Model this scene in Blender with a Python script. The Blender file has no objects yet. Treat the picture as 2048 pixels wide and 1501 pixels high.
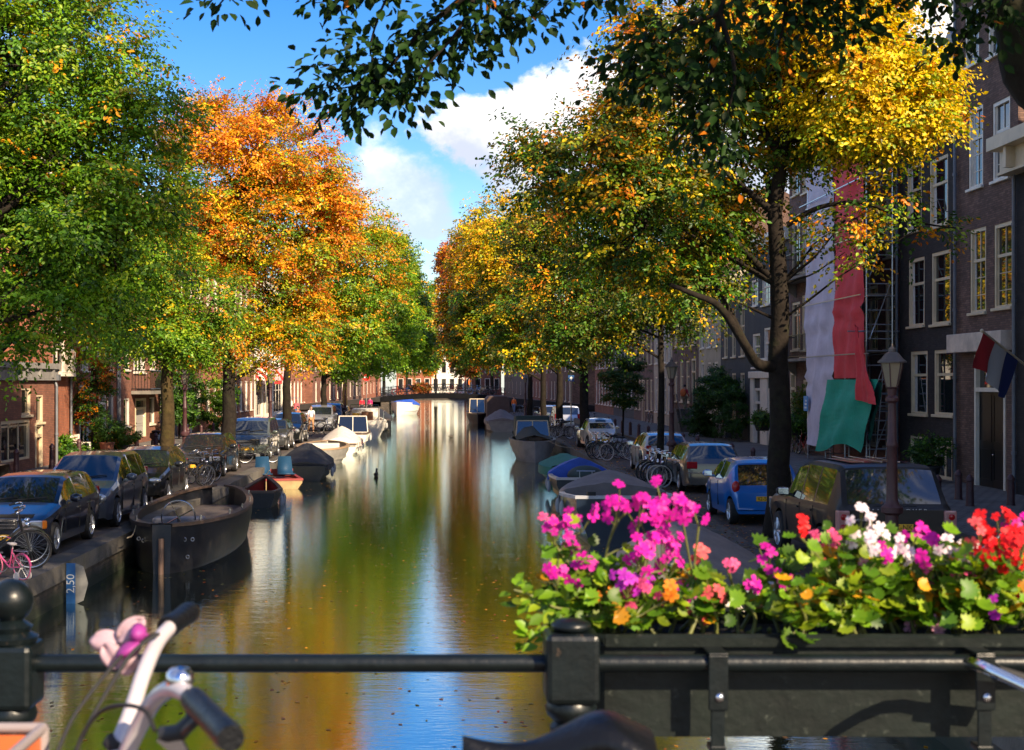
import bpy, bmesh, math, random
import numpy as np
from mathutils import Vector, Matrix, Euler

random.seed(7)
PI = math.pi
R = math.radians
SC = bpy.context.scene
COL = SC.collection
# pinhole of the photograph: focal length and vanishing point in photo pixels, eye height above the quay
F, UX, VY, CH = 2800.0, 885.0, 765.0, 3.2
WATER_Z = -0.70
QL = -6.65            # left quay edge
FR, FL = 16.0, -15.4
KL = 1.1               # left fronts: depths below are written for a line at -14  # facade lines


def P(u, v, Y):
    return Vector(((u - UX) * Y / F, Y, CH - (v - VY) * Y / F))


def fy(u, X):
    return X * F / (u - UX)


# ------------------------------------------------------------------ materials
MATS = {}


def nd(nt, t, **kw):
    n = nt.nodes.new(t)
    for k, v in kw.items():
        if k in n.inputs:
            n.inputs[k].default_value = v
        else:
            setattr(n, k, v)
    return n


def mat(name, col, rough=.6, metal=0., spec=.5, var=0., vs=3., bump=0., bs=40., coat=0., dirt=None, ds=1.2, trans=0., dth=(.52, .72)):
    if name in MATS:
        return MATS[name]
    m = bpy.data.materials.new(name)
    m.use_nodes = True
    nt = m.node_tree
    b = nt.nodes['Principled BSDF']
    c4 = (col[0], col[1], col[2], 1)
    b.inputs['Base Color'].default_value = c4
    b.inputs['Roughness'].default_value = rough
    b.inputs['Metallic'].default_value = metal
    b.inputs['Specular IOR Level'].default_value = spec
    b.inputs['Coat Weight'].default_value = coat
    b.inputs['Coat Roughness'].default_value = .06
    b.inputs['Transmission Weight'].default_value = trans
    m.diffuse_color = c4
    tc = None
    if var or bump or dirt:
        tc = nd(nt, 'ShaderNodeTexCoord')
    if var:
        n = nd(nt, 'ShaderNodeTexNoise', Scale=vs, Detail=6., Roughness=.65)
        nt.links.new(tc.outputs['Object'], n.inputs['Vector'])
        r = nd(nt, 'ShaderNodeMapRange')
        r.inputs['From Min'].default_value = .3
        r.inputs['From Max'].default_value = .7
        nt.links.new(n.outputs['Fac'], r.inputs['Value'])
        mx = nd(nt, 'ShaderNodeMix', data_type='RGBA')
        mx.inputs[6].default_value = tuple(max(0, c * (1 - var)) for c in col) + (1,)
        mx.inputs[7].default_value = tuple(min(1, c * (1 + var)) for c in col) + (1,)
        nt.links.new(r.outputs[0], mx.inputs[0])
        out = mx.outputs[2]
        if dirt:
            n2 = nd(nt, 'ShaderNodeTexNoise', Scale=ds, Detail=8., Roughness=.7)
            nt.links.new(tc.outputs['Object'], n2.inputs['Vector'])
            r2 = nd(nt, 'ShaderNodeMapRange')
            r2.inputs['From Min'].default_value = dth[0]
            r2.inputs['From Max'].default_value = dth[1]
            nt.links.new(n2.outputs['Fac'], r2.inputs['Value'])
            m2 = nd(nt, 'ShaderNodeMix', data_type='RGBA')
            nt.links.new(out, m2.inputs[6])
            m2.inputs[7].default_value = dirt + (1,)
            nt.links.new(r2.outputs[0], m2.inputs[0])
            out = m2.outputs[2]
        nt.links.new(out, b.inputs['Base Color'])
    if bump:
        n = nd(nt, 'ShaderNodeTexNoise', Scale=bs, Detail=5.)
        nt.links.new(tc.outputs['Object'], n.inputs['Vector'])
        bp = nd(nt, 'ShaderNodeBump', Strength=bump, Distance=.02)
        nt.links.new(n.outputs['Fac'], bp.inputs['Height'])
        nt.links.new(bp.outputs[0], b.inputs['Normal'])
    MATS[name] = m
    return m


def brick_mat(name, c1, c2, mortar, bw=.22, bh=.065, flat=False, bump=.4, stain=.35):
    if name in MATS:
        return MATS[name]
    m = bpy.data.materials.new(name)
    m.use_nodes = True
    nt = m.node_tree
    L = nt.links.new
    b = nt.nodes['Principled BSDF']
    b.inputs['Roughness'].default_value = .85
    tc = nd(nt, 'ShaderNodeTexCoord')
    sp = nd(nt, 'ShaderNodeSeparateXYZ')
    L(tc.outputs['Object'], sp.inputs[0])
    cb = nd(nt, 'ShaderNodeCombineXYZ')
    if flat:
        L(sp.outputs[0], cb.inputs[0])
        L(sp.outputs[1], cb.inputs[1])
    else:
        ad = nd(nt, 'ShaderNodeMath', operation='ADD')
        L(sp.outputs[0], ad.inputs[0])
        L(sp.outputs[1], ad.inputs[1])
        L(ad.outputs[0], cb.inputs[0])
        L(sp.outputs[2], cb.inputs[1])
    br = nd(nt, 'ShaderNodeTexBrick')
    br.inputs['Scale'].default_value = 1.
    br.inputs['Brick Width'].default_value = bw
    br.inputs['Row Height'].default_value = bh
    br.inputs['Mortar Size'].default_value = bh * .09
    br.inputs['Bias'].default_value = -.1
    br.inputs['Color1'].default_value = c1 + (1,)
    br.inputs['Color2'].default_value = c2 + (1,)
    br.inputs['Mortar'].default_value = mortar + (1,)
    L(cb.outputs[0], br.inputs['Vector'])
    n = nd(nt, 'ShaderNodeTexNoise', Scale=.9, Detail=7., Roughness=.65)
    L(tc.outputs['Object'], n.inputs['Vector'])
    mr = nd(nt, 'ShaderNodeMapRange')
    mr.inputs['From Min'].default_value = .3
    mr.inputs['From Max'].default_value = .7
    mr.inputs['To Min'].default_value = 1 - stain
    mr.inputs['To Max'].default_value = 1 + stain * .6
    L(n.outputs['Fac'], mr.inputs['Value'])
    mx = nd(nt, 'ShaderNodeMix', data_type='RGBA', blend_type='MULTIPLY')
    mx.inputs[0].default_value = 1
    L(br.outputs['Color'], mx.inputs[6])
    L(mr.outputs[0], mx.inputs[7])
    L(mx.outputs[2], b.inputs['Base Color'])
    bp = nd(nt, 'ShaderNodeBump', Strength=bump, Distance=.01)
    L(br.outputs['Fac'], bp.inputs['Height'])
    bp.invert = True
    L(bp.outputs[0], b.inputs['Normal'])
    MATS[name] = m
    return m


# ------------------------------------------------------------------ mesh builder
class MB:
    def __init__(s):
        s.v, s.f = [], []

    def add(s, vs, fs):
        o = len(s.v)
        s.v += [tuple(v) for v in vs]
        s.f += [tuple(i + o for i in f) for f in fs]
        return s

    def box(s, x0, x1, y0, y1, z0, z1):
        if x0 > x1: x0, x1 = x1, x0
        if y0 > y1: y0, y1 = y1, y0
        if z0 > z1: z0, z1 = z1, z0
        return s.add([(x0, y0, z0), (x1, y0, z0), (x1, y1, z0), (x0, y1, z0), (x0, y0, z1), (x1, y0, z1), (x1, y1, z1), (x0, y1, z1)],
                     [(0, 3, 2, 1), (4, 5, 6, 7), (0, 1, 5, 4), (1, 2, 6, 5), (2, 3, 7, 6), (3, 0, 4, 7)])

    def obox(s, c, size, rot=(0, 0, 0)):
        M = Matrix.Translation(c) @ Euler(rot).to_matrix().to_4x4()
        a, b, d = size[0] / 2, size[1] / 2, size[2] / 2
        vs = [M @ Vector(q) for q in ((-a, -b, -d), (a, -b, -d), (a, b, -d), (-a, b, -d), (-a, -b, d), (a, -b, d), (a, b, d), (-a, b, d))]
        return s.add(vs, [(0, 3, 2, 1), (4, 5, 6, 7), (0, 1, 5, 4), (1, 2, 6, 5), (2, 3, 7, 6), (3, 0, 4, 7)])

    def quad(s, a, b, c, d):
        return s.add([a, b, c, d], [(0, 1, 2, 3)])

    def grid(s, rows, close=False):
        n = len(rows[0])
        vs = [p for r in rows for p in r]
        fs = []
        for i in range(len(rows) - 1):
            for j in range(n if close else n - 1):
                k = (j + 1) % n
                fs.append((i * n + j, i * n + k, (i + 1) * n + k, (i + 1) * n + j))
        return s.add(vs, fs)

    def tube(s, pts, r, n=8, caps=True):
        pts = [Vector(p) for p in pts]
        m = len(pts)
        rs = r if isinstance(r, (list, tuple)) else [r] * m
        up = None
        rows = []
        for i in range(m):
            d = (pts[min(i + 1, m - 1)] - pts[max(i - 1, 0)])
            if d.length < 1e-9: d = Vector((0, 0, 1))
            d.normalize()
            if up is None:
                up = Vector((0, 0, 1)) if abs(d.z) < .9 else Vector((1, 0, 0))
            a = d.cross(up)
            if a.length < 1e-6: a = d.orthogonal()
            a.normalize()
            up = a.cross(d)
            rows.append([pts[i] + (a * math.cos(2 * PI * k / n) + up * math.sin(2 * PI * k / n)) * rs[i] for k in range(n)])
        o = len(s.v)
        s.grid(rows, True)
        if caps:
            s.f.append(tuple(range(o, o + n)))
            s.f.append(tuple(range(o + (m - 1) * n + n - 1, o + (m - 1) * n - 1, -1)))
        return s

    def lathe(s, prof, n=16, o=(0, 0, 0), M=None, cap=True):
        o = Vector(o)
        rows = []
        for (r, z) in prof:
            row = []
            for k in range(n):
                q = Vector((r * math.cos(2 * PI * k / n), r * math.sin(2 * PI * k / n), z))
                if M is not None: q = M @ q
                row.append(q + o)
            rows.append(row)
        b = len(s.v)
        s.grid(rows, True)
        if cap:
            m = len(rows)
            s.f.append(tuple(range(b + n - 1, b - 1, -1)))
            s.f.append(tuple(range(b + (m - 1) * n, b + m * n)))
        return s

    def torus(s, c, RR, r, axis='y', n=28, k=6):
        rows = []
        for i in range(n):
            a = 2 * PI * i / n
            row = []
            for j in range(k):
                b = 2 * PI * j / k
                q, h = RR + r * math.cos(b), r * math.sin(b)
                p = {'y': (q * math.cos(a), h, q * math.sin(a)), 'x': (h, q * math.cos(a), q * math.sin(a)), 'z': (q * math.cos(a), q * math.sin(a), h)}[axis]
                row.append(Vector(p) + Vector(c))
            rows.append(row)
        rows.append(rows[0])
        return s.grid(rows, True)

    def ball(s, c, r, n=14, m=9, rot=(0, 0, 0)):
        if not isinstance(r, (tuple, list)): r = (r, r, r)
        E = Euler(rot).to_matrix()
        rows = []
        for i in range(m + 1):
            t = -PI / 2 + PI * i / m
            cr = max(math.cos(t), 1e-3)
            rows.append([E @ Vector((r[0] * cr * math.cos(2 * PI * k / n), r[1] * cr * math.sin(2 * PI * k / n), r[2] * math.sin(t))) + Vector(c) for k in range(n)])
        return s.grid(rows, True)

    def prism(s, poly, a, b, plane='xz'):
        n = len(poly)

        def q(p, d):
            return {'xz': (p[0], d, p[1]), 'yz': (d, p[0], p[1]), 'xy': (p[0], p[1], d)}[plane]
        vs = [q(p, a) for p in poly] + [q(p, b) for p in poly]
        fs = [tuple(range(n)), tuple(range(2 * n - 1, n - 1, -1))]
        for i in range(n):
            j = (i + 1) % n
            fs.append((i, i + n, j + n, j))
        return s.add(vs, fs)

    def build(s, name, m, parent=None, smooth=None, bevel=0., org=None, fixn=False, sub=0):
        me = bpy.data.meshes.new(name)
        v = s.v
        if org is not None:
            v = [(a - org[0], b - org[1], c - org[2]) for a, b, c in v]
        me.from_pydata(v, [], s.f)
        if fixn:
            bm = bmesh.new()
            bm.from_mesh(me)
            bmesh.ops.recalc_face_normals(bm, faces=bm.faces)
            bm.to_mesh(me)
            bm.free()
        me.validate()
        if m is not None: me.materials.append(m)
        if smooth is not None:
            me.shade_smooth()
            if smooth < 180: me.set_sharp_from_angle(angle=R(smooth))
        me.update()
        o = bpy.data.objects.new(name, me)
        COL.objects.link(o)
        if parent is not None: o.parent = parent
        if bevel:
            b = o.modifiers.new('bevel', 'BEVEL')
            b.width = bevel
            b.segments = 2
            b.limit_method = 'ANGLE'
            b.angle_limit = R(40)
        if sub:
            q = o.modifiers.new('sub', 'SUBSURF')
            q.levels = q.render_levels = sub
        return o


def tag(o, label, cat, group=None):
    o['label'] = label
    o['category'] = cat
    if group: o['group'] = group
    return o


def thing(name, label, cat, loc=(0, 0, 0), rz=0., group=None):
    o = bpy.data.objects.new(name, None)
    o.empty_display_size = .2
    COL.objects.link(o)
    o.location = loc
    o.rotation_euler = (0, 0, rz)
    return tag(o, label, cat, group)


def struct(name, mb, m, **kw):
    o = mb.build(name, m, **kw)
    o['kind'] = 'structure'
    return o


def stuff(o):
    o['kind'] = 'stuff'
    return o


def kids(o):
    return [c for c in COL.objects if c.parent is o]


def dup(root, loc, rz, label=None, group=None, swap=None):
    """copy of a thing with copies of its parts and sub-parts; swap maps part name stems to a new material"""
    r = root.copy()
    COL.objects.link(r)
    r.location = loc
    r.rotation_euler = (0, 0, rz)
    if label: r['label'] = label
    if group: r['group'] = group

    def rec(src, dst):
        for ch in src.children:
            c = ch.copy()
            COL.objects.link(c)
            c.parent = dst
            if swap:
                st = c.name.split('.')[0]
                if st in swap:
                    c.material_slots[0].link = 'OBJECT'
                    c.material_slots[0].material = swap[st]
            rec(ch, c)
    rec(root, r)
    return r


def text(name, body, size, m, parent, loc, rot, ext=.004, align='CENTER', sx=1.):
    cu = bpy.data.curves.new(name, 'FONT')
    cu.body = body
    cu.size = size
    cu.extrude = ext
    cu.align_x = align
    cu.align_y = 'CENTER'
    cu.materials.append(m)
    f = bpy.data.objects.new(name, cu)
    me = bpy.data.meshes.new_from_object(f)
    me.name = name
    bpy.data.objects.remove(f)
    if not me.materials: me.materials.append(m)
    o = bpy.data.objects.new(name, me)
    COL.objects.link(o)
    o.parent = parent
    o.location = loc
    o.rotation_euler = rot
    o.scale = (sx, 1, 1)
    return o


def lerp(keys, x):
    if x <= keys[0][0]: return keys[0][1]
    for (a, p), (b, q) in zip(keys, keys[1:]):
        if x <= b:
            return p + (q - p) * (x - a) / (b - a) if b > a else q
    return keys[-1][1]


def smooth_pts(pts, n=4):
    """Catmull-Rom through the points"""
    p = [Vector(q) for q in pts]
    p = [p[0] * 2 - p[1]] + p + [p[-1] * 2 - p[-2]]
    out = []
    for i in range(1, len(p) - 2):
        for k in range(n):
            t = k / n
            a, b, c, d = p[i - 1], p[i], p[i + 1], p[i + 2]
            out.append(.5 * ((2 * b) + (c - a) * t + (2 * a - 5 * b + 4 * c - d) * t * t + (3 * b - a - 3 * c + d) * t ** 3))
    out.append(p[-2])
    return out


# shared materials
white_paint = mat('white_paint', (.72, .65, .54), .45, var=.12, vs=2.)
cream_paint = mat('cream_paint', (.64, .52, .34), .5, var=.12, vs=2.)
black_paint = mat('black_paint', (.012, .014, .014), .3, var=.3, vs=4.)
rail_green = mat('railing_green_black', (.003, .006, .007), .36, spec=.4, var=.4, vs=14., bump=.08, bs=45., dirt=(.05, .034, .024), ds=26., dth=(.645, .70))
rubber = mat('rubber', (.012, .012, .013), .75)
chrome = mat('chrome', (.75, .75, .77), .12, metal=1.)
steel = mat('steel', (.45, .46, .48), .35, metal=1., var=.2)
alloy = mat('alloy', (.5, .51, .53), .3, metal=.8)
dark_plastic = mat('dark_plastic', (.02, .02, .022), .5)
glass_dark = mat('vehicle_glass', (.012, .016, .02), .03, spec=1., coat=.6)
pane_glass = mat('window_glass', (.012, .014, .016), .02, spec=1.)
plate_yellow = mat('plate_yellow', (.75, .42, .02), .5)
ink = mat('ink_black', (.01, .01, .01), .6)
white_ink = mat('letter_white', (.75, .75, .73), .6)
lamp_glass = mat('lamp_glass', (.24, .20, .14), .15, spec=.6)
clear_lens = mat('headlamp_lens', (.5, .52, .54), .08, metal=.6)
red_lens = mat('tail_lamp_lens', (.35, .01, .012), .12)
orange_lens = mat('indicator_lens', (.6, .16, .01), .12)
red_brown = mat('lamp_post_paint', (.06, .022, .024), .5, var=.3, vs=6.)
# ------------------------------------------------------------------ camera
cam_d = bpy.data.cameras.new('camera')
cam = bpy.data.objects.new('camera', cam_d)
COL.objects.link(cam)
cam.location = (0, 0, CH)
cam.rotation_euler = (R(90), 0, 0)
cam_d.sensor_width = 36.
cam_d.lens = 36. * F / 2048.
cam_d.shift_x = (1024 - UX) / 2048.
cam_d.shift_y = (VY - 750.5) / 2048.
cam_d.clip_start = .05
cam_d.clip_end = 5000
cam_d.dof.use_dof = True
cam_d.dof.focus_distance = 40.
cam_d.dof.aperture_fstop = 8.0
SC.camera = cam
SC.view_settings.view_transform = 'Standard'
SC.view_settings.look = 'None'
SC.view_settings.exposure = 1.1
SC.view_settings.gamma = 1.
SC.cycles.max_bounces = 8
SC.cycles.transparent_max_bounces = 8
SC.cycles.diffuse_bounces = 3
SC.cycles.use_denoising = True

# ------------------------------------------------------------------ sun and sky
SUN = Vector((.54, -.70, .54)).normalized()
sd = bpy.data.lights.new('sun', 'SUN')
sd.energy = 5.0
sd.angle = R(.5)
sd.color = (1., .80, .56)
so = bpy.data.objects.new('sun', sd)
COL.objects.link(so)
so.location = (60, -30, 60)
so.rotation_euler = (-SUN).to_track_quat('-Z', 'Y').to_euler()

w = bpy.data.worlds.new('World')
SC.world = w
w.use_nodes = True
nt = w.node_tree
LK = nt.links.new
bg = nt.nodes['Background']
bg.inputs['Strength'].default_value = .078
sky = nd(nt, 'ShaderNodeTexSky')
sky.sky_type = 'NISHITA'
sky.sun_disc = False
sky.sun_elevation = math.asin(SUN.z)
sky.sun_rotation = math.atan2(SUN.x, SUN.y)
sky.air_density = 1.0
sky.dust_density = .4
sky.ozone_density = 2.0
hs = nd(nt, 'ShaderNodeHueSaturation')
hs.inputs['Saturation'].default_value = 1.5
hs.inputs['Hue'].default_value = .515
hs.inputs['Value'].default_value = 1.2
LK(sky.outputs[0], hs.inputs['Color'])
tc = nd(nt, 'ShaderNodeTexCoord')
sp = nd(nt, 'ShaderNodeSeparateXYZ')
LK(tc.outputs['Generated'], sp.inputs[0])


def mth(op, a, b=None, c=None, clamp=False):
    n = nt.nodes.new('ShaderNodeMath')
    n.operation = op
    n.use_clamp = clamp
    for i, q in enumerate((a, b, c)):
        if q is None: continue
        if isinstance(q, (int, float)): n.inputs[i].default_value = q
        else: LK(q, n.inputs[i])
    return n.outputs[0]


def sstep(x, a, b):
    n = nt.nodes.new('ShaderNodeMapRange')
    n.interpolation_type = 'SMOOTHSTEP'
    n.inputs['From Min'].default_value = a
    n.inputs['From Max'].default_value = b
    LK(x, n.inputs['Value'])
    return n.outputs[0]


yy = mth('MAXIMUM', mth('ABSOLUTE', sp.outputs[1]), .08)
pp = mth('DIVIDE', sp.outputs[0], yy)
qq = mth('DIVIDE', sp.outputs[2], yy)
vec = nd(nt, 'ShaderNodeCombineXYZ')
LK(pp, vec.inputs[0])
LK(mth('MULTIPLY', qq, 1.25), vec.inputs[1])


def noise(scale, detail, off, rough=.58):
    n = nd(nt, 'ShaderNodeTexNoise', Scale=scale, Detail=detail, Roughness=rough)
    a = nd(nt, 'ShaderNodeVectorMath', operation='ADD')
    a.inputs[1].default_value = off
    LK(vec.outputs[0], a.inputs[0])
    LK(a.outputs[0], n.inputs['Vector'])
    return n.outputs['Fac']


n1 = noise(22., 9., (3.1, 1.7, .3))
n2 = noise(16., 8., (7.7, 2.2, 1.3))
n3 = noise(5., 7., (1.2, 9.1, 4.))
f1 = mth('SUBTRACT', mth('MULTIPLY_ADD', pp, .42, .198), qq)
f2 = mth('SUBTRACT', qq, mth('MULTIPLY_ADD', pp, -.35, .158))
f3 = mth('ADD', pp, .022)
mm = mth('MULTIPLY', mth('MINIMUM', mth('MINIMUM', f1, f2), f3), 22.)
mm = mth('MINIMUM', mm, .45)
d1 = sstep(mth('ADD', mm, mth('MULTIPLY', mth('SUBTRACT', n1, .5), 2.2)), -.05, .3)
ea = mth('POWER', mth('DIVIDE', mth('ADD', pp, .025), .062), 2.)
eb = mth('POWER', mth('DIVIDE', mth('SUBTRACT', qq, .135), .04), 2.)
ee = mth('MULTIPLY', mth('SUBTRACT', 1., mth('SQRT', mth('ADD', ea, eb))), .8)
d2 = mth('MULTIPLY', sstep(mth('ADD', ee, mth('MULTIPLY', mth('SUBTRACT', n2, .5), 2.4)), 0., .5), .72)
wide = sstep(mth('ABSOLUTE', pp), .22, .5)
d3 = mth('MULTIPLY', mth('MULTIPLY', sstep(n3, .47, .64), wide), .9)
low = mth('MULTIPLY', sstep(qq, .13, .0), .55)
dd = mth('MAXIMUM', mth('MAXIMUM', d1, d2), mth('MAXIMUM', d3, low), clamp=True)
shade = sstep(mth('ADD', mth('MULTIPLY', mth('SUBTRACT', qq, .15), 5.), n2), .40, .75)
cc = nd(nt, 'ShaderNodeMix', data_type='RGBA')
cc.inputs[6].default_value = (4.6, 5.0, 6.2, 1)
cc.inputs[7].default_value = (9.0, 8.7, 8.5, 1)
LK(shade, cc.inputs[0])
mx = nd(nt, 'ShaderNodeMix', data_type='RGBA')
LK(dd, mx.inputs[0])
LK(hs.outputs[0], mx.inputs[6])
LK(cc.outputs[2], mx.inputs[7])
LK(mx.outputs[2], bg.inputs['Color'])

# ------------------------------------------------------------------ water
wm = bpy.data.materials.new('canal_water')
wm.use_nodes = True
nt = wm.node_tree
LK = nt.links.new
b = nt.nodes['Principled BSDF']
b.inputs['Base Color'].default_value = (.006, .009, .004, 1)
b.inputs['Roughness'].default_value = .015
b.inputs['IOR'].default_value = 2.0
b.inputs['Specular IOR Level'].default_value = .75
tc = nd(nt, 'ShaderNodeTexCoord')
mp = nd(nt, 'ShaderNodeMapping')
mp.inputs['Scale'].default_value = (.5, 1.5, 1)
LK(tc.outputs['Object'], mp.inputs[0])
na = nd(nt, 'ShaderNodeTexNoise', Scale=1.6, Detail=3., Roughness=.5)
nb = nd(nt, 'ShaderNodeTexNoise', Scale=9., Detail=4., Roughness=.55)
for n in (na, nb): LK(mp.outputs[0], n.inputs[0])
ba = nd(nt, 'ShaderNodeBump', Strength=1., Distance=.0030)
bb = nd(nt, 'ShaderNodeBump', Strength=1., Distance=.0026)
LK(na.outputs[0], ba.inputs['Height'])
LK(nb.outputs[0], bb.inputs['Height'])
LK(ba.outputs[0], bb.inputs['Normal'])
LK(bb.outputs[0], b.inputs['Normal'])
gs = nd(nt, 'ShaderNodeBsdfGlossy')
gs.inputs['Color'].default_value = (.80, .90, .86, 1)
gs.inputs['Roughness'].default_value = .01
LK(bb.outputs[0], gs.inputs['Normal'])
ms = nd(nt, 'ShaderNodeMixShader')
ms.inputs[0].default_value = .62
LK(b.outputs[0], ms.inputs[1])
LK(gs.outputs[0], ms.inputs[2])
LK(ms.outputs[0], nt.nodes['Material Output'].inputs['Surface'])


def qr(Y):
    return lerp([(-30, 5.2), (10, 5.25), (25, 5.5), (32, 5.85), (45, 6.12), (60, 6.2), (400, 6.3)], Y)


QY = [-30, 0, 10, 18, 25, 32, 45, 60, 90, 149, 330]
struct('canal_water', MB().add([(-7.2, -30, WATER_Z), (7.2, -30, WATER_Z), (7.2, 330, WATER_Z), (-7.2, 330, WATER_Z)], [(0, 1, 2, 3)]), wm)
mud = mat('canal_bed', (.02, .02, .012), .95, var=.3)
struct('canal_bed', MB().box(-7.5, 7.5, -30, 332, -3.2, -2.6), mud)

paving = brick_mat('street_clinkers', (.062, .048, .041), (.098, .074, .06), (.026, .022, .02), .2, .07, flat=True, bump=.5, stain=.55)
stone = mat('quay_coping_stone', (.095, .085, .072), .85, var=.35, vs=1.6, bump=.4, bs=25., dirt=(.035, .04, .02), ds=.9)
quay_brick = brick_mat('quay_wall_brick', (.06, .045, .035), (.10, .075, .055), (.05, .05, .04), .22, .07, stain=.7)
pave2 = brick_mat('pavement_tiles', (.13, .12, .11), (.17, .155, .14), (.06, .055, .05), .3, .3, flat=True, stain=.4)

mL, mR = MB(), MB()
mL.grid([[(-700, y, 0), (QL - .45, y, 0)] for y in (-30, 330)])
mR.grid([[(qr(y) + .45, y, 0), (900, y, 0)] for y in QY])
struct('street_left', mL, paving)
struct('street_right', mR, paving)
cL, cR, wL, wR = MB(), MB(), MB(), MB()
for i in range(26):
    y0, y1 = -30 + i * 14., -30 + (i + 1) * 14. - .03
    if y1 > 330: break
    cL.box(QL - .45, QL, y0, y1, -.28, .02)
n = 120
for i in range(n):
    y0 = -30 + 360 * i / n
    y1 = -30 + 360 * (i + 1) / n - .015
    cR.add([(qr(y0), y0, -.28), (qr(y0) + .45, y0, -.28), (qr(y1) + .45, y1, -.28), (qr(y1), y1, -.28),
            (qr(y0), y0, .02), (qr(y0) + .45, y0, .02), (qr(y1) + .45, y1, .02), (qr(y1), y1, .02)],
           [(0, 3, 2, 1), (4, 5, 6, 7), (0, 1, 5, 4), (1, 2, 6, 5), (2, 3, 7, 6), (3, 0, 4, 7)])
struct('quay_coping_left', cL, stone)
struct('quay_coping_right', cR, stone)
wL.grid([[(QL - .06, y, -2.7), (QL - .06, y, -.28)] for y in (-30, 330)])
wR.grid([[(qr(y) + .06, y, -2.7), (qr(y) + .06, y, -.28)] for y in QY])
struct('quay_wall_left', wL, quay_brick)
struct('quay_wall_right', wR, quay_brick)
# green slime band of the quay walls just above the water
nt = quay_brick.node_tree
LK = nt.links.new
b = nt.nodes['Principled BSDF']
src = b.inputs['Base Color'].links[0].from_socket
tc = nd(nt, 'ShaderNodeTexCoord')
sp = nd(nt, 'ShaderNodeSeparateXYZ')
LK(tc.outputs['Object'], sp.inputs[0])
nz = nd(nt, 'ShaderNodeTexNoise', Scale=2.5, Detail=6.)
LK(tc.outputs['Object'], nz.inputs['Vector'])
ad = nd(nt, 'ShaderNodeMath', operation='MULTIPLY_ADD')
ad.inputs[1].default_value = .5
LK(nz.outputs['Fac'], ad.inputs[0])
LK(sp.outputs[2], ad.inputs[2])
mr = nd(nt, 'ShaderNodeMapRange')
mr.inputs['From Min'].default_value = -.12
mr.inputs['From Max'].default_value = -.32
LK(ad.outputs[0], mr.inputs['Value'])
mx = nd(nt, 'ShaderNodeMix', data_type='RGBA')
LK(mr.outputs[0], mx.inputs[0])
LK(src, mx.inputs[6])
mx.inputs[7].default_value = (.016, .022, .008, 1)
LK(mx.outputs[2], b.inputs['Base Color'])
# raised pavements with kerbs along the fronts
kL, kR = MB(), MB()
kL.box(-13.35, -13.2, 6, 147, 0, .13)
kR.box(10.6, 10.75, 6, 147, 0, .13)
struct('kerb_left', kL, stone)
struct('kerb_right', kR, stone)
struct('pavement_left', MB().box(-16.2, -13.352, 6, 147, .005, .115), pave2)
struct('pavement_right', MB().box(10.752, 16.6, 6, 147, .005, .115), pave2)
# far bank closing the canal
struct('street_far', MB().box(-30, 30, 331, 420, -2, .02), paving)

# ------------------------------------------------------------------ bridge the camera stands on
deck = MB()
prof = [(-26, .03), (-10, 1.25), (-6, 1.6), (6, 1.6), (10, 1.25), (26, .03), (26, -.2), (8, .9), (-8, .9), (-26, -.2)]
deck.prism([(x, z) for x, z in prof], -6.5, 3.2, 'xz')
struct('bridge_deck', deck, paving, fixn=True)

# ------------------------------------------------------------------ the bridge across the canal
BY = 150.
fb = thing('canal_bridge', 'low dark arched bridge across the far end of the canal, bikes along its railing', 'bridge', (0, BY, 0))
dz = lambda x: 1.62 + .38 * (1 - (x / 6.6) ** 2)
bm_ = MB()
xs = [-6.6 + 13.2 * i / 16 for i in range(17)]
bm_.grid([[(x, -.12, dz(x) - .52), (x, -.12, dz(x)), (x, 7, dz(x)), (x, 7, dz(x) - .52)] for x in xs], True)
bm_.build('bridge_span', mat('bridge_beam', (.006, .006, .007), .9, spec=.1, var=.3), fb)
ab = MB()
for sx in (-1, 1):
    ab.box(sx * 5.75, sx * 7.6, .0, 7, -2.6, 1.1)
    ab.box(sx * 7.6, sx * 26, .3, 7, -.2, .4)
ab.build('abutment', quay_brick, fb)
rl = MB()
for yy in (.02, 6.9):
    for h in (.35, .95):
        rl.tube([(x, yy, dz(x) + h) for x in xs], .028, 5)
    for x in xs:
        rl.tube([(x, yy, dz(x) - .05), (x, yy, dz(x) + 1.0)], .035, 5)
rl.build('bridge_railing', rail_green, fb)
for sx in (-1, 1):
    rp = MB()
    rp.prism([(sx * 6.6, 1.62), (sx * 7.6, 1.5), (sx * 24, .03), (sx * 24, -.1), (sx * 6.6, .6)], 0, 7, 'xz')
    rp.build('bridge_ramp', paving, fb, fixn=True)
# ------------------------------------------------------------------ foliage
def leaf_material(name, trans=.45, rough=.45, gloss=.35):
    m = bpy.data.materials.new(name)
    m.use_nodes = True
    nt = m.node_tree
    L = nt.links.new
    b = nt.nodes['Principled BSDF']
    out = nt.nodes['Material Output']
    at = nd(nt, 'ShaderNodeAttribute', attribute_name='leaf_colour')
    L(at.outputs['Color'], b.inputs['Base Color'])
    b.inputs['Roughness'].default_value = rough
    b.inputs['Specular IOR Level'].default_value = gloss
    tr = nd(nt, 'ShaderNodeBsdfTranslucent')
    g = nd(nt, 'ShaderNodeHueSaturation')
    g.inputs['Saturation'].default_value = 1.1
    g.inputs['Value'].default_value = 1.25
    L(at.outputs['Color'], g.inputs['Color'])
    L(g.outputs[0], tr.inputs[0])
    mx = nd(nt, 'ShaderNodeMixShader')
    mx.inputs[0].default_value = trans
    L(b.outputs[0], mx.inputs[1])
    L(tr.outputs[0], mx.inputs[2])
    L(mx.outputs[0], out.inputs['Surface'])
    return m


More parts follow.
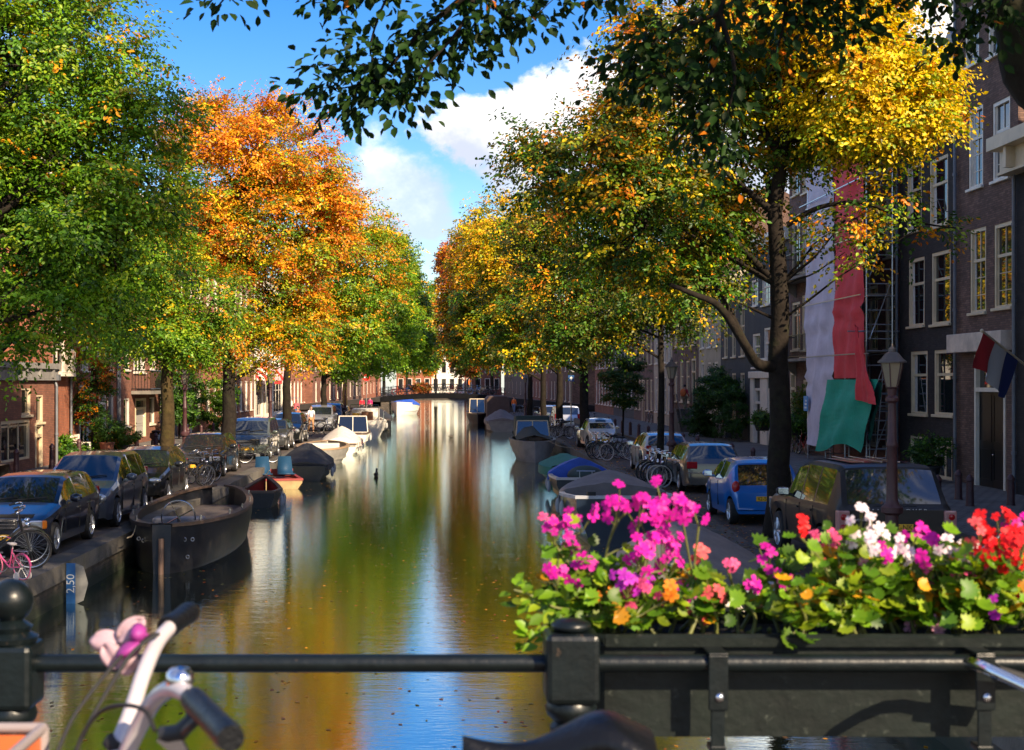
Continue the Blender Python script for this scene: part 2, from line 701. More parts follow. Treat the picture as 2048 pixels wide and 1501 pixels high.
leaf_mat = leaf_material('leaf', .32)
petal_mat = leaf_material('petal', .35, .5, .3)
bark = mat('bark', (.017, .013, .010), .95, spec=.2, var=.5, vs=5., bump=1., bs=14., dirt=(.026, .027, .012), ds=2.)
bark_moss = mat('bark_sun_tint', (.05, .034, .014), .95, spec=.2, var=.5, vs=5., bump=1., bs=14., dirt=(.075, .06, .014), ds=2.)  # lighter, warmer copy of bark: sunlight on the trunk put into its colour


def unit(a):
    return a / np.maximum(np.linalg.norm(a, axis=1, keepdims=True), 1e-9)


def leaf_object(name, c, d, n, ln, wd, col, parent, m, org=(0, 0, 0), kind=0, fold=.18):
    """c centres, d leaf axes, n normals, ln lengths, wd width ratio; one quad (0) or a folded pointed oval (1) per leaf"""
    N = len(c)
    d = unit(d)
    s = unit(np.cross(d, n))
    nn = np.cross(s, d)
    ln = ln[:, None]
    w = ln * wd
    c = c - np.array(org)
    if kind == 0:
        V = np.stack([c - d * ln * .5, c - d * ln * .08 + s * w * .5, c + d * ln * .5, c - d * ln * .08 - s * w * .5], 1)
        k = 4
        F_ = np.array([0, 1, 2, 3])
        sizes = [4]
    else:
        up = nn * w * fold
        V = np.stack([c - d * ln * .5, c - d * ln * .22 + s * w * .42 + up, c + d * ln * .12 + s * w * .46 + up, c + d * ln * .5 - nn * ln * .06,
                      c + d * ln * .12 - s * w * .46 + up, c - d * ln * .22 - s * w * .42 + up], 1)
        k = 6
        F_ = np.array([0, 1, 2, 3, 0, 3, 4, 5])
        sizes = [4, 4]
    me = bpy.data.meshes.new(name)
    me.vertices.add(N * k)
    me.vertices.foreach_set('co', V.astype(np.float32).ravel())
    idx = (np.arange(N)[:, None] * k + F_[None, :]).ravel().astype(np.int32)
    me.loops.add(len(idx))
    me.loops.foreach_set('vertex_index', idx)
    nf = N * len(sizes)
    me.polygons.add(nf)
    me.polygons.foreach_set('loop_start', (np.arange(nf) * 4).astype(np.int32))
    me.update(calc_edges=True)
    ca = me.color_attributes.new('leaf_colour', 'FLOAT_COLOR', 'POINT')
    rgba = np.ones((N, k, 4), np.float32)
    rgba[:, :, :3] = col[:, None, :]
    ca.data.foreach_set('color', rgba.ravel())
    me.materials.append(m)
    o = bpy.data.objects.new(name, me)
    COL.objects.link(o)
    o.parent = parent
    return o


C_ = dict(green=(.085, .19, .010), dgreen=(.03, .085, .010), lime=(.27, .36, .015), yellow=(.74, .54, .012), gold=(.74, .32, .010),
          orange=(.70, .20, .010), rust=(.36, .085, .012), red=(.50, .05, .012), olive=(.13, .13, .012), brown=(.15, .07, .02), bright=(.17, .32, .012))


def sprays(seed, blobs, K, per, leaf, pal_lo, pal_hi, slen=(.45, .95), inner=.5, droop=.35, gap=.0, lump=.16, clump=.8):
    """leafy sprays through the volume of the blobs, denser towards their surface.  pal_* = {colour: weight} low and high in the crown"""
    g = np.random.default_rng(seed)
    B = np.array(blobs, float)
    wt = (B[:, 3] * B[:, 4] * B[:, 5]) ** .72
    wt /= wt.sum()
    bi = g.choice(len(B), K, p=wt)
    di = unit(g.normal(size=(K, 3)))
    ph = g.uniform(0, 6.28, (len(B), 6))
    lum = np.zeros(K)
    for j, fr in enumerate((2.3, 3.9, 6.1)):
        a = ph[bi, j]
        b2 = ph[bi, j + 3]
        lum += np.sin(di[:, 0] * fr + a) * np.sin(di[:, 1] * fr + b2 + di[:, 2] * fr * .8) / (j + 1) ** .5
    rad = inner + (1 - inner) * g.uniform(0, 1, K) ** .6
    rad = rad * (1 + lump * lum) + g.exponential(.03, K)
    base = B[bi, :3] + di * rad[:, None] * B[bi, 3:6]
    # most sprays gather in clumps that sit on the blobs' surfaces
    NC = 15
    cd = unit(g.normal(size=(len(B), NC, 3)).reshape(-1, 3)).reshape(len(B), NC, 3)
    cr = g.uniform(.55, 1.02, (len(B), NC, 1))
    cc_ = B[:, None, :3] + cd * cr * B[:, None, 3:6]
    cs = g.uniform(.17, .36, (len(B), NC, 1)) * B[:, None, 3:6] * np.array([1, 1, .72])
    ci = g.integers(0, NC, K)
    cl_h = g.normal(0, .16, (len(B), NC))[bi, ci]
    inc = g.uniform(0, 1, K) < clump
    off = unit(g.normal(size=(K, 3))) * g.uniform(.35, 1.05, (K, 1)) ** .7
    off[:, 2] = np.where(off[:, 2] < -.2, off[:, 2] * .5, off[:, 2])
    base = np.where(inc[:, None], cc_[bi, ci] + off * cs[bi, ci], base)
    di = np.where(inc[:, None], unit(di * .0 + cd[bi, ci] * .7 + off * .8), di)
    if gap > 0:
        q = np.sin(base[:, 0] * 1.9 + ph[0, 0]) * np.sin(base[:, 1] * 1.7 + ph[0, 1]) * np.sin(base[:, 2] * 2.3 + ph[0, 2])
        keep = q < (1 - gap) - g.uniform(0, .25, K)
        base, di, bi, cl_h, K = base[keep], di[keep], bi[keep], cl_h[keep], int(keep.sum())
    ax = di * np.array([1, 1, .55]) + g.normal(size=(K, 3)) * .45
    ax[:, 2] -= .12
    ax = unit(ax)
    sl = g.uniform(*slen, K)
    zlo, zhi = B[:, 2].min() - B[:, 5].max() * .5, (B[:, 2] + B[:, 5]).max()
    hn = np.clip((base[:, 2] - zlo) / (zhi - zlo), 0, 1)
    cl = .22 * np.sin(base[:, 0] * 1.3 + 1) * np.sin(base[:, 1] * 1.1) + .18 * np.sin(base[:, 2] * 1.9 + base[:, 0]) + g.normal(0, .12, K)
    hn = np.clip(hn + cl + cl_h, 0, 1)

    def pick(pal, n):
        ks = list(pal)
        p = np.array([pal[k] for k in ks], float)
        return np.array([C_[k] for k in ks])[g.choice(len(ks), n, p=p / p.sum())]
    cc = np.where((g.uniform(0, 1, K) < hn)[:, None], pick(pal_hi, K), pick(pal_lo, K))
    t = np.tile((np.arange(per) + .5) / per, (K, 1)) + g.uniform(-.04, .04, (K, per))
    hz = unit(np.stack([-ax[:, 1], ax[:, 0], np.zeros(K)], 1) + g.normal(size=(K, 3)) * .25)
    sg = np.where(np.arange(per) % 2, 1., -1.)[None, :, None]
    pos = base[:, None, :] + ax[:, None, :] * (t * sl[:, None])[:, :, None] + hz[:, None, :] * sg * leaf * g.uniform(.4, 1.5, (K, per, 1))
    pos[:, :, 2] -= droop * (t ** 2) * sl[:, None] * .6
    pos += g.normal(size=pos.shape) * leaf * .35
    dr = ax[:, None, :] * .6 + hz[:, None, :] * sg * .8 + g.normal(size=pos.shape) * .35
    dr[:, :, 2] -= droop
    nm = np.zeros(pos.shape)
    nm[:, :, 2] = .55
    nm += di[:, None, :] * .85 + g.normal(size=(K, 1, 3)) * .30 + g.normal(size=pos.shape) * .20
    n = K * per
    alt = pick({**pal_lo, **pal_hi}, n)
    colr = np.repeat(cc, per, 0)
    sw = g.uniform(0, 1, n) < .07
    colr[sw] = alt[sw]
    colr = colr * g.uniform(.86, 1.14, (n, 1)) * np.repeat(g.uniform(.85, 1.12, (K, 1)), per, 0) * g.uniform(.9, 1.1, (n, 3))
    ln = leaf * g.uniform(.7, 1.25, n)
    return pos.reshape(-1, 3), dr.reshape(-1, 3), nm.reshape(-1, 3), ln, np.clip(colr, 0, .9), base


def pxblobs(Y, lst):
    """blobs given as (u, v, ru, rv[, dy[, depth factor]]) in photo pixels at distance Y, turned into metres"""
    out = []
    for q in lst:
        u, v, ru, rv = q[:4]
        dy = q[4] if len(q) > 4 else 0.
        df = q[5] if len(q) > 5 else 1.
        s = (Y + dy) / F
        c = P(u, v, Y + dy)
        out.append((c.x, c.y, c.z, ru * s, max(ru, rv) * s * df, rv * s))
    return out


def tree(name, label, base, r0, blobs, K, per, leaf, lo, hi, seed, fork=2.6, group='canal side trees', lean=(0, 0), limbs=None, tw=60, kind=0, extra=(), **kw):
    """trunk with limbs to every blob, twigs to some sprays, crown of leaf sprays"""
    t = thing(name, label, 'tree', base, 0, group)
    g = random.Random(seed)
    b = Vector(base)
    top = max(q[2] for q in blobs)
    cx = sum(q[0] for q in blobs) / len(blobs)
    cy = sum(q[1] for q in blobs) / len(blobs)
    mb = MB()
    fk = b + Vector((lean[0], lean[1], fork))
    n = 7
    pts, rs = [], []
    for i in range(n + 1):
        a = i / n
        p = b.lerp(fk, a) + Vector((g.uniform(-1, 1), g.uniform(-1, 1), 0)) * r0 * .16 * (0 < i < n)
        pts.append(p)
        rs.append(r0 * (1 - .28 * a) * (1.45 if i == 0 else 1.12 if i == 1 else 1))
    # leader carries on into the crown
    tp = Vector((fk.x * .6 + cx * .4, fk.y * .6 + cy * .4, top))
    for i in range(1, 6):
        a = i / 5
        pts.append(fk.lerp(tp, a) + Vector((g.uniform(-1, 1), g.uniform(-1, 1), 0)) * .18)
        rs.append(max(.03, r0 * .72 * (1 - a) ** .8))
    mb.tube(pts, rs, 10)
    lead = pts
    for q in blobs:
        c = Vector(q[:3])
        st = min(lead[n - 1:-1], key=lambda p: abs(p.z - (c.z - .55 * (c - p).to_2d().length)))
        d = c - st
        mid = st + d * .5 + Vector((g.uniform(-.2, .2), g.uniform(-.2, .2), -.1 + .12 * d.length * g.random()))
        r1 = max(.035, r0 * .45 * min(1, q[3] / 2.))
        mb.tube(smooth_pts([st, st.lerp(mid, .6), mid, c], 3), [r1 * (1 - .085 * i) for i in range(10)], 6)
    for l in limbs or ():
        mb.tube(smooth_pts(l[0], 4), [l[1] + (l[2] - l[1]) * i / (4 * (len(l[0]) - 1)) for i in range(4 * (len(l[0]) - 1) + 1)], 9)
    mb.build('trunk', bark_moss if 'mossy' in label or 'orange trunk' in label else bark, t, smooth=60, org=base)
    pos, dr, nm, ln, col, sp_ = sprays(seed, blobs, K, per, leaf, lo, hi, **kw)
    for i, (bl2, K2, lo2, hi2) in enumerate(extra):
        q2 = sprays(seed + 70 + i, bl2, K2, per, leaf, lo2, hi2, **{**kw, 'gap': .0})
        pos, dr, nm, ln, col = (np.concatenate([a, b2]) for a, b2 in zip((pos, dr, nm, ln, col), q2))
    leaf_object('crown', pos, dr, nm, ln, .58, col, t, leaf_mat, base, kind)
    if tw:
        tb = MB()
        gg = np.random.default_rng(seed + 5)
        for i in gg.choice(len(sp_), min(tw, len(sp_)), replace=False):
            e = Vector(sp_[i])
            q = min(blobs, key=lambda q: (Vector(q[:3]) - e).length)
            c = Vector(q[:3])
            m_ = c.lerp(e, .5) + Vector((0, 0, -.15))
            tb.tube([c, m_, e], [.03, .02, .008], 4, False)
        tb.build('branches', bark, t, org=base)
    return t


G1, G2 = 'trees along the left quay', 'trees along the right quay'
grn = dict(green=5, dgreen=3, bright=2)
# left row, nearest first
tree('elm_tree', 'big green leafy tree nearest on the left quay, crown filling the upper left corner', (-8.6, 24.5, 0), .3,
     pxblobs(26, [(60, 130, 210, 190), (150, 330, 190, 160), (40, 480, 220, 160), (225, 480, 130, 120), (120, 610, 170, 60), (-170, 300, 230, 340),
                  (180, 100, 110, 110), (275, 215, 95, 75), (280, 340, 95, 95), (100, -60, 150, 130), (60, 300, 200, 200, 2.), (30, 680, 95, 40)]),
     8200, 20, .088, dict(green=6, dgreen=2, bright=4, lime=1), dict(green=4, bright=2, lime=2.4, olive=1.6, gold=.6), 11, group=G1, gap=.16, inner=.45, tw=160, kind=1)
tree('elm_tree', 'yellow green tree with a mossy trunk behind the parked cars, second on the left quay', (-8.05, 41, 0), .235,
     pxblobs(41, [(315, 545, 80, 95), (235, 600, 105, 80), (355, 630, 70, 60), (320, 668, 105, 38), (265, 470, 80, 75), (180, 520, 95, 110), (380, 690, 50, 26), (425, 600, 55, 55)]),
     4600, 18, .10, dict(bright=4, green=6, lime=2), dict(gold=1, lime=4, green=4, yellow=1, olive=1), 12, fork=3.6, group=G1, gap=.14, tw=80)
tree('elm_tree', 'large orange autumn tree with a dark forked trunk on the left quay', (-8.0, 52.5, 0), .32,
     pxblobs(53, [(420, 300, 100, 130), (520, 310, 130, 125), (618, 320, 85, 85), (440, 430, 140, 120), (560, 450, 130, 120), (640, 420, 75, 90),
                  (540, 590, 110, 95), (480, 680, 120, 50), (580, 690, 75, 60), (600, 640, 60, 60), (420, 690, 80, 40), (400, 400, 60, 160), (660, 400, 55, 60)]),
     10800, 18, .112, dict(olive=2, green=4, gold=2.4, lime=3.4, yellow=1.6), dict(orange=5, gold=5, rust=1., yellow=2, olive=.8), 13, fork=3.2, group=G1, gap=.10, tw=80)
tree('elm_tree', 'gold and green tree between the orange tree and the striped awnings on the left', (-8.0, 72, 0), .27,
     pxblobs(73, [(645, 500, 100, 110), (705, 440, 70, 70), (710, 560, 90, 90), (640, 640, 100, 85), (690, 660, 90, 60), (600, 600, 60, 100), (760, 500, 40, 50)]),
     5200, 18, .14, dict(green=5, bright=3, lime=1.5, olive=1), dict(gold=3.2, yellow=2, lime=3, orange=1.4, olive=1.4), 14, fork=3.4, group=G1, gap=.1, tw=40)
tree('elm_tree', 'broad green dome shaped tree fourth from the front on the left quay', (-7.9, 93, 0), .25,
     pxblobs(94, [(755, 540, 65, 95), (735, 650, 90, 80), (785, 620, 55, 80), (680, 690, 80, 60), (775, 690, 70, 55), (690, 600, 70, 90), (800, 560, 30, 50)]),
     4800, 16, .19, dict(green=6, bright=4, dgreen=1), dict(lime=4, bright=4, yellow=1.4, green=2), 15, fork=3.4, group=G1, gap=.08, tw=20)
tree('elm_tree', 'green tree with a sunlit orange trunk before the far bridge on the left', (-8.0, 115, 0), .24,
     pxblobs(116, [(800, 590, 50, 80), (780, 690, 75, 50), (830, 670, 35, 60), (730, 700, 60, 45), (820, 620, 35, 60), (850, 700, 25, 35)]),
     3400, 16, .22, dict(green=5, bright=4, dgreen=2), dict(lime=4, bright=3, yellow=1, green=2), 16, fork=4., group=G1, tw=0)
tree('elm_tree', 'green tree beyond the far bridge at the left bank', (-7.2, 172, 0), .25,
     pxblobs(172, [(835, 640, 28, 60), (815, 700, 50, 45), (855, 705, 22, 40), (845, 600, 18, 40)]), 1800, 14, .32, dict(green=5, bright=3), dict(lime=3, gold=1, bright=2), 17,
     fork=4., group=G1, tw=0)
tree('elm_tree', 'small orange tree at the far left end of the canal', (-5.5, 215, 0), .25,
     pxblobs(215, [(858, 660, 14, 40), (850, 710, 25, 35), (862, 615, 9, 26), (866, 700, 12, 30)]), 1000, 14, .38, dict(orange=2, gold=3, lime=1), dict(orange=3, gold=3, yellow=2), 18,
     fork=4., group=G1, tw=0)
tree('poplar_tree', 'tall narrow green poplar showing above the far end of the canal', (-1.4, 292, 0), .3,
     pxblobs(292, [(866, 600, 8, 36), (864, 645, 10, 30), (868, 570, 5, 14), (868, 690, 12, 40)]), 700, 14, .45, dict(dgreen=3, green=3), dict(green=3, olive=2), 19, fork=5., group=G1, tw=0)
# right row
L1 = [P(1552, 735, 29), P(1515, 728, 28.6), P(1490, 690, 28.2), P(1440, 615, 27.9), P(1390, 590, 27.6), P(1340, 570, 27.4)]
L2 = [P(1490, 690, 28.2), P(1462, 630, 28.6), P(1425, 560, 28.8), P(1420, 500, 29)]
L3 = [P(1575, 450, 29), P(1640, 415, 28.6), P(1720, 405, 28.2), P(1780, 425, 28.), P(1850, 448, 27.8), P(1925, 458, 27.6)]
L4 = [P(1565, 290, 29), P(1600, 240, 28.7), P(1640, 190, 28.4), P(1700, 100, 28)]
L5 = [P(1555, 300, 29), P(1520, 250, 29.3), P(1495, 180, 29.5), P(1450, 60, 30)]
tree('elm_tree', 'tall dark trunked tree with yellow crown beside the blue hatchback on the right quay', (6.98, 29, 0), .25,
     pxblobs(29, [(1660, 150, 165, 125, .8), (1480, 300, 140, 130, 1.6), (1785, 225, 95, 75), (1350, 250, 150, 130), (1210, 320, 135, 100), (1120, 355, 95, 65), (1290, 450, 150, 100),
                  (1420, 480, 95, 70, 1.4), (1390, 60, 200, 100), (1640, 30, 160, 80), (1690, 275, 100, 38, .6), (1080, 290, 50, 42), (1390, 570, 75, 45), (1520, -140, 210, 130), (1700, -110, 150, 110)]) +
     pxblobs(28.2, [(1690, 440, 80, 24, 0, .6), (1845, 452, 62, 20, 0, .6), (1690, 505, 36, 28, 0, .7), (1770, 405, 55, 20, 0, .7)]),
     7600, 19, .098, dict(green=3, olive=3, dgreen=3, lime=.8), dict(gold=2.6, yellow=3.4, orange=1.2, lime=1.4, olive=1.4), 21,
     extra=[(pxblobs(29, [(1690, 140, 130, 105, -.6), (1790, 220, 90, 70, -.8), (1640, 40, 150, 70, -.6), (1700, 260, 90, 40, -.6), (1840, 160, 55, 60, -.4)]), 2300, dict(yellow=5, lime=4), dict(yellow=8, lime=2, gold=1.2))], fork=5.2, group=G2,  # extra yellow sprays at the upper right: sunlight put into the leaf colours
     limbs=[(L1, .13, .04), (L2, .085, .03), (L3, .06, .012), (L4, .1, .03), (L5, .1, .03)], gap=.17, tw=160, inner=.4, kind=1)
tree('elm_tree', 'slender trunked olive green tree beside the silver car and the second lamp', (7.02, 45, 0), .125,
     pxblobs(46, [(1180, 470, 120, 105), (1100, 440, 85, 85), (1250, 570, 150, 95), (1350, 600, 100, 70), (1140, 590, 105, 80), (1180, 660, 110, 50), (1330, 500, 90, 80), (1070, 500, 50, 70), (1330, 300, 120, 100), (1400, 420, 110, 100)]),
     5600, 18, .11, dict(green=4, olive=4, dgreen=3), dict(olive=3, gold=2, yellow=1.6, orange=.5, lime=2.), 22, fork=4.6, group=G2, gap=.12, tw=60)
tree('elm_tree', 'bright yellow tree with a stout trunk behind the white vintage car', (7.0, 69, 0), .27,
     pxblobs(70, [(1050, 490, 100, 100), (1000, 460, 70, 75), (1090, 590, 110, 85), (1150, 680, 90, 45), (1020, 600, 70, 80), (1060, 690, 80, 38), (1130, 520, 70, 70)]),
     4200, 18, .15, dict(green=4, olive=3, dgreen=2, lime=1), dict(yellow=7, gold=2.4, lime=1.8), 23, fork=3.6, group=G2, gap=.08, tw=40)
tree('elm_tree', 'gold and green tree third trunk along the right quay before the canopy boat', (7.0, 83.5, 0), .25,
     pxblobs(84, [(985, 540, 75, 95), (1010, 650, 95, 65), (1060, 640, 80, 70), (960, 640, 50, 60), (1000, 470, 50, 50)]),
     3600, 16, .18, dict(green=4, olive=2, dgreen=3, lime=1), dict(yellow=6, gold=3, orange=.6, lime=1.4), 24, fork=3.6, group=G2, tw=20)
tree('elm_tree', 'gold and orange tree leaning over the canal on the right before the far bridge', (7.0, 97, 0), .24,
     pxblobs(98, [(945, 530, 48, 70), (955, 620, 60, 65), (1000, 690, 80, 38), (920, 600, 30, 60), (930, 690, 45, 38)]),
     3000, 16, .2, dict(green=3, olive=2, dgreen=2.5, gold=1), dict(gold=4, yellow=4, orange=2), 25, fork=3.8, group=G2, tw=0)
tree('elm_tree', 'orange red tree on the right quay nearest the far bridge', (7.0, 112, 0), .24,
     pxblobs(112, [(915, 560, 32, 60), (925, 650, 42, 60), (905, 520, 22, 36), (960, 700, 60, 35)]), 2400, 16, .22, dict(olive=3, dgreen=2, rust=1), dict(orange=5, rust=3, gold=2), 26,
     fork=3.8, group=G2, tw=0)
tree('maple_tree', 'red leaved tree beyond the far bridge on the right bank', (6.3, 178, 0), .25,
     pxblobs(178, [(893, 530, 15, 38), (905, 595, 18, 40), (928, 660, 22, 45), (935, 715, 30, 35)]), 1700, 14, .32, dict(dgreen=2, rust=2, olive=1.5), dict(red=4, rust=3, orange=2), 27,
     fork=4., group=G2, tw=0)
tree('elm_tree', 'small yellow tree at the far right end of the canal', (5.5, 225, 0), .25,
     pxblobs(225, [(885, 590, 8, 30), (912, 690, 16, 40), (925, 640, 20, 60)]), 700, 14, .38, dict(gold=2, olive=2), dict(yellow=3, gold=3), 28, fork=4., group=G2, tw=0)

# ------------------------------------------------------------------ branch hanging over the canal close to the camera
def near_tree():
    base = (5.9, 8.6, 0)
    t = thing('overhanging_tree', 'near tree with dark leafy branches hanging across the top of the view', 'tree', base)
    mb = MB()
    f0 = Vector(base)
    fk = Vector((4.6, 8.2, 4.2))
    mb.tube(smooth_pts([f0, (5.6, 8.5, 1.5), (5.1, 8.4, 3), fk], 4), [.34 - .012 * i for i in range(13)], 12)
    a = P(2075, 180, 7.6)
    b_ = P(2030, 40, 7.5)
    c_ = P(1960, -90, 7.3)
    mb.tube(smooth_pts([fk, (4.0, 7.9, 4.5), a, b_, c_, P(1800, -230, 7.2), P(1500, -330, 7.), P(1100, -330, 6.9), P(700, -250, 6.9)], 4),
            [.16 - .0042 * i for i in range(33)], 9)
    mb.tube(smooth_pts([fk, (5.5, 7, 7), (6, 5.5, 9)], 4), [.15 - .011 * i for i in range(9)], 8)
    sub = []

    def br(pts, r):
        p = smooth_pts([P(q[0], q[1] - 34, q[2]) for q in pts], 4)
        mb.tube(p, [max(.0025, r * (1 - .9 * i / (len(p) - 1))) for i in range(len(p))], 6)
        return p
    T = []   # twig paths that carry leaves, with how many leaves
    T += [(br([(1500, -330, 7.), (1480, -120, 7.), (1440, 60, 7.), (1420, 200, 7.05), (1390, 320, 7.1)], .03), 330)]
    T += [(br([(1500, -330, 7.), (1560, -100, 7.2), (1570, 60, 7.3), (1540, 180, 7.3)], .025), 240)]
    T += [(br([(1440, 60, 7.), (1340, 100, 7.), (1270, 150, 7.), (1230, 190, 7.05)], .014), 190)]
    T += [(br([(1440, 60, 7.), (1470, 180, 6.9), (1450, 280, 6.9), (1440, 370, 6.9)], .014), 150)]
    T += [(br([(1420, 200, 7.), (1360, 210, 6.9), (1310, 180, 6.9), (1280, 230, 6.95)], .010), 110)]
    T += [(br([(1570, 60, 7.3), (1640, 90, 7.3), (1700, 100, 7.3), (1760, 60, 7.35)], .012), 120)]
    T += [(br([(1540, -60, 7.3), (1640, 20, 7.3), (1740, 20, 7.3)], .012), 100)]
    T += [(br([(1100, -330, 6.9), (1060, -120, 6.9), (960, 0, 6.9), (840, 100, 6.95), (760, 190, 7.), (700, 230, 7.)], .028), 260)]
    T += [(br([(960, 0, 6.9), (1000, 60, 6.9), (1060, 70, 6.9), (1110, 30, 6.9)], .012), 130)]
    T += [(br([(960, 0, 6.9), (920, 90, 6.85), (860, 160, 6.85), (820, 220, 6.9), (800, 250, 6.9)], .012), 170)]
    T += [(br([(1060, -120, 6.9), (930, -60, 6.9), (800, -20, 6.9), (700, 30, 6.95), (630, 40, 7.)], .014), 180)]
    T += [(br([(800, -20, 6.9), (760, 60, 6.9), (740, 130, 6.95), (745, 165, 6.95), (690, 160, 7.), (640, 170, 7.)], .008), 100)]
    T += [(br([(840, 100, 6.95), (850, 130, 6.95), (905, 180, 7.), (930, 160, 7.)], .006), 26)]
    T += [(br([(760, 190, 7.), (690, 210, 7.05), (640, 210, 7.05), (610, 215, 7.1)], .006), 70)]
    T += [(br([(760, 190, 7.), (770, 225, 7.), (720, 250, 7.), (690, 262, 7.)], .006), 70)]
    T += [(br([(960, 0, 6.9), (960, 60, 6.95), (930, 120, 7.), (990, 110, 7.)], .01), 110)]
    T += [(br([(700, -250, 6.9), (560, -120, 6.9), (500, -30, 6.9), (450, 30, 6.9), (425, 60, 6.9)], .016), 90)]
    T += [(br([(560, -120, 6.9), (540, -40, 6.9), (510, 10, 6.9)], .01), 36)]
    T += [(br([(1960, -90, 7.3), (1900, -20, 7.2), (1870, 40, 7.2), (1880, 80, 7.2)], .014), 70)]
    T += [(br([(2030, 40, 7.5), (1960, 60, 7.4), (1930, 110, 7.4), (1900, 150, 7.4)], .012), 90)]
    T += [(br([(1960, -90, 7.3), (1980, 20, 7.2), (2000, 70, 7.2), (2040, 80, 7.2)], .012), 80)]
    T += [(br([(1800, -230, 7.2), (1760, -60, 7.2), (1700, 0, 7.2), (1640, 30, 7.2)], .014), 110)]
    T += [(br([(1300, -330, 6.9), (1280, -100, 6.9), (1220, 0, 6.9), (1180, 40, 6.95)], .02), 120)]
    mb.build('trunk', bark, t, smooth=60, org=base)
    g = np.random.default_rng(99)
    c, d = [], []
    for p, k in T:
        k = int(k * 1.2)
        p = np.array([tuple(q) for q in p])
        n = len(p)
        f = g.uniform(.22, 1, k) ** .85 * (n - 1)
        i = np.clip(f.astype(int), 0, n - 2)
        q = p[i] + (p[i + 1] - p[i]) * (f - i)[:, None]
        off = g.normal(size=(k, 3)) * np.array([.095, .12, .07])
        c.append(q + off)
        dd = off * 3 + (p[i + 1] - p[i]) * 1.5 + g.normal(size=(k, 3)) * .12
        dd[:, 2] -= .28
        d.append(dd)
    c = np.concatenate(c)
    d = np.concatenate(d)
    N = len(c)
    nm = np.zeros((N, 3))
    nm[:, 2] = .6
    nm[:, 1] = -.5
    nm += g.normal(size=(N, 3)) * .5
    col = np.array(C_['dgreen'])[None] * g.uniform(.2, .55, (N, 1)) * g.uniform(.9, 1.1, (N, 3))  # hanging leaves coloured darker to stand in for backlit shade
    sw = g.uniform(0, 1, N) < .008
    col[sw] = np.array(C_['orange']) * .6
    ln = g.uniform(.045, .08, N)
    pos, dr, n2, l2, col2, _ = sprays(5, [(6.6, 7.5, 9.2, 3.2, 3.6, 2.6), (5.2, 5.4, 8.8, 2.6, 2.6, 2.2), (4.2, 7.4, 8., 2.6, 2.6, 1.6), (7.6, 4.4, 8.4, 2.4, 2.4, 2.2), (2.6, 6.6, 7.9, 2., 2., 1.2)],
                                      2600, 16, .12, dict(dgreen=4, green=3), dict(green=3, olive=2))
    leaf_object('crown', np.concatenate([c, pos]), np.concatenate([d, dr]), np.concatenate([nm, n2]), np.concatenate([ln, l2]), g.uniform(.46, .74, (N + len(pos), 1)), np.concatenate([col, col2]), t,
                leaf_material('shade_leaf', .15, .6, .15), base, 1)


near_tree()

# fallen leaves
g = np.random.default_rng(3)
N = 3600
yl = g.uniform(14, 75, N)
xl = np.array([qr(y) for y in yl]) + .1 + g.exponential(.9, N)
c = np.stack([xl, yl, np.full(N, .035)], 1)
nm = np.tile([0., 0, 1], (N, 1)) + g.normal(size=(N, 3)) * .25
ks = np.array([C_[k] for k in ('brown', 'gold', 'rust', 'olive')])
lo = leaf_object('fallen_leaves', c, g.normal(size=(N, 3)) * [1, 1, .1], nm, g.uniform(.05, .1, N), .6, ks[g.integers(0, 4, N)] * g.uniform(.5, 1, (N, 1)), None, leaf_mat)
stuff(tag(lo, 'fallen autumn leaves strewn along the right quay', 'leaves'))
N = 2600
yl = g.uniform(13, 90, N)
c = np.stack([g.uniform(-6.3, 5.2, N), yl, np.full(N, WATER_Z + .006)], 1)
nm = np.tile([0., 0, 1], (N, 1)) + g.normal(size=(N, 3)) * .05
lo = leaf_object('floating_leaves', c, g.normal(size=(N, 3)) * [1, 1, .02], nm, g.uniform(.05, .09, N), .6, ks[g.integers(0, 4, N)] * g.uniform(.6, 1.2, (N, 1)), None, leaf_mat)
stuff(tag(lo, 'yellow and brown leaves floating on the canal', 'leaves'))
# unseen elm added beside the near bridge, its crown shaped to shade the left quay
tree('elm_tree', 'elm added outside the view beside the near bridge to shade the left quay', (7.4, 14., 0), .28, [(5.8, 14, 13.4, 4.4, 4.6, 4.), (8.6, 16.5, 13., 3.4, 4, 3.6), (6.2, 10.5, 14., 3.4, 3.4, 3.2), (4., 15.5, 14.6, 3., 3.4, 2.8)], 4200, 16, .15,
     dict(green=4, olive=2), dict(gold=2, olive=3, yellow=1), 51, fork=5., group=G2, tw=0)
# ------------------------------------------------------------------ houses
b_dark = brick_mat('brick_almost_black', (.018, .014, .013), (.036, .028, .026), (.012, .011, .011), stain=.5)
b_brown = brick_mat('brick_purple_brown', (.115, .060, .042), (.20, .11, .078), (.05, .042, .036), stain=.5)
b_red = brick_mat('brick_red', (.30, .085, .038), (.38, .12, .055), (.16, .11, .08), stain=.4)
b_redbrown = brick_mat('brick_red_brown', (.20, .07, .04), (.29, .11, .062), (.09, .07, .055), stain=.4)
b_grey = mat('dark_grey_render', (.045, .048, .05), .8, var=.25, vs=1.)
b_cream = mat('cream_plaster', (.42, .36, .26), .8, var=.15, vs=1., dirt=(.25, .21, .15), ds=.8)
b_white = mat('white_plaster', (.70, .66, .58), .7, var=.12, vs=1.)
roof_tile = brick_mat('roof_tiles_dark', (.06, .04, .035), (.085, .06, .05), (.02, .018, .016), .24, .2)
roof_red = brick_mat('roof_tiles_red', (.22, .075, .035), (.28, .10, .05), (.06, .03, .02), .24, .2)
zinc = mat('zinc_pipe', (.16, .17, .19), .5, metal=.4, var=.2)
door_black = mat('door_black', (.008, .008, .008), .4, spec=.3, var=.2)
door_wood = mat('door_wood', (.18, .06, .02), .4, var=.4, vs=6.)
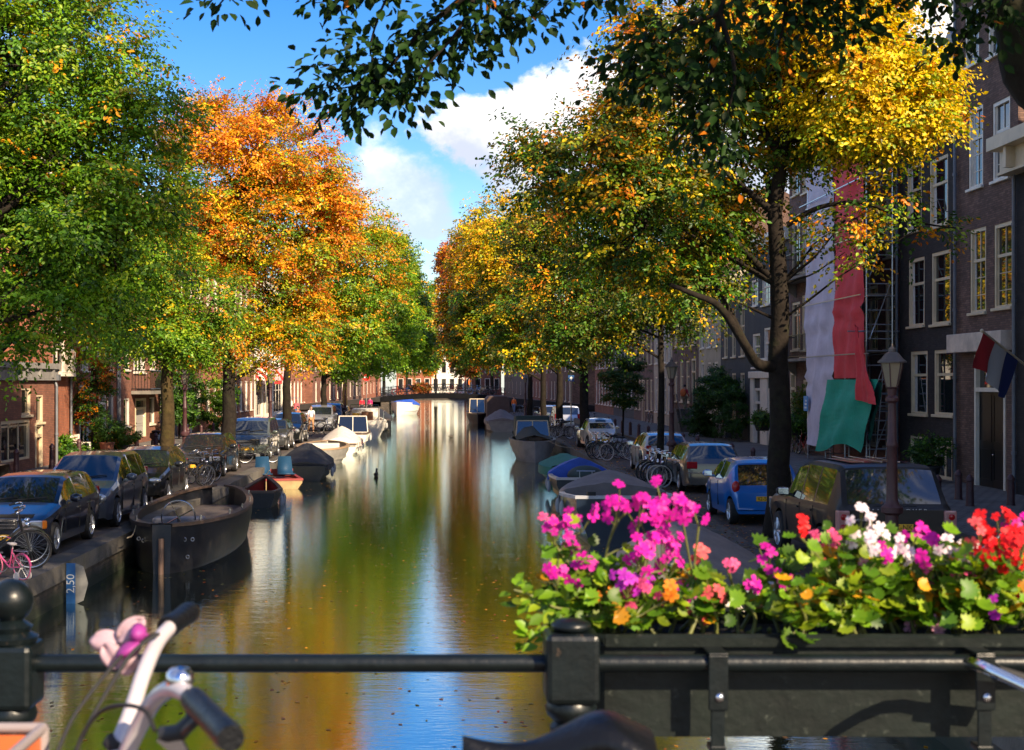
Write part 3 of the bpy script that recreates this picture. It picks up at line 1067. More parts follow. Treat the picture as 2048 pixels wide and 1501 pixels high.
door_green = mat('door_dark_green', (.012, .035, .022), .3, var=.2)
curtain = mat('curtain_white', (.5, .48, .44), .9, var=.2, vs=9.)


def facade_wall(mb, X, side, y0, y1, z0, z1, ops, rev=.2):
    ys = sorted({y0, y1, *[o[0] for o in ops], *[o[1] for o in ops]})
    zs = sorted({z0, z1, *[o[2] for o in ops], *[o[3] for o in ops]})
    ys = [y for y in ys if y0 - 1e-6 <= y <= y1 + 1e-6]
    zs = [z for z in zs if z0 - 1e-6 <= z <= z1 + 1e-6]
    for a, b in zip(ys, ys[1:]):
        for c, d in zip(zs, zs[1:]):
            m, n = (a + b) / 2, (c + d) / 2
            if any(o[0] < m < o[1] and o[2] < n < o[3] for o in ops): continue
            mb.quad((X, a, c), (X, b, c), (X, b, d), (X, a, d))
    for o in ops:
        a, b, c, d = o[:4]
        e = X + side * rev
        mb.quad((X, a, c), (e, a, c), (e, a, d), (X, a, d))
        mb.quad((X, b, c), (X, b, d), (e, b, d), (e, b, c))
        mb.quad((X, a, d), (e, a, d), (e, b, d), (X, b, d))
        mb.quad((X, a, c), (X, b, c), (e, b, c), (e, a, c))


def house(label, side, X, y0, y1, H, wall, ops, frame=None, roof='gable', roofm=None, cornice=None, cm=None, depth=9., pipe=None, name='canal_house', group=None, base=0.,
          dorm=None, muntins=True):
    """ops: (ya, yb, za, zb, kind) kinds win, sash, french, door, dark, shop"""
    frame = frame or white_paint
    cm = cm or frame
    if side < 0:
        y0, y1 = y0 * KL, y1 * KL
        ops = [(o[0] * KL, o[1] * KL) + tuple(o[2:]) for o in ops]
        pipe = [q * KL for q in pipe] if pipe else None
    y0 += .006
    y1 -= .006
    org = (X, (y0 + y1) / 2, 0)
    t = thing(name, label, 'house', org, 0, group or ('canal houses on the right bank' if side > 0 else 'canal houses on the left bank'))
    s = side
    mb = MB()
    ops = [o for o in ops if o[0] > y0 + .05 and o[1] < y1 - .05]
    facade_wall(mb, X, s, y0, y1, base, H, ops)
    B = X + s * depth
    mb.quad((X, y0, base), (X, y0, H), (B, y0, H), (B, y0, base))
    mb.quad((X, y1, base), (B, y1, base), (B, y1, H), (X, y1, H))
    mb.quad((B, y0, base), (B, y0, H), (B, y1, H), (B, y1, base))
    if roof == 'gable':      # end walls up to the ridge, ridge along the canal
        rx, rz = X + s * depth / 2, H + 2.6
        mb.add([(X, y0, H), (B, y0, H), (rx, y0, rz), (X, y1, H), (B, y1, H), (rx, y1, rz)], [(0, 1, 2), (3, 5, 4)])
    mb.build('wall', wall, t, org=org, fixn=False)
    rm = roofm or roof_tile
    ro = MB()
    if roof == 'gable':
        rx, rz = X + s * depth / 2, H + 2.6
        ro.add([(X - s * .1, y0, H - .02), (X - s * .1, y1, H - .02), (rx, y1, rz), (rx, y0, rz), (B + s * .1, y0, H - .02), (B + s * .1, y1, H - .02)], [(0, 1, 2, 3), (3, 2, 5, 4)])
    elif roof == 'front':    # steep gable towards the canal
        ym, rz = (y0 + y1) / 2, H + 3.2
        ro.add([(X + s * .05, y0, H), (X + s * .05, ym, rz), (B, ym, rz), (B, y0, H), (X + s * .05, y1, H), (B, y1, H)], [(0, 1, 2, 3), (1, 4, 5, 2)])
        gw = MB()
        gw.prism([(y0, H), (y1, H), (ym + .5, rz + .25), (ym - .5, rz + .25)], X, X + s * .3, 'yz')
        gw.build('gable', wall, t, org=org, fixn=True)
    else:
        ro.quad((X, y0, H), (X, y1, H), (B, y1, H), (B, y0, H))
    ro.build('roof', rm, t, org=org)
    if cornice:
        c = MB()
        zc, hc, dp = cornice
        c.box(X - s * .02, X - s * dp * .5, y0, y1, zc, zc + hc * .62)
        c.box(X - s * .02, X - s * dp, y0 - .0, y1, zc + hc * .62, zc + hc)
        c.box(X - s * .02, X - s * dp * .62, y0, y1, zc - .08, zc - .004)
        n = max(2, int((y1 - y0) / 1.5))
        for i in range(n):
            yy = y0 + (y1 - y0) * (i + .5) / n
            c.box(X - s * dp * .5, X - s * dp * .85, yy - .09, yy + .09, zc + .02, zc + hc * .61)
        c.build('cornice', cm, t, org=org)
    if pipe is not None:
        for q in pipe:
            pp = MB()
            pp.tube([(X - s * .1, q, .05), (X - s * .1, q, H - .5), (X - s * .02, q, H - .2)], .055, 8)
            for zz in np.arange(1.2, H - 1, 2.1): pp.lathe([(.075, zz), (.075, zz + .09)], 8, (X - s * .1, q, 0))
            pp.box(X - s * .22, X - s * .01, q - .14, q + .14, H - .28, H - .05)
            pp.build('drainpipe', zinc, t, org=org)
    for o in ops:
        ya, yb, za, zb, kind = o[:5]
        fm = o[5] if len(o) > 5 else frame
        e0, e1 = X + s * .02, X + s * .14
        if kind in ('win', 'sash', 'french', 'shop', 'narrow'):
            f = MB()
            cw = .11 if kind != 'narrow' else .07
            for a, b in ((ya, ya + cw), (yb - cw, yb)): f.box(e0, e1, a, b, za, zb)
            f.box(e0, e1, ya + cw, yb - cw, zb - cw, zb)
            f.box(e0, e1, ya + cw, yb - cw, za, za + .07)
            i0, i1 = X + s * .08, X + s * .13
            zt = za + (zb - za) * .62
            ym = (ya + yb) / 2
            if kind in ('win', 'sash'):
                f.box(X + s * .06, i1, ya + cw, yb - cw, zt - .045, zt + .045)
                for a in (ya + cw, yb - cw - .05): f.box(i0, i1, a, a + .05, za + .07, zb - cw)
                if kind == 'sash':
                    f.box(i0, i1, ym - .018, ym + .018, za + .07, zt - .045)
                    f.box(i0, i1, ym - .018, ym + .018, zt + .045, zb - cw)
                    for k in (1, 2): f.box(i0 + s * .005, i1 - s * .005, ya + cw + .05, yb - cw - .05, za + (zt - za) * k / 3 - .012, za + (zt - za) * k / 3 + .012)
            elif kind == 'french':
                f.box(i0, i1, ym - .06, ym + .06, za + .07, zb - cw)
                f.box(i0, i1, ya + cw, yb - cw, zt + .2, zt + .28)
            elif kind == 'shop':
                for k in (1, 2): f.box(i0, i1, ya + (yb - ya) * k / 3 - .04, ya + (yb - ya) * k / 3 + .04, za + .07, zb - cw)
                f.box(i0, i1, ya + cw, yb - cw, zt + .3, zt + .36)
            fo = f.build('window', fm, t, org=org)
            p = MB()
            p.quad((X + s * .105, ya + cw, za), (X + s * .105, yb - cw, za), (X + s * .105, yb - cw, zb - cw), (X + s * .105, ya + cw, zb - cw))
            p.build('pane', pane_glass, fo, org=org)
            if kind in ('sash', 'win', 'french') and (int(ya * 7 + za * 13) % 5) < 3 and abs(ya) < 110:
                cu = MB()
                wv = (yb - ya - 2 * cw) * (.16 + .05 * (int(ya * 11) % 3))
                for a_, sg in ((ya + cw, 1), (yb - cw, -1)):
                    xs_ = [X + s * (.1 - .004 * (k % 2)) for k in range(9)]
                    cu.grid([[(xs_[k], a_ + sg * wv * k / 8, za + .05), (xs_[k], a_ + sg * wv * k / 8 * (.8 if zb - za > 2.2 else 1), zb - cw)] for k in range(9)])
                cu.build('curtain', curtain, fo, org=org)
            if kind != 'shop':
                MB().box(X - s * .09, X + s * .018, ya - .06, yb + .06, za - .09, za - .002).build('sill', fm, fo, org=org, bevel=.015)
        elif kind in ('door', 'door2'):
            dm = o[6] if len(o) > 6 else door_black
            f = MB()
            zt = zb - max(.45, (zb - za) * .26)
            for a, b in ((ya, ya + .12), (yb - .12, yb)): f.box(X - s * .03, e1, a, b, za, zb)
            f.box(X - s * .03, e1, ya + .12, yb - .12, zb - .12, zb)
            f.box(X - s * .05, e1, ya + .12, yb - .12, zt - .06, zt + .06)
            fo = f.build('door_frame', fm, t, org=org)
            p = MB()
            p.quad((X + s * .1, ya + .12, zt + .06), (X + s * .1, yb - .12, zt + .06), (X + s * .1, yb - .12, zb - .12), (X + s * .1, ya + .12, zb - .12))
            p.build('pane', pane_glass, fo, org=org)
            d = MB()
            lv = [(ya + .12, yb - .12)] if kind == 'door' else [(ya + .12, (ya + yb) / 2 - .008), ((ya + yb) / 2 + .008, yb - .12)]
            for a, b in lv:
                d.box(X + s * .08, X + s * .13, a, b, za, zt - .06)
                h = zt - za
                for c0, c1 in ((.10, .40), (.48, .94)):
                    for q0, q1 in ((a + .08, a + .11), (b - .11, b - .08)): d.box(X + s * .065, X + s * .0795, q0, q1, za + h * c0, za + h * c1)
                    for q in (c0, c1): d.box(X + s * .065, X + s * .0795, a + .11, b - .11, za + h * q, za + h * q + .03)
            do = d.build('door', dm, t, org=org)
            MB().ball((X + s * .05, lv[0][1] - .07, za + 1.05), .035, 8, 6).build('handle', chrome, do, org=org)
    return t


def wpx(u0, u1, vt, vb, kind, X=FR, *ex):
    """an opening of a facade from photo pixels"""
    a, b = sorted((fy(u0, X), fy(u1, X)))
    c = (a + b) / 2
    uc = UX + X * F / c
    k = KL if X < 0 else 1.
    return (a / k, b / k, CH - (vb - VY) * c / F, CH - (vt - VY) * c / F, kind) + ex


def rows(y0, y1, n, w, zs, kind='sash', skip=()):
    out = []
    for j, (za, zb) in enumerate(zs):
        for i in range(n):
            if (j, i) in skip: continue
            c = y0 + (y1 - y0) * (i + .5) / n
            out.append((c - w / 2, c + w / 2, za, zb, kind))
    return out


# --- right bank
house('black painted corner house at the right edge with a pale cornice', 1, FR - .15, 33., 38.9, 9.6, b_dark,
      [(34.2, 35.4, 5.2, 7.8, 'sash'), (36.4, 37.6, 5.2, 7.8, 'sash'), (34.2, 35.4, 1., 3.8, 'sash'), (36.4, 37.6, 1., 3.8, 'sash')], cornice=(9.0, .95, .75), cm=cream_paint, pipe=[38.6])
zt = CH
hb = house('purple brown brick house with black double doors under a white awning strip', 1, FR, 38.9, 43.62, 15.6, b_brown,
           [wpx(1937, 1966, 215, 375, 'sash'), wpx(1985, 2020, 200, 358, 'sash'), wpx(1940, 1972, 457, 625, 'sash', FR, cream_paint), wpx(1988, 2025, 446, 615, 'sash', FR, cream_paint),
            wpx(1930, 1958, 10, 130, 'sash'), wpx(1976, 2010, -20, 108, 'sash'), (39.75, 42.05, .02, 4.02, 'door2', white_paint, door_black)], cornice=(15.2, .5, .4), pipe=[43.45])
ox = hb.location
MB().box(FR - .42, FR - .02, 39.1, 43.3, 4.1, 4.66).build('awning_box', mat('pale_pink_board', (.62, .50, .40), .6, var=.25, vs=2.), hb, org=ox, bevel=.02)
house('black painted brick house with cream window surrounds and a basement door', 1, FR, 43.62, 49.0, 11.4, b_dark,
      [wpx(1814, 1843, 330, 462, 'win', FR, cream_paint), wpx(1859, 1896, 315, 452, 'win', FR, cream_paint), wpx(1817, 1849, 517, 652, 'win', FR, cream_paint), wpx(1863, 1901, 503, 648, 'win', FR, cream_paint),
       wpx(1821, 1855, 703, 828, 'win', FR, cream_paint), wpx(1868, 1908, 700, 830, 'win', FR, cream_paint), (46.7, 47.9, .12, 1.38, 'narrow', cream_paint), (43.95, 45.6, .12, 1.36, 'french', cream_paint)],
      cornice=(11.25, 1.15, .6), cm=cream_paint)
# roof storey of the black house: boarded wall with a grey dormer
t = thing('roof_dormer', 'grey dormer with board cladding on the roof of the black house', 'dormer', (FR + 1.2, 46.3, 12.4))
wb = MB()
for i in range(9): wb.box(FR + 1.2 + .03 * (i % 2), FR + 4, 43.9, 48.7, 12.4 + i * .24, 12.4 + i * .24 + .235)
wb.build('board_wall', mat('weathered_boards', (.16, .12, .09), .8, var=.35, vs=3.), t, org=t.location)
dm = MB()
dm.prism([(44.4, 13.1), (46.4, 13.1), (46.4, 13.9), (45.4, 14.6), (44.4, 13.9)], FR + .4, FR + 2.4, 'yz')
dm.build('dormer', mat('dormer_zinc', (.30, .31, .34), .6, var=.15), t, org=t.location, fixn=True)
sh = house('brown brick house behind the scaffold, cream window frames', 1, FR + .05, 49.0, 57.4, 13.2, b_redbrown,
           rows(49.2, 57.2, 4, 1.15, [(.9, 3.2), (4.4, 6.8), (7.7, 10.), (10.7, 12.6)], 'sash'), frame=cream_paint, cornice=(12.8, .6, .5), pipe=[49.15])
bh = house('brown brick house with iron balconies beside the trunk of the yellow tree', 1, FR, 57.4, 64.6, 13.4, b_brown,
           [wpx(1584, 1600, 605, 700, 'french', FR, cream_paint), wpx(1604, 1622, 590, 700, 'french', FR, cream_paint), wpx(1584, 1600, 430, 545, 'french', FR, cream_paint),
            wpx(1604, 1620, 425, 545, 'french', FR, cream_paint), wpx(1582, 1592, 745, 870, 'door', FR, cream_paint, door_green), wpx(1606, 1620, 760, 850, 'sash', FR, cream_paint),
            wpx(1584, 1600, 290, 390, 'sash', FR, cream_paint), wpx(1604, 1620, 280, 385, 'sash', FR, cream_paint)], cornice=(13., .6, .5))
for zf in (CH + (VY - 718) * 61 / F, CH + (VY - 556) * 61 / F):
    q = MB()
    q.box(FR - .9, FR - .01, 58.2, 63.6, zf - .12, zf)
    for yy in (58.5, 63.3): q.prism([(FR - .02, zf - .13), (FR - .8, zf - .13), (FR - .02, zf - .75)], yy - .08, yy + .08, 'xz')
    bo = q.build('balcony', mat('balcony_stone', (.2, .18, .15), .8, var=.3), bh, org=bh.location, fixn=True)
    q = MB()
    for zz in (.08, 1.0): q.tube([(FR - .02, 58.25, zf + zz), (FR - .86, 58.25, zf + zz), (FR - .86, 63.55, zf + zz), (FR - .02, 63.55, zf + zz)], .025, 5)
    for i in range(28): q.tube([(FR - .86, 58.25 + i * 5.3 / 27, zf), (FR - .86, 58.25 + i * 5.3 / 27, zf + 1.)], .012, 4)
    q.build('railing', black_paint, bo, org=bh.location)
wh = house('dark grey house with a white panelled ground floor portal', 1, FR, 64.6, 73.2, 10.2, b_grey,
           [wpx(1503, 1516, 560, 612, 'sash'), wpx(1524, 1540, 552, 610, 'sash'), wpx(1505, 1520, 668, 735, 'sash'), wpx(1528, 1552, 655, 735, 'sash'),
            (67., 68.6, .1, 2.9, 'door', white_paint, mat('door_pale', (.6, .57, .52), .4)), (70.2, 71.6, .1, 2.9, 'door', white_paint, door_black)], cornice=(9.9, .5, .4))
q = MB()
for a, b in ((66.2, 66.95), (68.65, 70.15), (71.65, 72.4)): q.box(FR - .10, FR - .004, a, b, .0, 3.4)
q.box(FR - .18, FR - .004, 66.1, 72.5, 3.4, 3.75)
q.box(FR - .10, FR - .004, 68.61, 70.19, 3.76, 4.4)
q.build('portal', white_paint, wh, org=wh.location, bevel=.02)
house('low dark grey house with tall pale windows above the ivy hedge', 1, FR, 73.2, 80.5, 8.6, b_grey, rows(73.6, 80.2, 3, 1.1, [(1.2, 3.7), (4.6, 7.2)], 'sash'), frame=cream_paint, cornice=(8.3, .4, .35))
house('narrow cream fronted house with pilasters and a pediment doorway', 1, FR, 80.5, 87.4, 9.0, b_cream, rows(80.8, 87.2, 3, 1.05, [(2.0, 4.4), (5.3, 7.9)], 'sash') +
      [(81., 82.2, .1, 1.4, 'narrow')], frame=white_paint, cornice=(8.7, .5, .4))
st = house('tall brown house with paired cream windows and front steps', 1, FR, 87.4, 97.5, 13., b_brown, rows(87.8, 97.2, 4, 1.2, [(1.9, 4.6), (5.6, 8.2), (9.2, 11.6)], 'sash', {(0, 0)}) +
           [(88.3, 89.7, 1.5, 4.7, 'door2', cream_paint, door_green)], frame=cream_paint, cornice=(12.7, .6, .5))
q = MB()
for i in range(8): q.box(FR - .05, FR - 1.3, 86.3 + i * .25, 89.8, .0 + i * .19, .0 + (i + 1) * .19 - .001)
q.build('front_steps', stone, st, org=st.location)
q = MB()
for x in (FR - .1, FR - 1.25):
    q.tube([(x, 86.3, .9), (x, 88.3, 2.45), (x, 89.7, 2.45)], .03, 5)
    for i in range(9): q.tube([(x, 86.3 + i * .42, max(.05, i * .19)), (x, 86.3 + i * .42, min(2.45, .9 + i * .33))], .015, 4)
q.build('step_railing', black_paint, st, org=st.location)
house('cream plastered house with tall white windows right of the slender tree', 1, FR, 97.5, 106., 12., b_cream, rows(97.8, 105.8, 4, 1.1, [(1., 3.6), (4.6, 7.), (8.2, 10.6)], 'sash'), cornice=(11.7, .5, .45))
house('brick house with an ochre front door strip left of the slender tree', 1, FR, 106., 117., 12.6, b_brown, rows(106.3, 116.7, 5, 1.1, [(1., 3.4), (4.6, 7.), (8.2, 10.6)], 'sash', {(0, 2)}) +
      [(110.9, 112.2, .1, 3.4, 'door', cream_paint, door_wood)], frame=cream_paint, cornice=(12.3, .5, .45))
house('dark house near the far bridge on the right bank', 1, FR, 117., 131., 13., b_grey, rows(117.5, 130.6, 6, 1.1, [(1., 3.4), (4.6, 7.), (8.2, 10.6)], 'sash'), cornice=(12.7, .5, .45))
house('last brick house before the far bridge on the right bank', 1, FR, 131., 147., 13.4, b_redbrown, rows(131.5, 146.6, 6, 1.2, [(1., 3.4), (4.6, 7.), (8.2, 10.6)], 'sash'), cornice=(13., .5, .45))
# beside the bridge, out of the frame on the right; they shade the quay
house('brick house right of the black corner house, outside the view', 1, FR, 20., 32.95, 12.6, b_brown, rows(20.4, 32.6, 6, 1.2, [(1., 3.4), (4.6, 7.), (8.2, 10.6)], 'sash'), cornice=(12.3, .5, .45))
house('corner house at the cross street, outside the view', 1, FR, 6., 19.95, 12.4, b_redbrown, rows(6.4, 19.6, 6, 1.2, [(1., 3.4), (4.6, 7.), (8.2, 10.6)], 'sash'), cornice=(12., .5, .45))

# --- left bank
h1 = house('low brick side building with a grey stone band at the left edge', -1, FL + .75, 36., 48.2, 3.55, b_redbrown,
           [(44.3, 45.3, 2.05, 3.0, 'narrow', cream_paint), (45.9, 46.7, 1.75, 2.75, 'narrow', cream_paint), (45.75, 46.55, .1, 1.72, 'door', cream_paint, door_wood), (42.2, 45.2, .5, 1.9, 'shop', cream_paint)],
           roof='flat', cornice=(3.35, .55, .22), cm=mat('grey_stone_band', (.20, .19, .18), .8, var=.25), depth=5., pipe=[48.0])
h2 = house('red brick house with a white french window and an arched wooden door', -1, FL, 48.2, 52.6, 11.6, b_red,
           [(50.3, 51.9, 3.55, 6.2, 'french'), (49.2, 51., .05, 2.7, 'door', door_wood, door_wood), (49.1, 51.7, 7.4, 9.8, 'french')], cornice=(11.3, .5, .4), pipe=[52.45])
h3 = house('sunlit red brick house with tall white windows behind the small street tree', -1, FL, 52.6, 60.2, 12., b_red,
           [(54.2, 55.4, 3.7, 6.6, 'french'), (56.0, 57.2, 3.7, 6.6, 'french'), (58., 59.3, 3.8, 6.4, 'sash'), (54., 55.9, .1, 3.1, 'french'), (57., 58.1, .1, 3., 'door', white_paint, door_green),
            (58.5, 59.6, .9, 2.9, 'narrow')] + rows(52.9, 60., 3, 1.2, [(7.8, 10.2)], 'sash'), cornice=(11.7, .5, .4), pipe=[60.0])
h4 = house('brown brick house with an iron balcony and slim white windows', -1, FL, 60.2, 73., 12.4, b_redbrown,
           [wpx(247, 259, 700, 740, 'narrow', FL), wpx(300, 312, 700, 738, 'narrow', FL), wpx(267, 291, 697, 745, 'french', FL), wpx(248, 259, 797, 853, 'narrow', FL), wpx(299, 309, 795, 848, 'narrow', FL),
            wpx(270, 291, 797, 875, 'door', FL, cream_paint, mat('door_pale_panels', (.35, .33, .30), .5)), (69.4, 71.6, .9, 3.2, 'sash'), (69.4, 71.6, 4.4, 6.8, 'sash')] +
           rows(60.6, 72.8, 4, 1.2, [(8., 10.4)], 'sash'), cornice=(12.1, .5, .4), pipe=[72.8, 60.35])
a, b = fy(308, FL), fy(262, FL)
a, b = min(a, b), max(a, b)
zf = CH - (782 - VY) * 71 / F
q = MB()
q.box(FL + .01, FL + 1.0, a, b, zf - .16, zf)
bo = q.build('balcony', mat('balcony_stone', (.2, .18, .15), .8, var=.3), h4, org=h4.location)
q = MB()
for zz in (.1, 1.0): q.tube([(FL + .02, a + .05, zf + zz), (FL + .95, a + .05, zf + zz), (FL + .95, b - .05, zf + zz), (FL + .02, b - .05, zf + zz)], .03, 5)
for i in range(26): q.tube([(FL + .95, a + .05 + i * (b - a - .1) / 25, zf), (FL + .95, a + .05 + i * (b - a - .1) / 25, zf + 1)], .014, 4)
for i in range(7): q.tube([(FL + .05 + i * .15, a + .05, zf), (FL + .05 + i * .15, a + .05, zf + 1)], .014, 4)
q.build('railing', black_paint, bo, org=h4.location)
q = MB()
for zz in (.05, .95): q.tube([(FL + .02, 55.2, 3.55 + zz), (FL + .4, 55.2, 3.55 + zz), (FL + .4, 57.2, 3.55 + zz), (FL + .02, 57.2, 3.55 + zz)], .022, 5)
for i in range(12): q.tube([(FL + .4, 55.2 + i * 2. / 11, 3.55), (FL + .4, 55.2 + i * 2. / 11, 4.5)], .012, 4)
q.box(FL + .01, FL + .42, 55.17, 57.23, 3.44, 3.55)
q.build('railing', white_paint, h2, org=h2.location)
house('dark brick house with a red lower wall behind the second tree trunk', -1, FL, 73., 82., 12.2, b_redbrown, rows(73.4, 81.8, 3, 1.25, [(1., 3.3), (4.5, 7.), (8.2, 10.4)], 'sash', {(0, 1)}) +
      [(76.8, 78., .1, 3.1, 'door', white_paint, mat('door_red', (.45, .05, .02), .4))], cornice=(11.9, .5, .4), pipe=[73.2])
house('red brick house with striped light left of the shop awnings', -1, FL, 82., 93., 12., b_red, rows(82.4, 92.8, 4, 1.2, [(1., 3.3), (4.5, 7.), (8.2, 10.4)], 'sash'), cornice=(11.7, .5, .4))
house('brown brick house with white windows before the shop', -1, FL, 93., 104., 12.4, b_redbrown, rows(93.4, 103.8, 4, 1.2, [(1., 3.3), (4.5, 7.), (8.2, 10.4)], 'sash'), cornice=(12.1, .5, .4))
s7 = house('white plastered shop house with red striped awnings', -1, FL, 104., 124., 11.6, b_white, rows(104.4, 123.8, 7, 1.3, [(4.9, 7.2), (8.2, 10.2)], 'sash') +
           [(105., 108.6, .4, 3.2, 'shop'), (109.2, 110.6, .1, 3.1, 'door', white_paint, door_wood), (111.2, 115., .4, 3.2, 'shop'), (116., 122.6, .4, 3.2, 'shop')], cornice=(11.3, .5, .4))
house('brick house beyond the shop on the left bank', -1, FL, 124., 147., 12.2, b_red, rows(124.4, 146.8, 7, 1.3, [(1., 3.3), (4.5, 7.), (8.2, 10.4)], 'sash'), cornice=(11.9, .5, .4))
# striped awnings on the shop
red_cloth = mat('awning_red', (.55, .03, .03), .8)
white_cloth = mat('awning_white', (.75, .72, .68), .8)
for k, (ya, yb) in enumerate(((115.2, 120.2), (121.8, 127))):
    aw = MB()
    wa = MB()
    n = 18
    prof = [(FL + .02, 4.75), (FL + .5, 4.6), (FL + 1.0, 4.25), (FL + 1.45, 3.75), (FL + 1.6, 3.35)]
    for i in range(n):
        m_ = aw if i % 2 else wa
        c0, c1 = ya + (yb - ya) * i / n, ya + (yb - ya) * (i + 1) / n
        m_.grid([[(x, c0, z) for x, z in prof], [(x, c1, z) for x, z in prof]])
    for yy in (ya, yb):
        for i in range(6):
            f0, f1 = i / 6, (i + 1) / 6
            m_ = aw if i % 2 else wa
            m_.grid([[(FL + .02 + (x - FL) * 1. * f, yy, 3.35 + (z - 3.35) * f + 0 * f) for x, z in prof] for f in (max(f0, .02), f1)])
    aw.box(FL + 1.58, FL + 1.62, ya, yb, 3.05, 3.34)
    ao = aw.build('awning_stripes', red_cloth, s7, org=s7.location)
    wa.build('awning_cloth', white_cloth, ao, org=s7.location)
# cross street houses and the white house that closes the view


def end_house(label, x0, x1, H, wall, gable, cols, zs):
    Y = 334.
    org = ((x0 + x1) / 2, Y, 0)
    t = thing('canal_house', label, 'house', org, 0, 'houses closing the far end of the canal')
    m = MB()
    m.box(x0, x1, Y, Y + 8, 0, H)
    m.build('wall', wall, t, org=org)
    g = MB()
    xm = (x0 + x1) / 2
    g.prism([(x0, H + .003), (x1, H + .003), (xm + 1, H + gable), (xm - 1, H + gable)], Y, Y + 8, 'xz')
    g.build('gable', wall, t, org=org, fixn=True)
    for za, zb in zs:
        for i in range(cols):
            c = x0 + (x1 - x0) * (i + .5) / cols
            f = MB()
            f.box(c - .62, c + .62, Y - .06, Y - .003, za - .1, zb + .1)
            fo = f.build('window', white_paint, t, org=org)
            p = MB()
            p.quad((c - .5, Y - .07, za), (c + .5, Y - .07, za), (c + .5, Y - .07, zb), (c - .5, Y - .07, zb))
            p.build('pane', pane_glass, fo, org=org)


end_house('white gabled house glimpsed between the trees at the end of the canal', -2.6, 5.2, 15., b_white, 3.4, 4, [(1.5, 4), (5.5, 8), (9.5, 12)])
end_house('red brick house left of the white gabled house at the end of the canal', -11, -2.62, 12., b_red, 3., 4, [(1.5, 4), (5.5, 8), (9.2, 11)])
end_house('brown brick house right of the white gabled house at the end of the canal', 5.22, 14, 12., b_redbrown, 3., 4, [(1.5, 4), (5.5, 8), (9.2, 11)])
for k, (s, y0, y1, H, wl) in enumerate(((1, 156, 190, 12, b_brown), (1, 190.02, 236, 12.6, b_redbrown), (1, 236.02, 329, 12, b_grey), (-1, 142, 180, 12.4, b_redbrown), (-1, 180.02, 228, 12, b_brown), (-1, 228.02, 299, 12.6, b_red))):
    house(['brick terrace just beyond the far bridge', 'second terrace beyond the far bridge', 'last terrace before the end of the canal'][k % 3] + (' on the right bank' if s > 0 else ' on the left bank'), s, 14.5 * s, y0, y1, H, wl,
          rows(y0 + 1, y1 - 1, 6, 1.3, [(1., 3.3), (4.5, 7.), (8.2, 10.4)], 'sash'), cornice=(H - .3, .5, .4))
# ------------------------------------------------------------------ cars
def paint(name, c, metal=.35, rough=.28):
    return mat(name, c, rough, metal=metal, coat=1., var=.06, vs=.8)


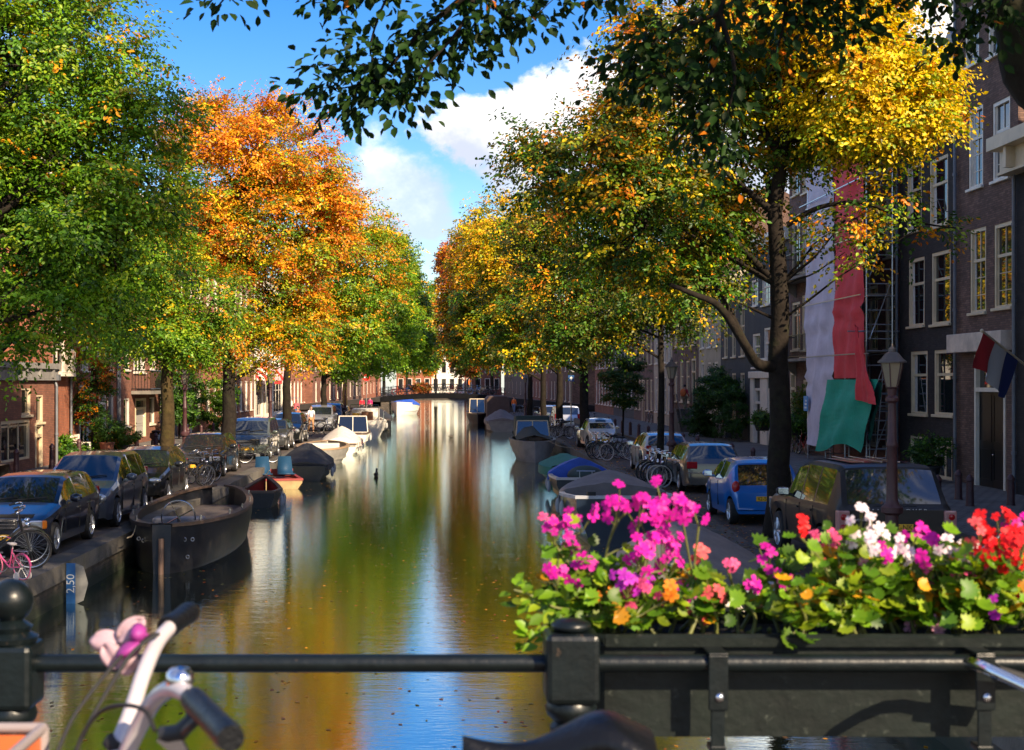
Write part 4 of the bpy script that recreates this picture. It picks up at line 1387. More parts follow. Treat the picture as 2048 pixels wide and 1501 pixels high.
def car(label, kind, loc, rz, pm, S, group, plate=None, extras=None, sub='parked_car'):
    """front at y=0, tail at y=L.  S: L W top belt plan roofw wheels(y front, y rear) wr glass(list of side windows) ws(windscreen) rw(rear window)"""
    t = thing(sub, label, 'car', loc, rz, group)
    L, W = S['L'], S['W']
    top, belt, plan = S['top'], S['belt'], S['plan']
    wr = S.get('wr', .31)
    wy = S['wheels']
    zs = S.get('zs', .2)
    rw_ = S.get('roofw', .78)
    roofz = max(z for _, z in top)
    ys = {y for y, _ in top} | {y for y, _ in belt} | {y for y, _ in plan}
    for g_ in S['glass']: ys |= {g_[0], g_[1]}
    ys |= set(S['ws']) | set(S['rw'])
    ar = wr + .06
    for q in wy:
        for k in range(-6, 7): ys.add(q + ar * math.sin(k / 6 * PI / 2))
    ys |= {i * L / 18 for i in range(19)}
    ys = sorted(y for y in ys if 0 <= y <= L)
    yy = [ys[0]]
    for y in ys[1:]:
        if y - yy[-1] > .012: yy.append(y)
    rows_, meta = [], []
    for y in yy:
        zt, zb, w = lerp(top, y), lerp(belt, y), lerp(plan, y) * W / 2
        zb = min(zb, zt - .02)
        g_ = min(1, max(0, (zt - zb - .08) / max(.1, roofz - zb - .08)))
        low = zs + (.06 if y < .15 or y > L - .2 else 0)
        for q in wy:
            if abs(y - q) < ar: low = max(low, wr + math.sqrt(max(0, ar * ar - (y - q) ** 2)))
        low = min(low, zb - .16)
        wl = w * .965
        we = w * (.9 + (rw_ - .9) * g_)
        dr = .02 + .075 * g_
        mid = max(low + .05, low + (zb - low) * .55)
        half = [(wl * .98, low), (w, mid), (w * .995, zb - .09), (w * .975, zb), (we + .01 * (1 - g_), zt - dr), (we * .90, zt - dr * .3), (we * .5, zt - .004), (0, zt)]
        rows_.append(half)
    n = len(yy)
    body, ws, rwm = MB(), MB(), MB()
    glass = {(k, sx): MB() for k in range(len(S['glass'])) for sx in (-1, 1)}

    def q4(mb, i, j, sx):
        a, b = rows_[i], rows_[i + 1]
        v = [(sx * a[j][0], yy[i], a[j][1]), (sx * a[j + 1][0], yy[i], a[j + 1][1]), (sx * b[j + 1][0], yy[i + 1], b[j + 1][1]), (sx * b[j][0], yy[i + 1], b[j][1])]
        mb.add(v, [(0, 1, 2, 3) if sx < 0 else (3, 2, 1, 0)])
    for i in range(n - 1):
        m_ = (yy[i] + yy[i + 1]) / 2
        for j in range(7):
            tgt = body
            gk = [k for k, g_ in enumerate(S['glass']) if j == 3 and g_[0] < m_ < g_[1]]
            if j >= 5 and S['ws'][0] < m_ < S['ws'][1]: tgt = ws
            if j >= 5 and S['rw'][0] < m_ < S['rw'][1]: tgt = rwm
            for sx in (-1, 1): q4(glass[gk[0], sx] if gk else tgt, i, j, sx)
    for i, fl in ((0, 1), (n - 1, 0)):
        h = rows_[i]
        pts = [(p[0], yy[i], p[1]) for p in h] + [(-p[0], yy[i], p[1]) for p in reversed(h[:-1])]
        body.add(pts, [tuple(range(len(pts)))])
    for mb in (body, ws, rwm, *glass.values()):   # weld
        key, mp, nv = {}, [], []
        for v in mb.v:
            k = tuple(round(c, 4) for c in v)
            if k not in key:
                key[k] = len(nv)
                nv.append(v)
            mp.append(key[k])
        mb.v = nv
        mb.f = [f for f in (tuple(dict.fromkeys(mp[i] for i in f)) for f in mb.f) if len(f) > 2]
    body.build('body', pm, t, smooth=28, fixn=True)
    # dark floor and wheel housings so nothing shows through
    MB().box(-W * .33, W * .33, .25, L - .25, zs + .02, lerp(belt, L / 2) - .1).build('underbody', rubber, t)
    for mb in glass.values(): mb.build('side_window', glass_dark, t, smooth=30)
    ws.build('windscreen', glass_dark, t, smooth=50)
    rwm.build('rear_window', glass_dark, t, smooth=50)
    for q in wy:
        hw = lerp(plan, q) * W / 2
        for sx in (-1, 1):
            mb = MB()
            M = Matrix.Rotation(sx * PI / 2, 3, 'Y')
            c = (sx * (hw - .20), q, wr)
            mb.lathe([(wr * .66, .0), (wr * .9, .0), (wr, .02), (wr, .16), (wr * .95, .188), (wr * .7, .193), (wr * .66, .17)], 26, c, M, cap=False)
            wo = mb.build('wheel', rubber, t, smooth=40)
            r = MB()
            r.lathe([(wr * .69, .19), (wr * .66, .17), (wr * .62, .14), (wr * .2, .125), (0.01, .13)], 26, c, M, cap=False)
            for k in range(S.get('spokes', 7)):
                a = 2 * PI * k / S.get('spokes', 7)
                for rr in (.0,):
                    d = Vector((0, math.cos(a), math.sin(a)))
                    o = Vector(c) + Vector((sx * .165, 0, 0))
                    r.tube([o + d * wr * .1, o + d * wr * .66], [wr * .1, wr * .075], 5)
            r.lathe([(wr * .16, .12), (wr * .16, .185), (.01, .19)], 12, c, M, cap=False)
            r.build('rim', S.get('rim', alloy), wo, smooth=40)
    # door seams, handles, mirrors
    sm = MB()
    for y in S.get('seams', ()):
        zb, w = lerp(belt, y), lerp(plan, y) * W / 2
        for sx in (-1, 1):
            sm.box(sx * (w * .965 - .02), sx * (w + .0035), y - .006, y + .006, zs + .14, zb - .06)
    if sm.v: sm.build('door_seam', rubber, t)
    hd = MB()
    for y in S.get('handles', ()):
        zb, w = lerp(belt, y), lerp(plan, y) * W / 2
        for sx in (-1, 1): hd.obox((sx * (w + .015), y, zb - .14), (.03, .18, .03))
    if hd.v: hd.build('door_handle', S.get('hm', pm), t, bevel=.008)
    ym = S['ws'][0] + (S['ws'][1] - S['ws'][0]) * .72
    for sx in (-1, 1):
        w, zb = lerp(plan, ym) * W / 2, lerp(belt, ym)
        m = MB()
        m.ball((sx * (w + .11), ym, zb + .10), (.125, .075, .085), 12, 8)
        m.obox((sx * (w + .0), ym, zb + .04), (.1, .05, .05))
        mo = m.build('wing_mirror', S.get('mm', pm), t, smooth=60)
        MB().obox((sx * (w + .11), ym + .07, zb + .10), (.19, .012, .12)).build('mirror_glass', chrome, mo, bevel=.02)
    # bumpers, lamps, plates
    for side, y in (('f', 0), ('r', L)):
        d = -1 if side == 'f' else 1
        w = lerp(plan, y) * W / 2
        bz = S.get('bz', (.34, .5))
        if S.get('bump_m') is not None:
            m = MB()
            wx = lerp(plan, .3 if side == 'f' else L - .3) * W / 2
            p = [(-wx - .01, y - d * .32), (-wx * .98, y - d * .1), (-w * .85, y + d * .03), (w * .85, y + d * .03), (wx * .98, y - d * .1), (wx + .01, y - d * .32)]
            m.grid([[(a, b, bz[0]) for a, b in p], [(a, b + d * .02, (bz[0] + bz[1]) / 2) for a, b in p], [(a, b, bz[1]) for a, b in p]])
            m.build('bumper', S['bump_m'], t, smooth=60)
        for lst, nm in ((S.get('lamps_' + side, ()), None),):
            for (x, dy, z, sx_, sy_, sz_, mm, shape) in lst:
                if side == 'r': x -= .075
                for s_ in (-1, 1):
                    m = MB()
                    if shape == 'ball': m.ball((s_ * x, y - d * dy, z), (sx_ / 2, sy_ / 2, sz_ / 2), 14, 9, (0, 0, s_ * d * .5))
                    else: m.obox((s_ * x, y - d * dy, z), (sx_, sy_, sz_), (0, 0, (.30 if side == 'f' else .12) * s_ * d * -1 if shape == 'rbox' else 0))
                    m.build('headlamp' if side == 'f' else 'tail_lamp', mm, t, smooth=40 if shape == 'ball' else None, bevel=0 if shape == 'ball' else .02)
    if 'grille' in S:
        gz0, gz1, gw = S['grille']
        m = MB()
        m.box(-gw, gw, -.035, .02, gz0, gz1)
        go = m.build('grille', dark_plastic, t, bevel=.01)
        m = MB()
        m.box(-gw - .02, gw + .02, -.045, -.03, gz1 - .02, gz1 + .015)
        for k in range(3): m.box(-gw + .02, gw - .02, -.042, -.0355, gz0 + (gz1 - gz0) * (k + .5) / 3 - .006, gz0 + (gz1 - gz0) * (k + .5) / 3 + .006)
        m.build('grille_trim', chrome, go)
    if S.get('wiper'):
        m = MB()
        y0, y1 = S['ws']
        for a, b in ((-.1, .55), (-.62, -.02)):
            p0, p1 = Vector((a, y0 + .03, lerp(top, y0 + .03) + .015)), Vector((b, y0 + .12, lerp(top, y0 + .12) + .02))
            m.tube([p0, p1], .012, 5)
        m.build('wiper', rubber, t)
    if plate:
        for txt, y, d, z in plate:
            m = MB()
            m.box(-.26, .26, y - .008, y + .008, z - .055, z + .055)
            po = m.build('number_plate', plate_yellow, t, bevel=.004)
            if txt:
                text('plate_number', txt, .115, ink, po, (0, y + d * .0095, z), (PI / 2, 0, PI if d > 0 else 0), .001)
    if extras: extras(t, S, pm)
    return t


GL, GR_ = 'cars parked along the left quay', 'cars parked along the right quay'
navy = paint('car_paint_navy', (.012, .015, .030))
slate = paint('car_paint_slate', (.075, .09, .12))
blackc = paint('car_paint_black', (.010, .011, .012), .2)
olive_c = paint('car_paint_grey_green', (.09, .105, .09))
silver = paint('car_paint_silver', (.42, .43, .46), .6)
greyd = paint('car_paint_dark_grey', (.060, .062, .064))
blue = paint('car_paint_bright_blue', (.005, .14, .50), .15)
white_c = paint('car_paint_ivory', (.55, .52, .44), 0.)
rr_paint = mat('car_paint_anthracite', (.010, .011, .013), .42, spec=.35, coat=.15)

EST = dict(L=4.48, W=1.72, wheels=(.86, 3.42), wr=.30, zs=.2,
           top=[(0, .60), (.05, .70), (.35, .78), (1.15, .93), (1.98, 1.37), (2.5, 1.425), (3.5, 1.41), (3.95, 1.36), (4.33, .96), (4.45, .88), (4.48, .52)],
           belt=[(0, .55), (.1, .68), (.6, .76), (1.15, .86), (3.9, .93), (4.3, .93), (4.45, .80), (4.48, .5)],
           plan=[(0, .80), (.12, .90), (.45, .97), (1., 1.), (3.6, 1.), (4.2, .95), (4.48, .86)],
           roofw=.76, glass=[(1.5, 2.42), (2.5, 3.22), (3.3, 3.92)], ws=(1.17, 1.96), rw=(3.97, 4.31), seams=(1.42, 2.46, 3.26), handles=(2.3, 3.12), wiper=True, spokes=8,
           lamps_f=[(.62, .04, .62, .36, .12, .17, clear_lens, 'rbox'), (.80, .17, .62, .10, .14, .15, orange_lens, 'rbox')], grille=(.55, .73, .36),
           lamps_r=[(.74, .06, .85, .16, .12, .34, red_lens, 'rbox')], bump_m=None)
HAT = dict(L=4.05, W=1.70, wheels=(.78, 3.30), wr=.30, zs=.2,
           top=[(0, .56), (.06, .68), (.35, .80), (1.0, .95), (1.72, 1.36), (2.3, 1.44), (3.2, 1.42), (3.55, 1.36), (3.92, .98), (4.03, .86), (4.05, .5)],
           belt=[(0, .5), (.1, .64), (.5, .76), (1., .87), (3.4, .97), (3.9, .95), (4.03, .78), (4.05, .5)],
           plan=[(0, .74), (.12, .87), (.45, .96), (.9, 1.), (3.3, 1.), (3.8, .95), (4.05, .84)],
           roofw=.75, glass=[(1.3, 2.15), (2.23, 2.95), (3.02, 3.4)], ws=(1.02, 1.7), rw=(3.57, 3.9), seams=(1.24, 2.19, 3.0), handles=(2.05, 2.85), wiper=True, spokes=9,
           lamps_f=[(.60, .09, .64, .38, .26, .15, clear_lens, 'ball')], grille=(.50, .60, .34), lamps_r=[(.72, .05, .86, .17, .14, .30, red_lens, 'rbox')])
MPV = dict(L=4.36, W=1.77, wheels=(.86, 3.60), wr=.32, zs=.2,
           top=[(0, .60), (.05, .72), (.35, .86), (.95, 1.03), (1.85, 1.53), (2.5, 1.60), (3.5, 1.58), (3.85, 1.52), (4.2, 1.05), (4.34, .9), (4.36, .5)],
           belt=[(0, .55), (.1, .68), (.5, .82), (.95, .93), (3.8, 1.04), (4.2, 1.02), (4.34, .8), (4.36, .5)],
           plan=[(0, .76), (.12, .88), (.45, .97), (.9, 1.), (3.6, 1.), (4.1, .95), (4.36, .85)],
           roofw=.76, glass=[(1.3, 2.3), (2.38, 3.2), (3.27, 3.8)], ws=(.97, 1.83), rw=(3.87, 4.18), seams=(1.2, 2.34, 3.23), handles=(2.2, 3.1), wiper=True, spokes=10,
           lamps_f=[(.64, .10, .68, .30, .24, .22, clear_lens, 'ball')], grille=(.58, .70, .32), lamps_r=[(.76, .05, .95, .16, .14, .36, red_lens, 'rbox')])
VAN = dict(L=4.1, W=1.78, wheels=(.80, 3.4), wr=.32, zs=.22,
           top=[(0, .66), (.05, .82), (.35, .98), (.75, 1.06), (1.3, 1.58), (1.8, 1.70), (3.4, 1.70), (3.8, 1.66), (4.02, 1.1), (4.08, .95), (4.1, .55)],
           belt=[(0, .6), (.1, .78), (.5, .94), (.8, 1.0), (3.8, 1.06), (4.0, 1.04), (4.08, .85), (4.1, .5)],
           plan=[(0, .86), (.1, .95), (.4, 1.), (3.8, 1.), (4.1, .92)],
           roofw=.84, glass=[(1.05, 1.95), (2.03, 2.9), (2.98, 3.7)], ws=(.77, 1.28), rw=(3.82, 4.0), seams=(.98, 1.99, 2.94), handles=(1.85, 2.8), wiper=True, spokes=6,
           lamps_f=[(.66, .06, .76, .34, .16, .24, clear_lens, 'rbox')], grille=(.62, .78, .42), lamps_r=[(.78, .03, 1.0, .14, .12, .4, red_lens, 'rbox')])
SUV = dict(L=4.90, W=1.95, wheels=(.86, 3.74), wr=.38, zs=.34,
           top=[(0, .70), (.05, .98), (.4, 1.08), (1.35, 1.17), (1.95, 1.74), (2.6, 1.84), (4.2, 1.85), (4.42, 1.81), (4.80, 1.20), (4.88, 1.14), (4.9, .62)],
           belt=[(0, .66), (.1, .92), (.6, 1.03), (1.35, 1.10), (4.3, 1.17), (4.76, 1.16), (4.88, 1.05), (4.9, .58)],
           plan=[(0, .88), (.1, .95), (.4, 1.), (4.3, 1.), (4.7, .97), (4.9, .93)],
           roofw=.80, glass=[(1.66, 2.5), (2.58, 3.38), (3.46, 4.30)], ws=(1.37, 1.93), rw=(4.44, 4.78), seams=(1.58, 2.54, 3.42), handles=(2.4, 3.28), wiper=True, spokes=7,
           lamps_f=[(.72, .04, .86, .4, .14, .22, clear_lens, 'rbox')], grille=(.78, .96, .46), bz=(.42, .66),
           lamps_r=[])
CITY = dict(L=3.42, W=1.62, wheels=(.62, 2.96), wr=.285, zs=.2,
            top=[(0, .56), (.06, .72), (.3, .86), (.75, 1.0), (1.35, 1.41), (1.9, 1.47), (2.7, 1.44), (2.98, 1.38), (3.30, .86), (3.40, .74), (3.42, .46)],
            belt=[(0, .5), (.1, .68), (.4, .82), (.8, .92), (2.4, .99), (2.95, 1.10), (3.28, .82), (3.40, .68), (3.42, .42)],
            plan=[(0, .76), (.1, .88), (.35, .97), (.7, 1.), (2.8, 1.), (3.2, .95), (3.42, .84)],
            roofw=.76, glass=[(1.0, 1.8), (1.88, 2.45)], ws=(.77, 1.33), rw=(3.0, 3.28), seams=(.95, 1.84), handles=(1.7,), wiper=True, spokes=6,
            lamps_f=[(.6, .1, .66, .34, .26, .2, clear_lens, 'ball')], grille=(.5, .58, .3), lamps_r=[(.76, .13, .86, .17, .2, .27, red_lens, 'ball')])
SAL = dict(L=4.6, W=1.76, wheels=(.9, 3.55), wr=.30, zs=.2,
           top=[(0, .58), (.05, .70), (.4, .80), (1.3, .92), (2.05, 1.38), (2.6, 1.43), (3.7, 1.42), (4.05, 1.37), (4.44, .98), (4.57, .86), (4.6, .5)],
           belt=[(0, .53), (.1, .67), (.6, .77), (1.3, .87), (4., .94), (4.4, .93), (4.57, .78), (4.6, .48)],
           plan=[(0, .80), (.12, .90), (.45, .97), (1., 1.), (3.8, 1.), (4.3, .95), (4.6, .86)],
           roofw=.76, glass=[(1.62, 2.5), (2.58, 3.3), (3.38, 4.0)], ws=(1.32, 2.03), rw=(4.07, 4.42), seams=(1.52, 2.54, 3.34), handles=(2.4, 3.2), wiper=True, spokes=8,
           lamps_f=[(.63, .05, .64, .36, .14, .16, clear_lens, 'rbox')], grille=(.5, .7, .32), lamps_r=[(.72, .05, .82, .3, .12, .2, red_lens, 'rbox')], bump_m=None)

# left quay, noses towards the camera
car('dark blue estate car nearest on the left quay beside the pink child bike', 'estate', (-8.02, 25.2, 0), 0, navy, EST, GL, [('07-JH-63', -.02, -1, .40)])
car('slate grey people carrier parked behind the dark blue estate', 'mpv', (-8.05, 30.2, 0), 0, slate, MPV, GL, [(None, -.02, -1, .42)])
car('black hatchback between the slate people carrier and the first tree trunk', 'hatch', (-8.1, 36.4, 0), 0, blackc, HAT, GL, [(None, -.02, -1, .40)])
car('black estate parked in front of the dark forked tree trunk', 'estate', (-8.25, 46.7, 0), 0, blackc, SAL, GL, [(None, -.02, -1, .40)])
car('boxy grey green van with a broad blue windscreen on the left quay', 'van', (-8.05, 57.8, 0), 0, olive_c, VAN, GL, [(None, -.02, -1, .45)])
car('small dark hatchback parked behind the boxy grey green van', 'hatch', (-8.05, 65.4, 0), 0, greyd, CITY, GL)
car('black people carrier with round headlamps before the striped awnings', 'mpv', (-8.2, 72.5, 0), 0, blackc, MPV, GL)
car('pale silver car with sunlit bonnet beside the strolling people', 'van', (-8.0, 91, 0), 0, silver, VAN, GL)
car('blue grey van behind the pale silver car on the left', 'van', (-8.0, 99., 0), 0, slate, VAN, GL)
car('dark car by the lamp post near the yacht on the left', 'hatch', (-7.95, 105.5, 0), 0, greyd, HAT, GL)


# right quay, tails towards the camera
def rear(x, yr, S):
    return (x, yr + S['L'], 0)


def rr_extras(t, S, pm):
    L = S['L']
    for sx in (-1, 1):
        m = MB()
        m.obox((sx * .86, L - .055, .93), (.2, .18, .40))
        lo = m.build('tail_lamp', mat('tail_lamp_clear', (.45, .22, .2), .1), t, bevel=.025)
        m = MB()
        for z, r in ((1.03, .05), (.85, .065)): m.lathe([(r, 0), (r, .012), (r * .7, .02), (.005, .022)], 14, (sx * .87, L + .035, z), Matrix.Rotation(-PI / 2, 3, 'X'))
        m.build('lamp_lens', red_lens, lo, smooth=50)
    text('tailgate_letters', 'R A N G E   R O V E R', .085, mat('badge_grey', (.55, .55, .55), .4, metal=.2), t, (0, L - .03, 1.12), (PI / 2 + .0, 0, PI), .006, sx=1.25)
    text('badge_letters', 'VOGUE', .055, mat('badge_grey', (.55, .55, .55), .4, metal=.2), t, (.58, L + .012, .98), (PI / 2, 0, PI), .004)
    m = MB()
    m.box(-.95, .95, L - .10, L + .05, .46, .70)
    m.build('bumper', dark_plastic, t, bevel=.04)
    # faded reddish roof panel with pale rails
    m = MB()
    m.grid([[(-.52, y, lerp(S['top'], y) + .012), (.52, y, lerp(S['top'], y) + .012)] for y in (2.2, 2.6, 3.2, 4.1)])
    ro = m.build('sunroof', mat('roof_glass_red', (.10, .03, .03), .15), t)
    m = MB()
    for x in (-.3, 0, .3): m.box(x - .012, x + .012, 2.25, 4.1, 1.865, 1.875)
    m.build('roof_strip', alloy, ro)
    m = MB()
    m.obox((.0, L - .11, 1.19), (.7, .04, .03), (-.3, 0, 0))
    m.build('rear_wiper', rubber, t)


def merc_extras(t, S, pm):
    m = MB()
    L = S['L']
    m.box(-.80, .80, L - .01, L + .03, .58, .62)
    m.build('bumper_trim', chrome, t)


car('dark grey off road car with a big rear window behind the near lamp post', 'suv', rear(7.32, 22.55, SUV), PI, rr_paint, SUV, GR_, [('38-LX-NK', 4.915, 1, .86)], rr_extras)
car('bright blue small hatchback parked left of the big tree trunk', 'city', rear(7.25, 31.2, CITY), PI, blue, CITY, GR_, [('42-SHN-9', 3.432, 1, .60)])
car('dark grey saloon estate with yellow reflections in its windows on the right quay', 'estate', rear(7.8, 40.1, SAL), PI, greyd, SAL, GR_, [(None, 4.615, 1, .55)], merc_extras)
car('silver hatchback behind the bicycles and the slender tree trunk', 'hatch', rear(7.78, 48.4, HAT), PI, silver, HAT, GR_, [(None, 4.062, 1, .55)])
BUB = dict(L=4.8, W=1.78, wheels=(.85, 3.95), wr=.31, zs=.22,
           top=[(0, .5), (.05, .58), (.5, .74), (1.35, .92), (2.05, 1.38), (2.6, 1.47), (3.2, 1.42), (3.65, 1.28), (4.05, .98), (4.6, .80), (4.77, .68), (4.8, .45)],
           belt=[(0, .45), (.1, .54), (.6, .72), (1.35, .86), (3.6, .92), (4.05, .88), (4.6, .74), (4.77, .62), (4.8, .42)],
           plan=[(0, .8), (.15, .93), (.6, 1.), (2.4, .98), (3.6, .88), (4.3, .74), (4.8, .58)],
           roofw=.74, glass=[(1.7, 2.4), (2.48, 3.2), (3.26, 3.6)], ws=(1.37, 2.03), rw=(3.68, 4.03), seams=(1.6, 2.44, 3.22), handles=(2.3,), spokes=12,
           lamps_f=[(.5, .1, .6, .3, .2, .16, clear_lens, 'ball')], lamps_r=[(.42, .04, .6, .1, .08, .16, red_lens, 'rbox')])


def ds_extras(t, S, pm):
    m = MB()
    m.grid([[(x, y, lerp(S['top'], y) + .012 - .06 * abs(x / .6) ** 2.2) for x in (-.62, -.4, 0, .4, .62)] for y in (2.1, 2.5, 2.9, 3.3, 3.6)])
    m.build('roof_panel', mat('roof_black_vinyl', (.012, .012, .013), .4), t, smooth=60)
    m = MB()
    m.tube([(-.55, 4.8, .38), (0, 4.87, .38), (.55, 4.8, .38)], .035, 6)
    m.build('bumper', chrome, t)


car('ivory vintage car with a black roof and tapered tail on the right quay', 'saloon', rear(7.6, 66., BUB), PI, white_c, BUB, GR_, [(None, 4.81, 1, .48)], ds_extras)
car('silver car with yellow reflections left of the canopy boat on the right quay', 'hatch', rear(7.7, 97.5, MPV), PI, silver, MPV, GR_)
car('pale grey van behind the cluster of bikes near the third right trunk', 'van', rear(7.9, 88.5, VAN), PI, silver, VAN, GR_)
car('dark blue car at the lower right, mostly hidden by the flower box', 'saloon', rear(7.45, 14.6, SAL), PI, navy, SAL, GR_)
# ------------------------------------------------------------------ bicycles
bike_black = mat('bike_black', (.014, .014, .015), .3, coat=.3)
bike_teal = mat('bike_teal', (.02, .20, .18), .35)
bike_grey = mat('bike_grey', (.22, .22, .23), .35, metal=.5)
bike_blue = mat('bike_blue', (.02, .06, .22), .35)
bike_red = mat('bike_red', (.30, .02, .02), .35)
bike_pink = mat('bike_pink', (.62, .08, .22), .4)
tyre_cream = mat('tyre_cream', (.55, .48, .42), .7)
tyre_pink = mat('tyre_pink', (.55, .12, .2), .7)


def bike(label, loc, rz, fm=bike_black, tm=rubber, s=1., lean=.1, group=None, child=False, full=True, cat='bicycle', wr=.345):
    t = thing('bicycle', label, cat, loc, rz, group)
    t.scale = (s, s, s)
    E = Euler((lean, 0, 0)).to_matrix()
    X = lambda x, y, z: E @ Vector((x, y, z))
    wb = .55
    for sx in (1, -1):
        m = MB()
        m.torus((sx * wb, 0, wr), wr - .018, .02, 'y', 30, 6)
        m.v = [tuple(E @ Vector(v)) for v in m.v]
        wo = m.build('wheel', tm, t, smooth=180)
        m = MB()
        m.torus((sx * wb, 0, wr), wr - .038, .010, 'y', 30, 5)
        for k in range(18):
            a = 2 * PI * k / 18
            m.tube([(sx * wb, .02 * (-1) ** k, wr), (sx * wb + (wr - .04) * math.cos(a), 0, wr + (wr - .04) * math.sin(a))], .0028, 3, False)
        m.tube([(sx * wb, -.05, wr), (sx * wb, .05, wr)], .022, 8)
        m.v = [tuple(E @ Vector(v)) for v in m.v]
        m.build('rim', steel, wo)
    fr = MB()
    hd, hd2 = (.36, 0, .86), (.41, 0, .66)
    st, bb = (-.22, 0, .84), (-.06, 0, .30)
    for a, b, r in ((hd, hd2, .02), (hd2, bb, .018), (st, bb, .017), (bb, (-wb, .05, wr), .011), (bb, (-wb, -.05, wr), .011), ((-.18, 0, .72), (-wb, .05, wr), .009), ((-.18, 0, .72), (-wb, -.05, wr), .009),
                    (hd2, (wb, .045, wr), .013), (hd2, (wb, -.045, wr), .013)):
        fr.tube([X(*a), X(*b)], r, 6)
    p = smooth_pts([hd2, (.18, 0, .50), (.02, 0, .42), (-.14, 0, .55)] if child or full else [hd, st], 3)
    fr.tube([E @ q for q in p], .017, 6)
    fr.build('frame', fm, t, smooth=60)
    for sx, a0, a1 in ((1, .3, 2.5), (-1, .2, 3.)):
        m = MB()
        rows_ = []
        for k in range(11):
            a = a0 + (a1 - a0) * k / 10
            rows_.append([X(sx * wb + (wr + .02) * math.cos(a), w, wr + (wr + .02) * math.sin(a)) for w in (-.03, 0, .03)])
        m.grid(rows_)
        m.build('mudguard', fm, t, smooth=60)
    m = MB()
    p = smooth_pts([(.30, .30, 1.02), (.40, .27, 1.05), (.43, .12, 1.06), (.36, 0, 1.02), (.43, -.12, 1.06), (.40, -.27, 1.05), (.30, -.30, 1.02)], 3)
    m.tube([E @ q for q in p], .012, 6)
    m.tube([X(.36, 0, .84), X(.355, 0, 1.03)], .014, 6)
    ho = m.build('handlebar', chrome if not child else mat('bike_white', (.6, .58, .56), .4), t, smooth=60)
    m = MB()
    for sy in (-1, 1): m.tube([X(.34, sy * .29, 1.03), X(.24, sy * .32, 1.0)], .018, 7)
    m.build('grip', rubber if not child else tyre_pink, ho)
    m = MB()
    m.ball((-.24, 0, .93), (.14, .085, .045), 12, 8)
    m.ball((-.12, 0, .935), (.12, .035, .03), 10, 6)
    m.tube([(-.22, 0, .80), (-.235, 0, .92)], .013, 6)
    m.v = [tuple(E @ Vector(v)) for v in m.v]
    m.build('saddle', rubber if not child else tyre_cream, t, smooth=180)
    m = MB()
    for sy in (-.06, 0, .06): m.tube([X(-.30, sy, .76), X(-.75, sy, .76)], .006, 4)
    for sy in (-.06, .06): m.tube([X(-.74, sy, .76), X(-wb, sy, wr)], .006, 4)
    m.tube([X(-.75, -.06, .76), X(-.75, .06, .76)], .006, 4)
    m.build('luggage_rack', steel, t)
    m = MB()
    m.lathe([(.09, -.006), (.09, .006)], 18, X(-.06, -.055, .30), (E @ Matrix.Rotation(PI / 2, 3, 'X')))
    for sg in (-1, 1):
        m.tube([X(-.06, sg * .07, .30), X(-.06 + sg * .12, sg * .08, .30 - sg * .10)], .011, 5)
        m.obox(X(-.06 + sg * .13, sg * .13, .30 - sg * .10), (.09, .09, .025))
    m.build('crank', steel, t)
    if full and not child:
        m = MB()
        m.ball(tuple(X(.50, 0, .78)), (.05, .045, .05), 10, 7)
        m.build('lamp', chrome, t, smooth=180)
    return t


GLB, GRB, GBB = 'bicycles along the left quay', 'bicycles along the right quay', 'bicycles on the far bridge'
b0 = bike('black bicycle standing across the nose of the dark blue estate', (-7.75, 24.35, .01), .45, bike_black, rubber, 1., .10, GLB)
b1 = dup(b0, (-7.55, 23.75, .01), .2, 'black bicycle behind the pink child bike', GLB)
cb = bike('small pink child bicycle with training wheels on the left quay edge', (-7.05, 22.75, .01), 2.55, bike_pink, tyre_pink, .62, -.06, GLB, child=True)
for sy in (-1, 1):
    m = MB()
    m.torus((-.55, sy * .2, .115), .09, .025, 'y', 16, 5)
    m.lathe([(.07, -.012), (.07, .012)], 12, (-.55, sy * .2, .115), Matrix.Rotation(PI / 2, 3, 'X'))
    m.tube([(-.55, sy * .05, .345), (-.55, sy * .17, .13)], .014, 5)
    m.build('training_wheel', tyre_cream, cb)
bk = [((-7.5, 42.0), .9, 'bicycle leaning by the first left tree trunk, front of its cluster'), ((-7.7, 42.7), 1.05, 'bicycle in the cluster by the first left trunk, second row'),
      ((-7.85, 43.4), .8, 'bicycle in the cluster by the first left trunk, against the rack'), ((-7.6, 44.3), 1.0, 'bicycle in the cluster by the first left trunk, nearest the black estate'),
      ((-7.25, 55.3), .35, 'bicycle parked at the nose of the boxy green van'), ((-7.4, 84), .5, 'bicycle beside the strolling people on the left'), ((-7.2, 87.5), .7, 'bicycle leaning in front of the pale silver car')]
for (x, y), rz, lb in bk: dup(b0, (x, y, .01), rz, lb, GLB)
# right quay clusters
sw_t = dict(wheel=tyre_cream)
k = 0
for i in range(8):
    y = 45.2 - i * .42 + .1 * math.sin(i * 3)
    dup(b0, (7.05 + .12 * math.sin(i * 2.1), y, .01), PI + .35 + .12 * math.sin(i * 1.7), ['white tyred bicycle at the front of the row by the dark grey saloon', 'white tyred bicycle second in the row by the dark grey saloon'][i == 6] if i >= 6 else
        'black bicycle in the packed row beside the silver hatchback', GRB, sw_t if i >= 6 else (dict(frame=bike_blue, mudguard=bike_blue) if i == 4 else None))
for i in range(7):
    y = 60.5 - i * .55
    dup(b0, (7.0 + .2 * math.sin(i * 1.3), y, .01), PI + .3 + .15 * math.sin(i * 2.3), ['cream tyred bicycle at the front of the row behind the vintage car', 'teal framed bicycle in the row by the vintage car'][i == 2] if i in (2, 6) else
        'black bicycle in the row between the vintage car and silver hatchback', GRB, sw_t if i == 6 else (dict(frame=bike_teal, mudguard=bike_teal, handlebar=bike_teal) if i == 2 else None))
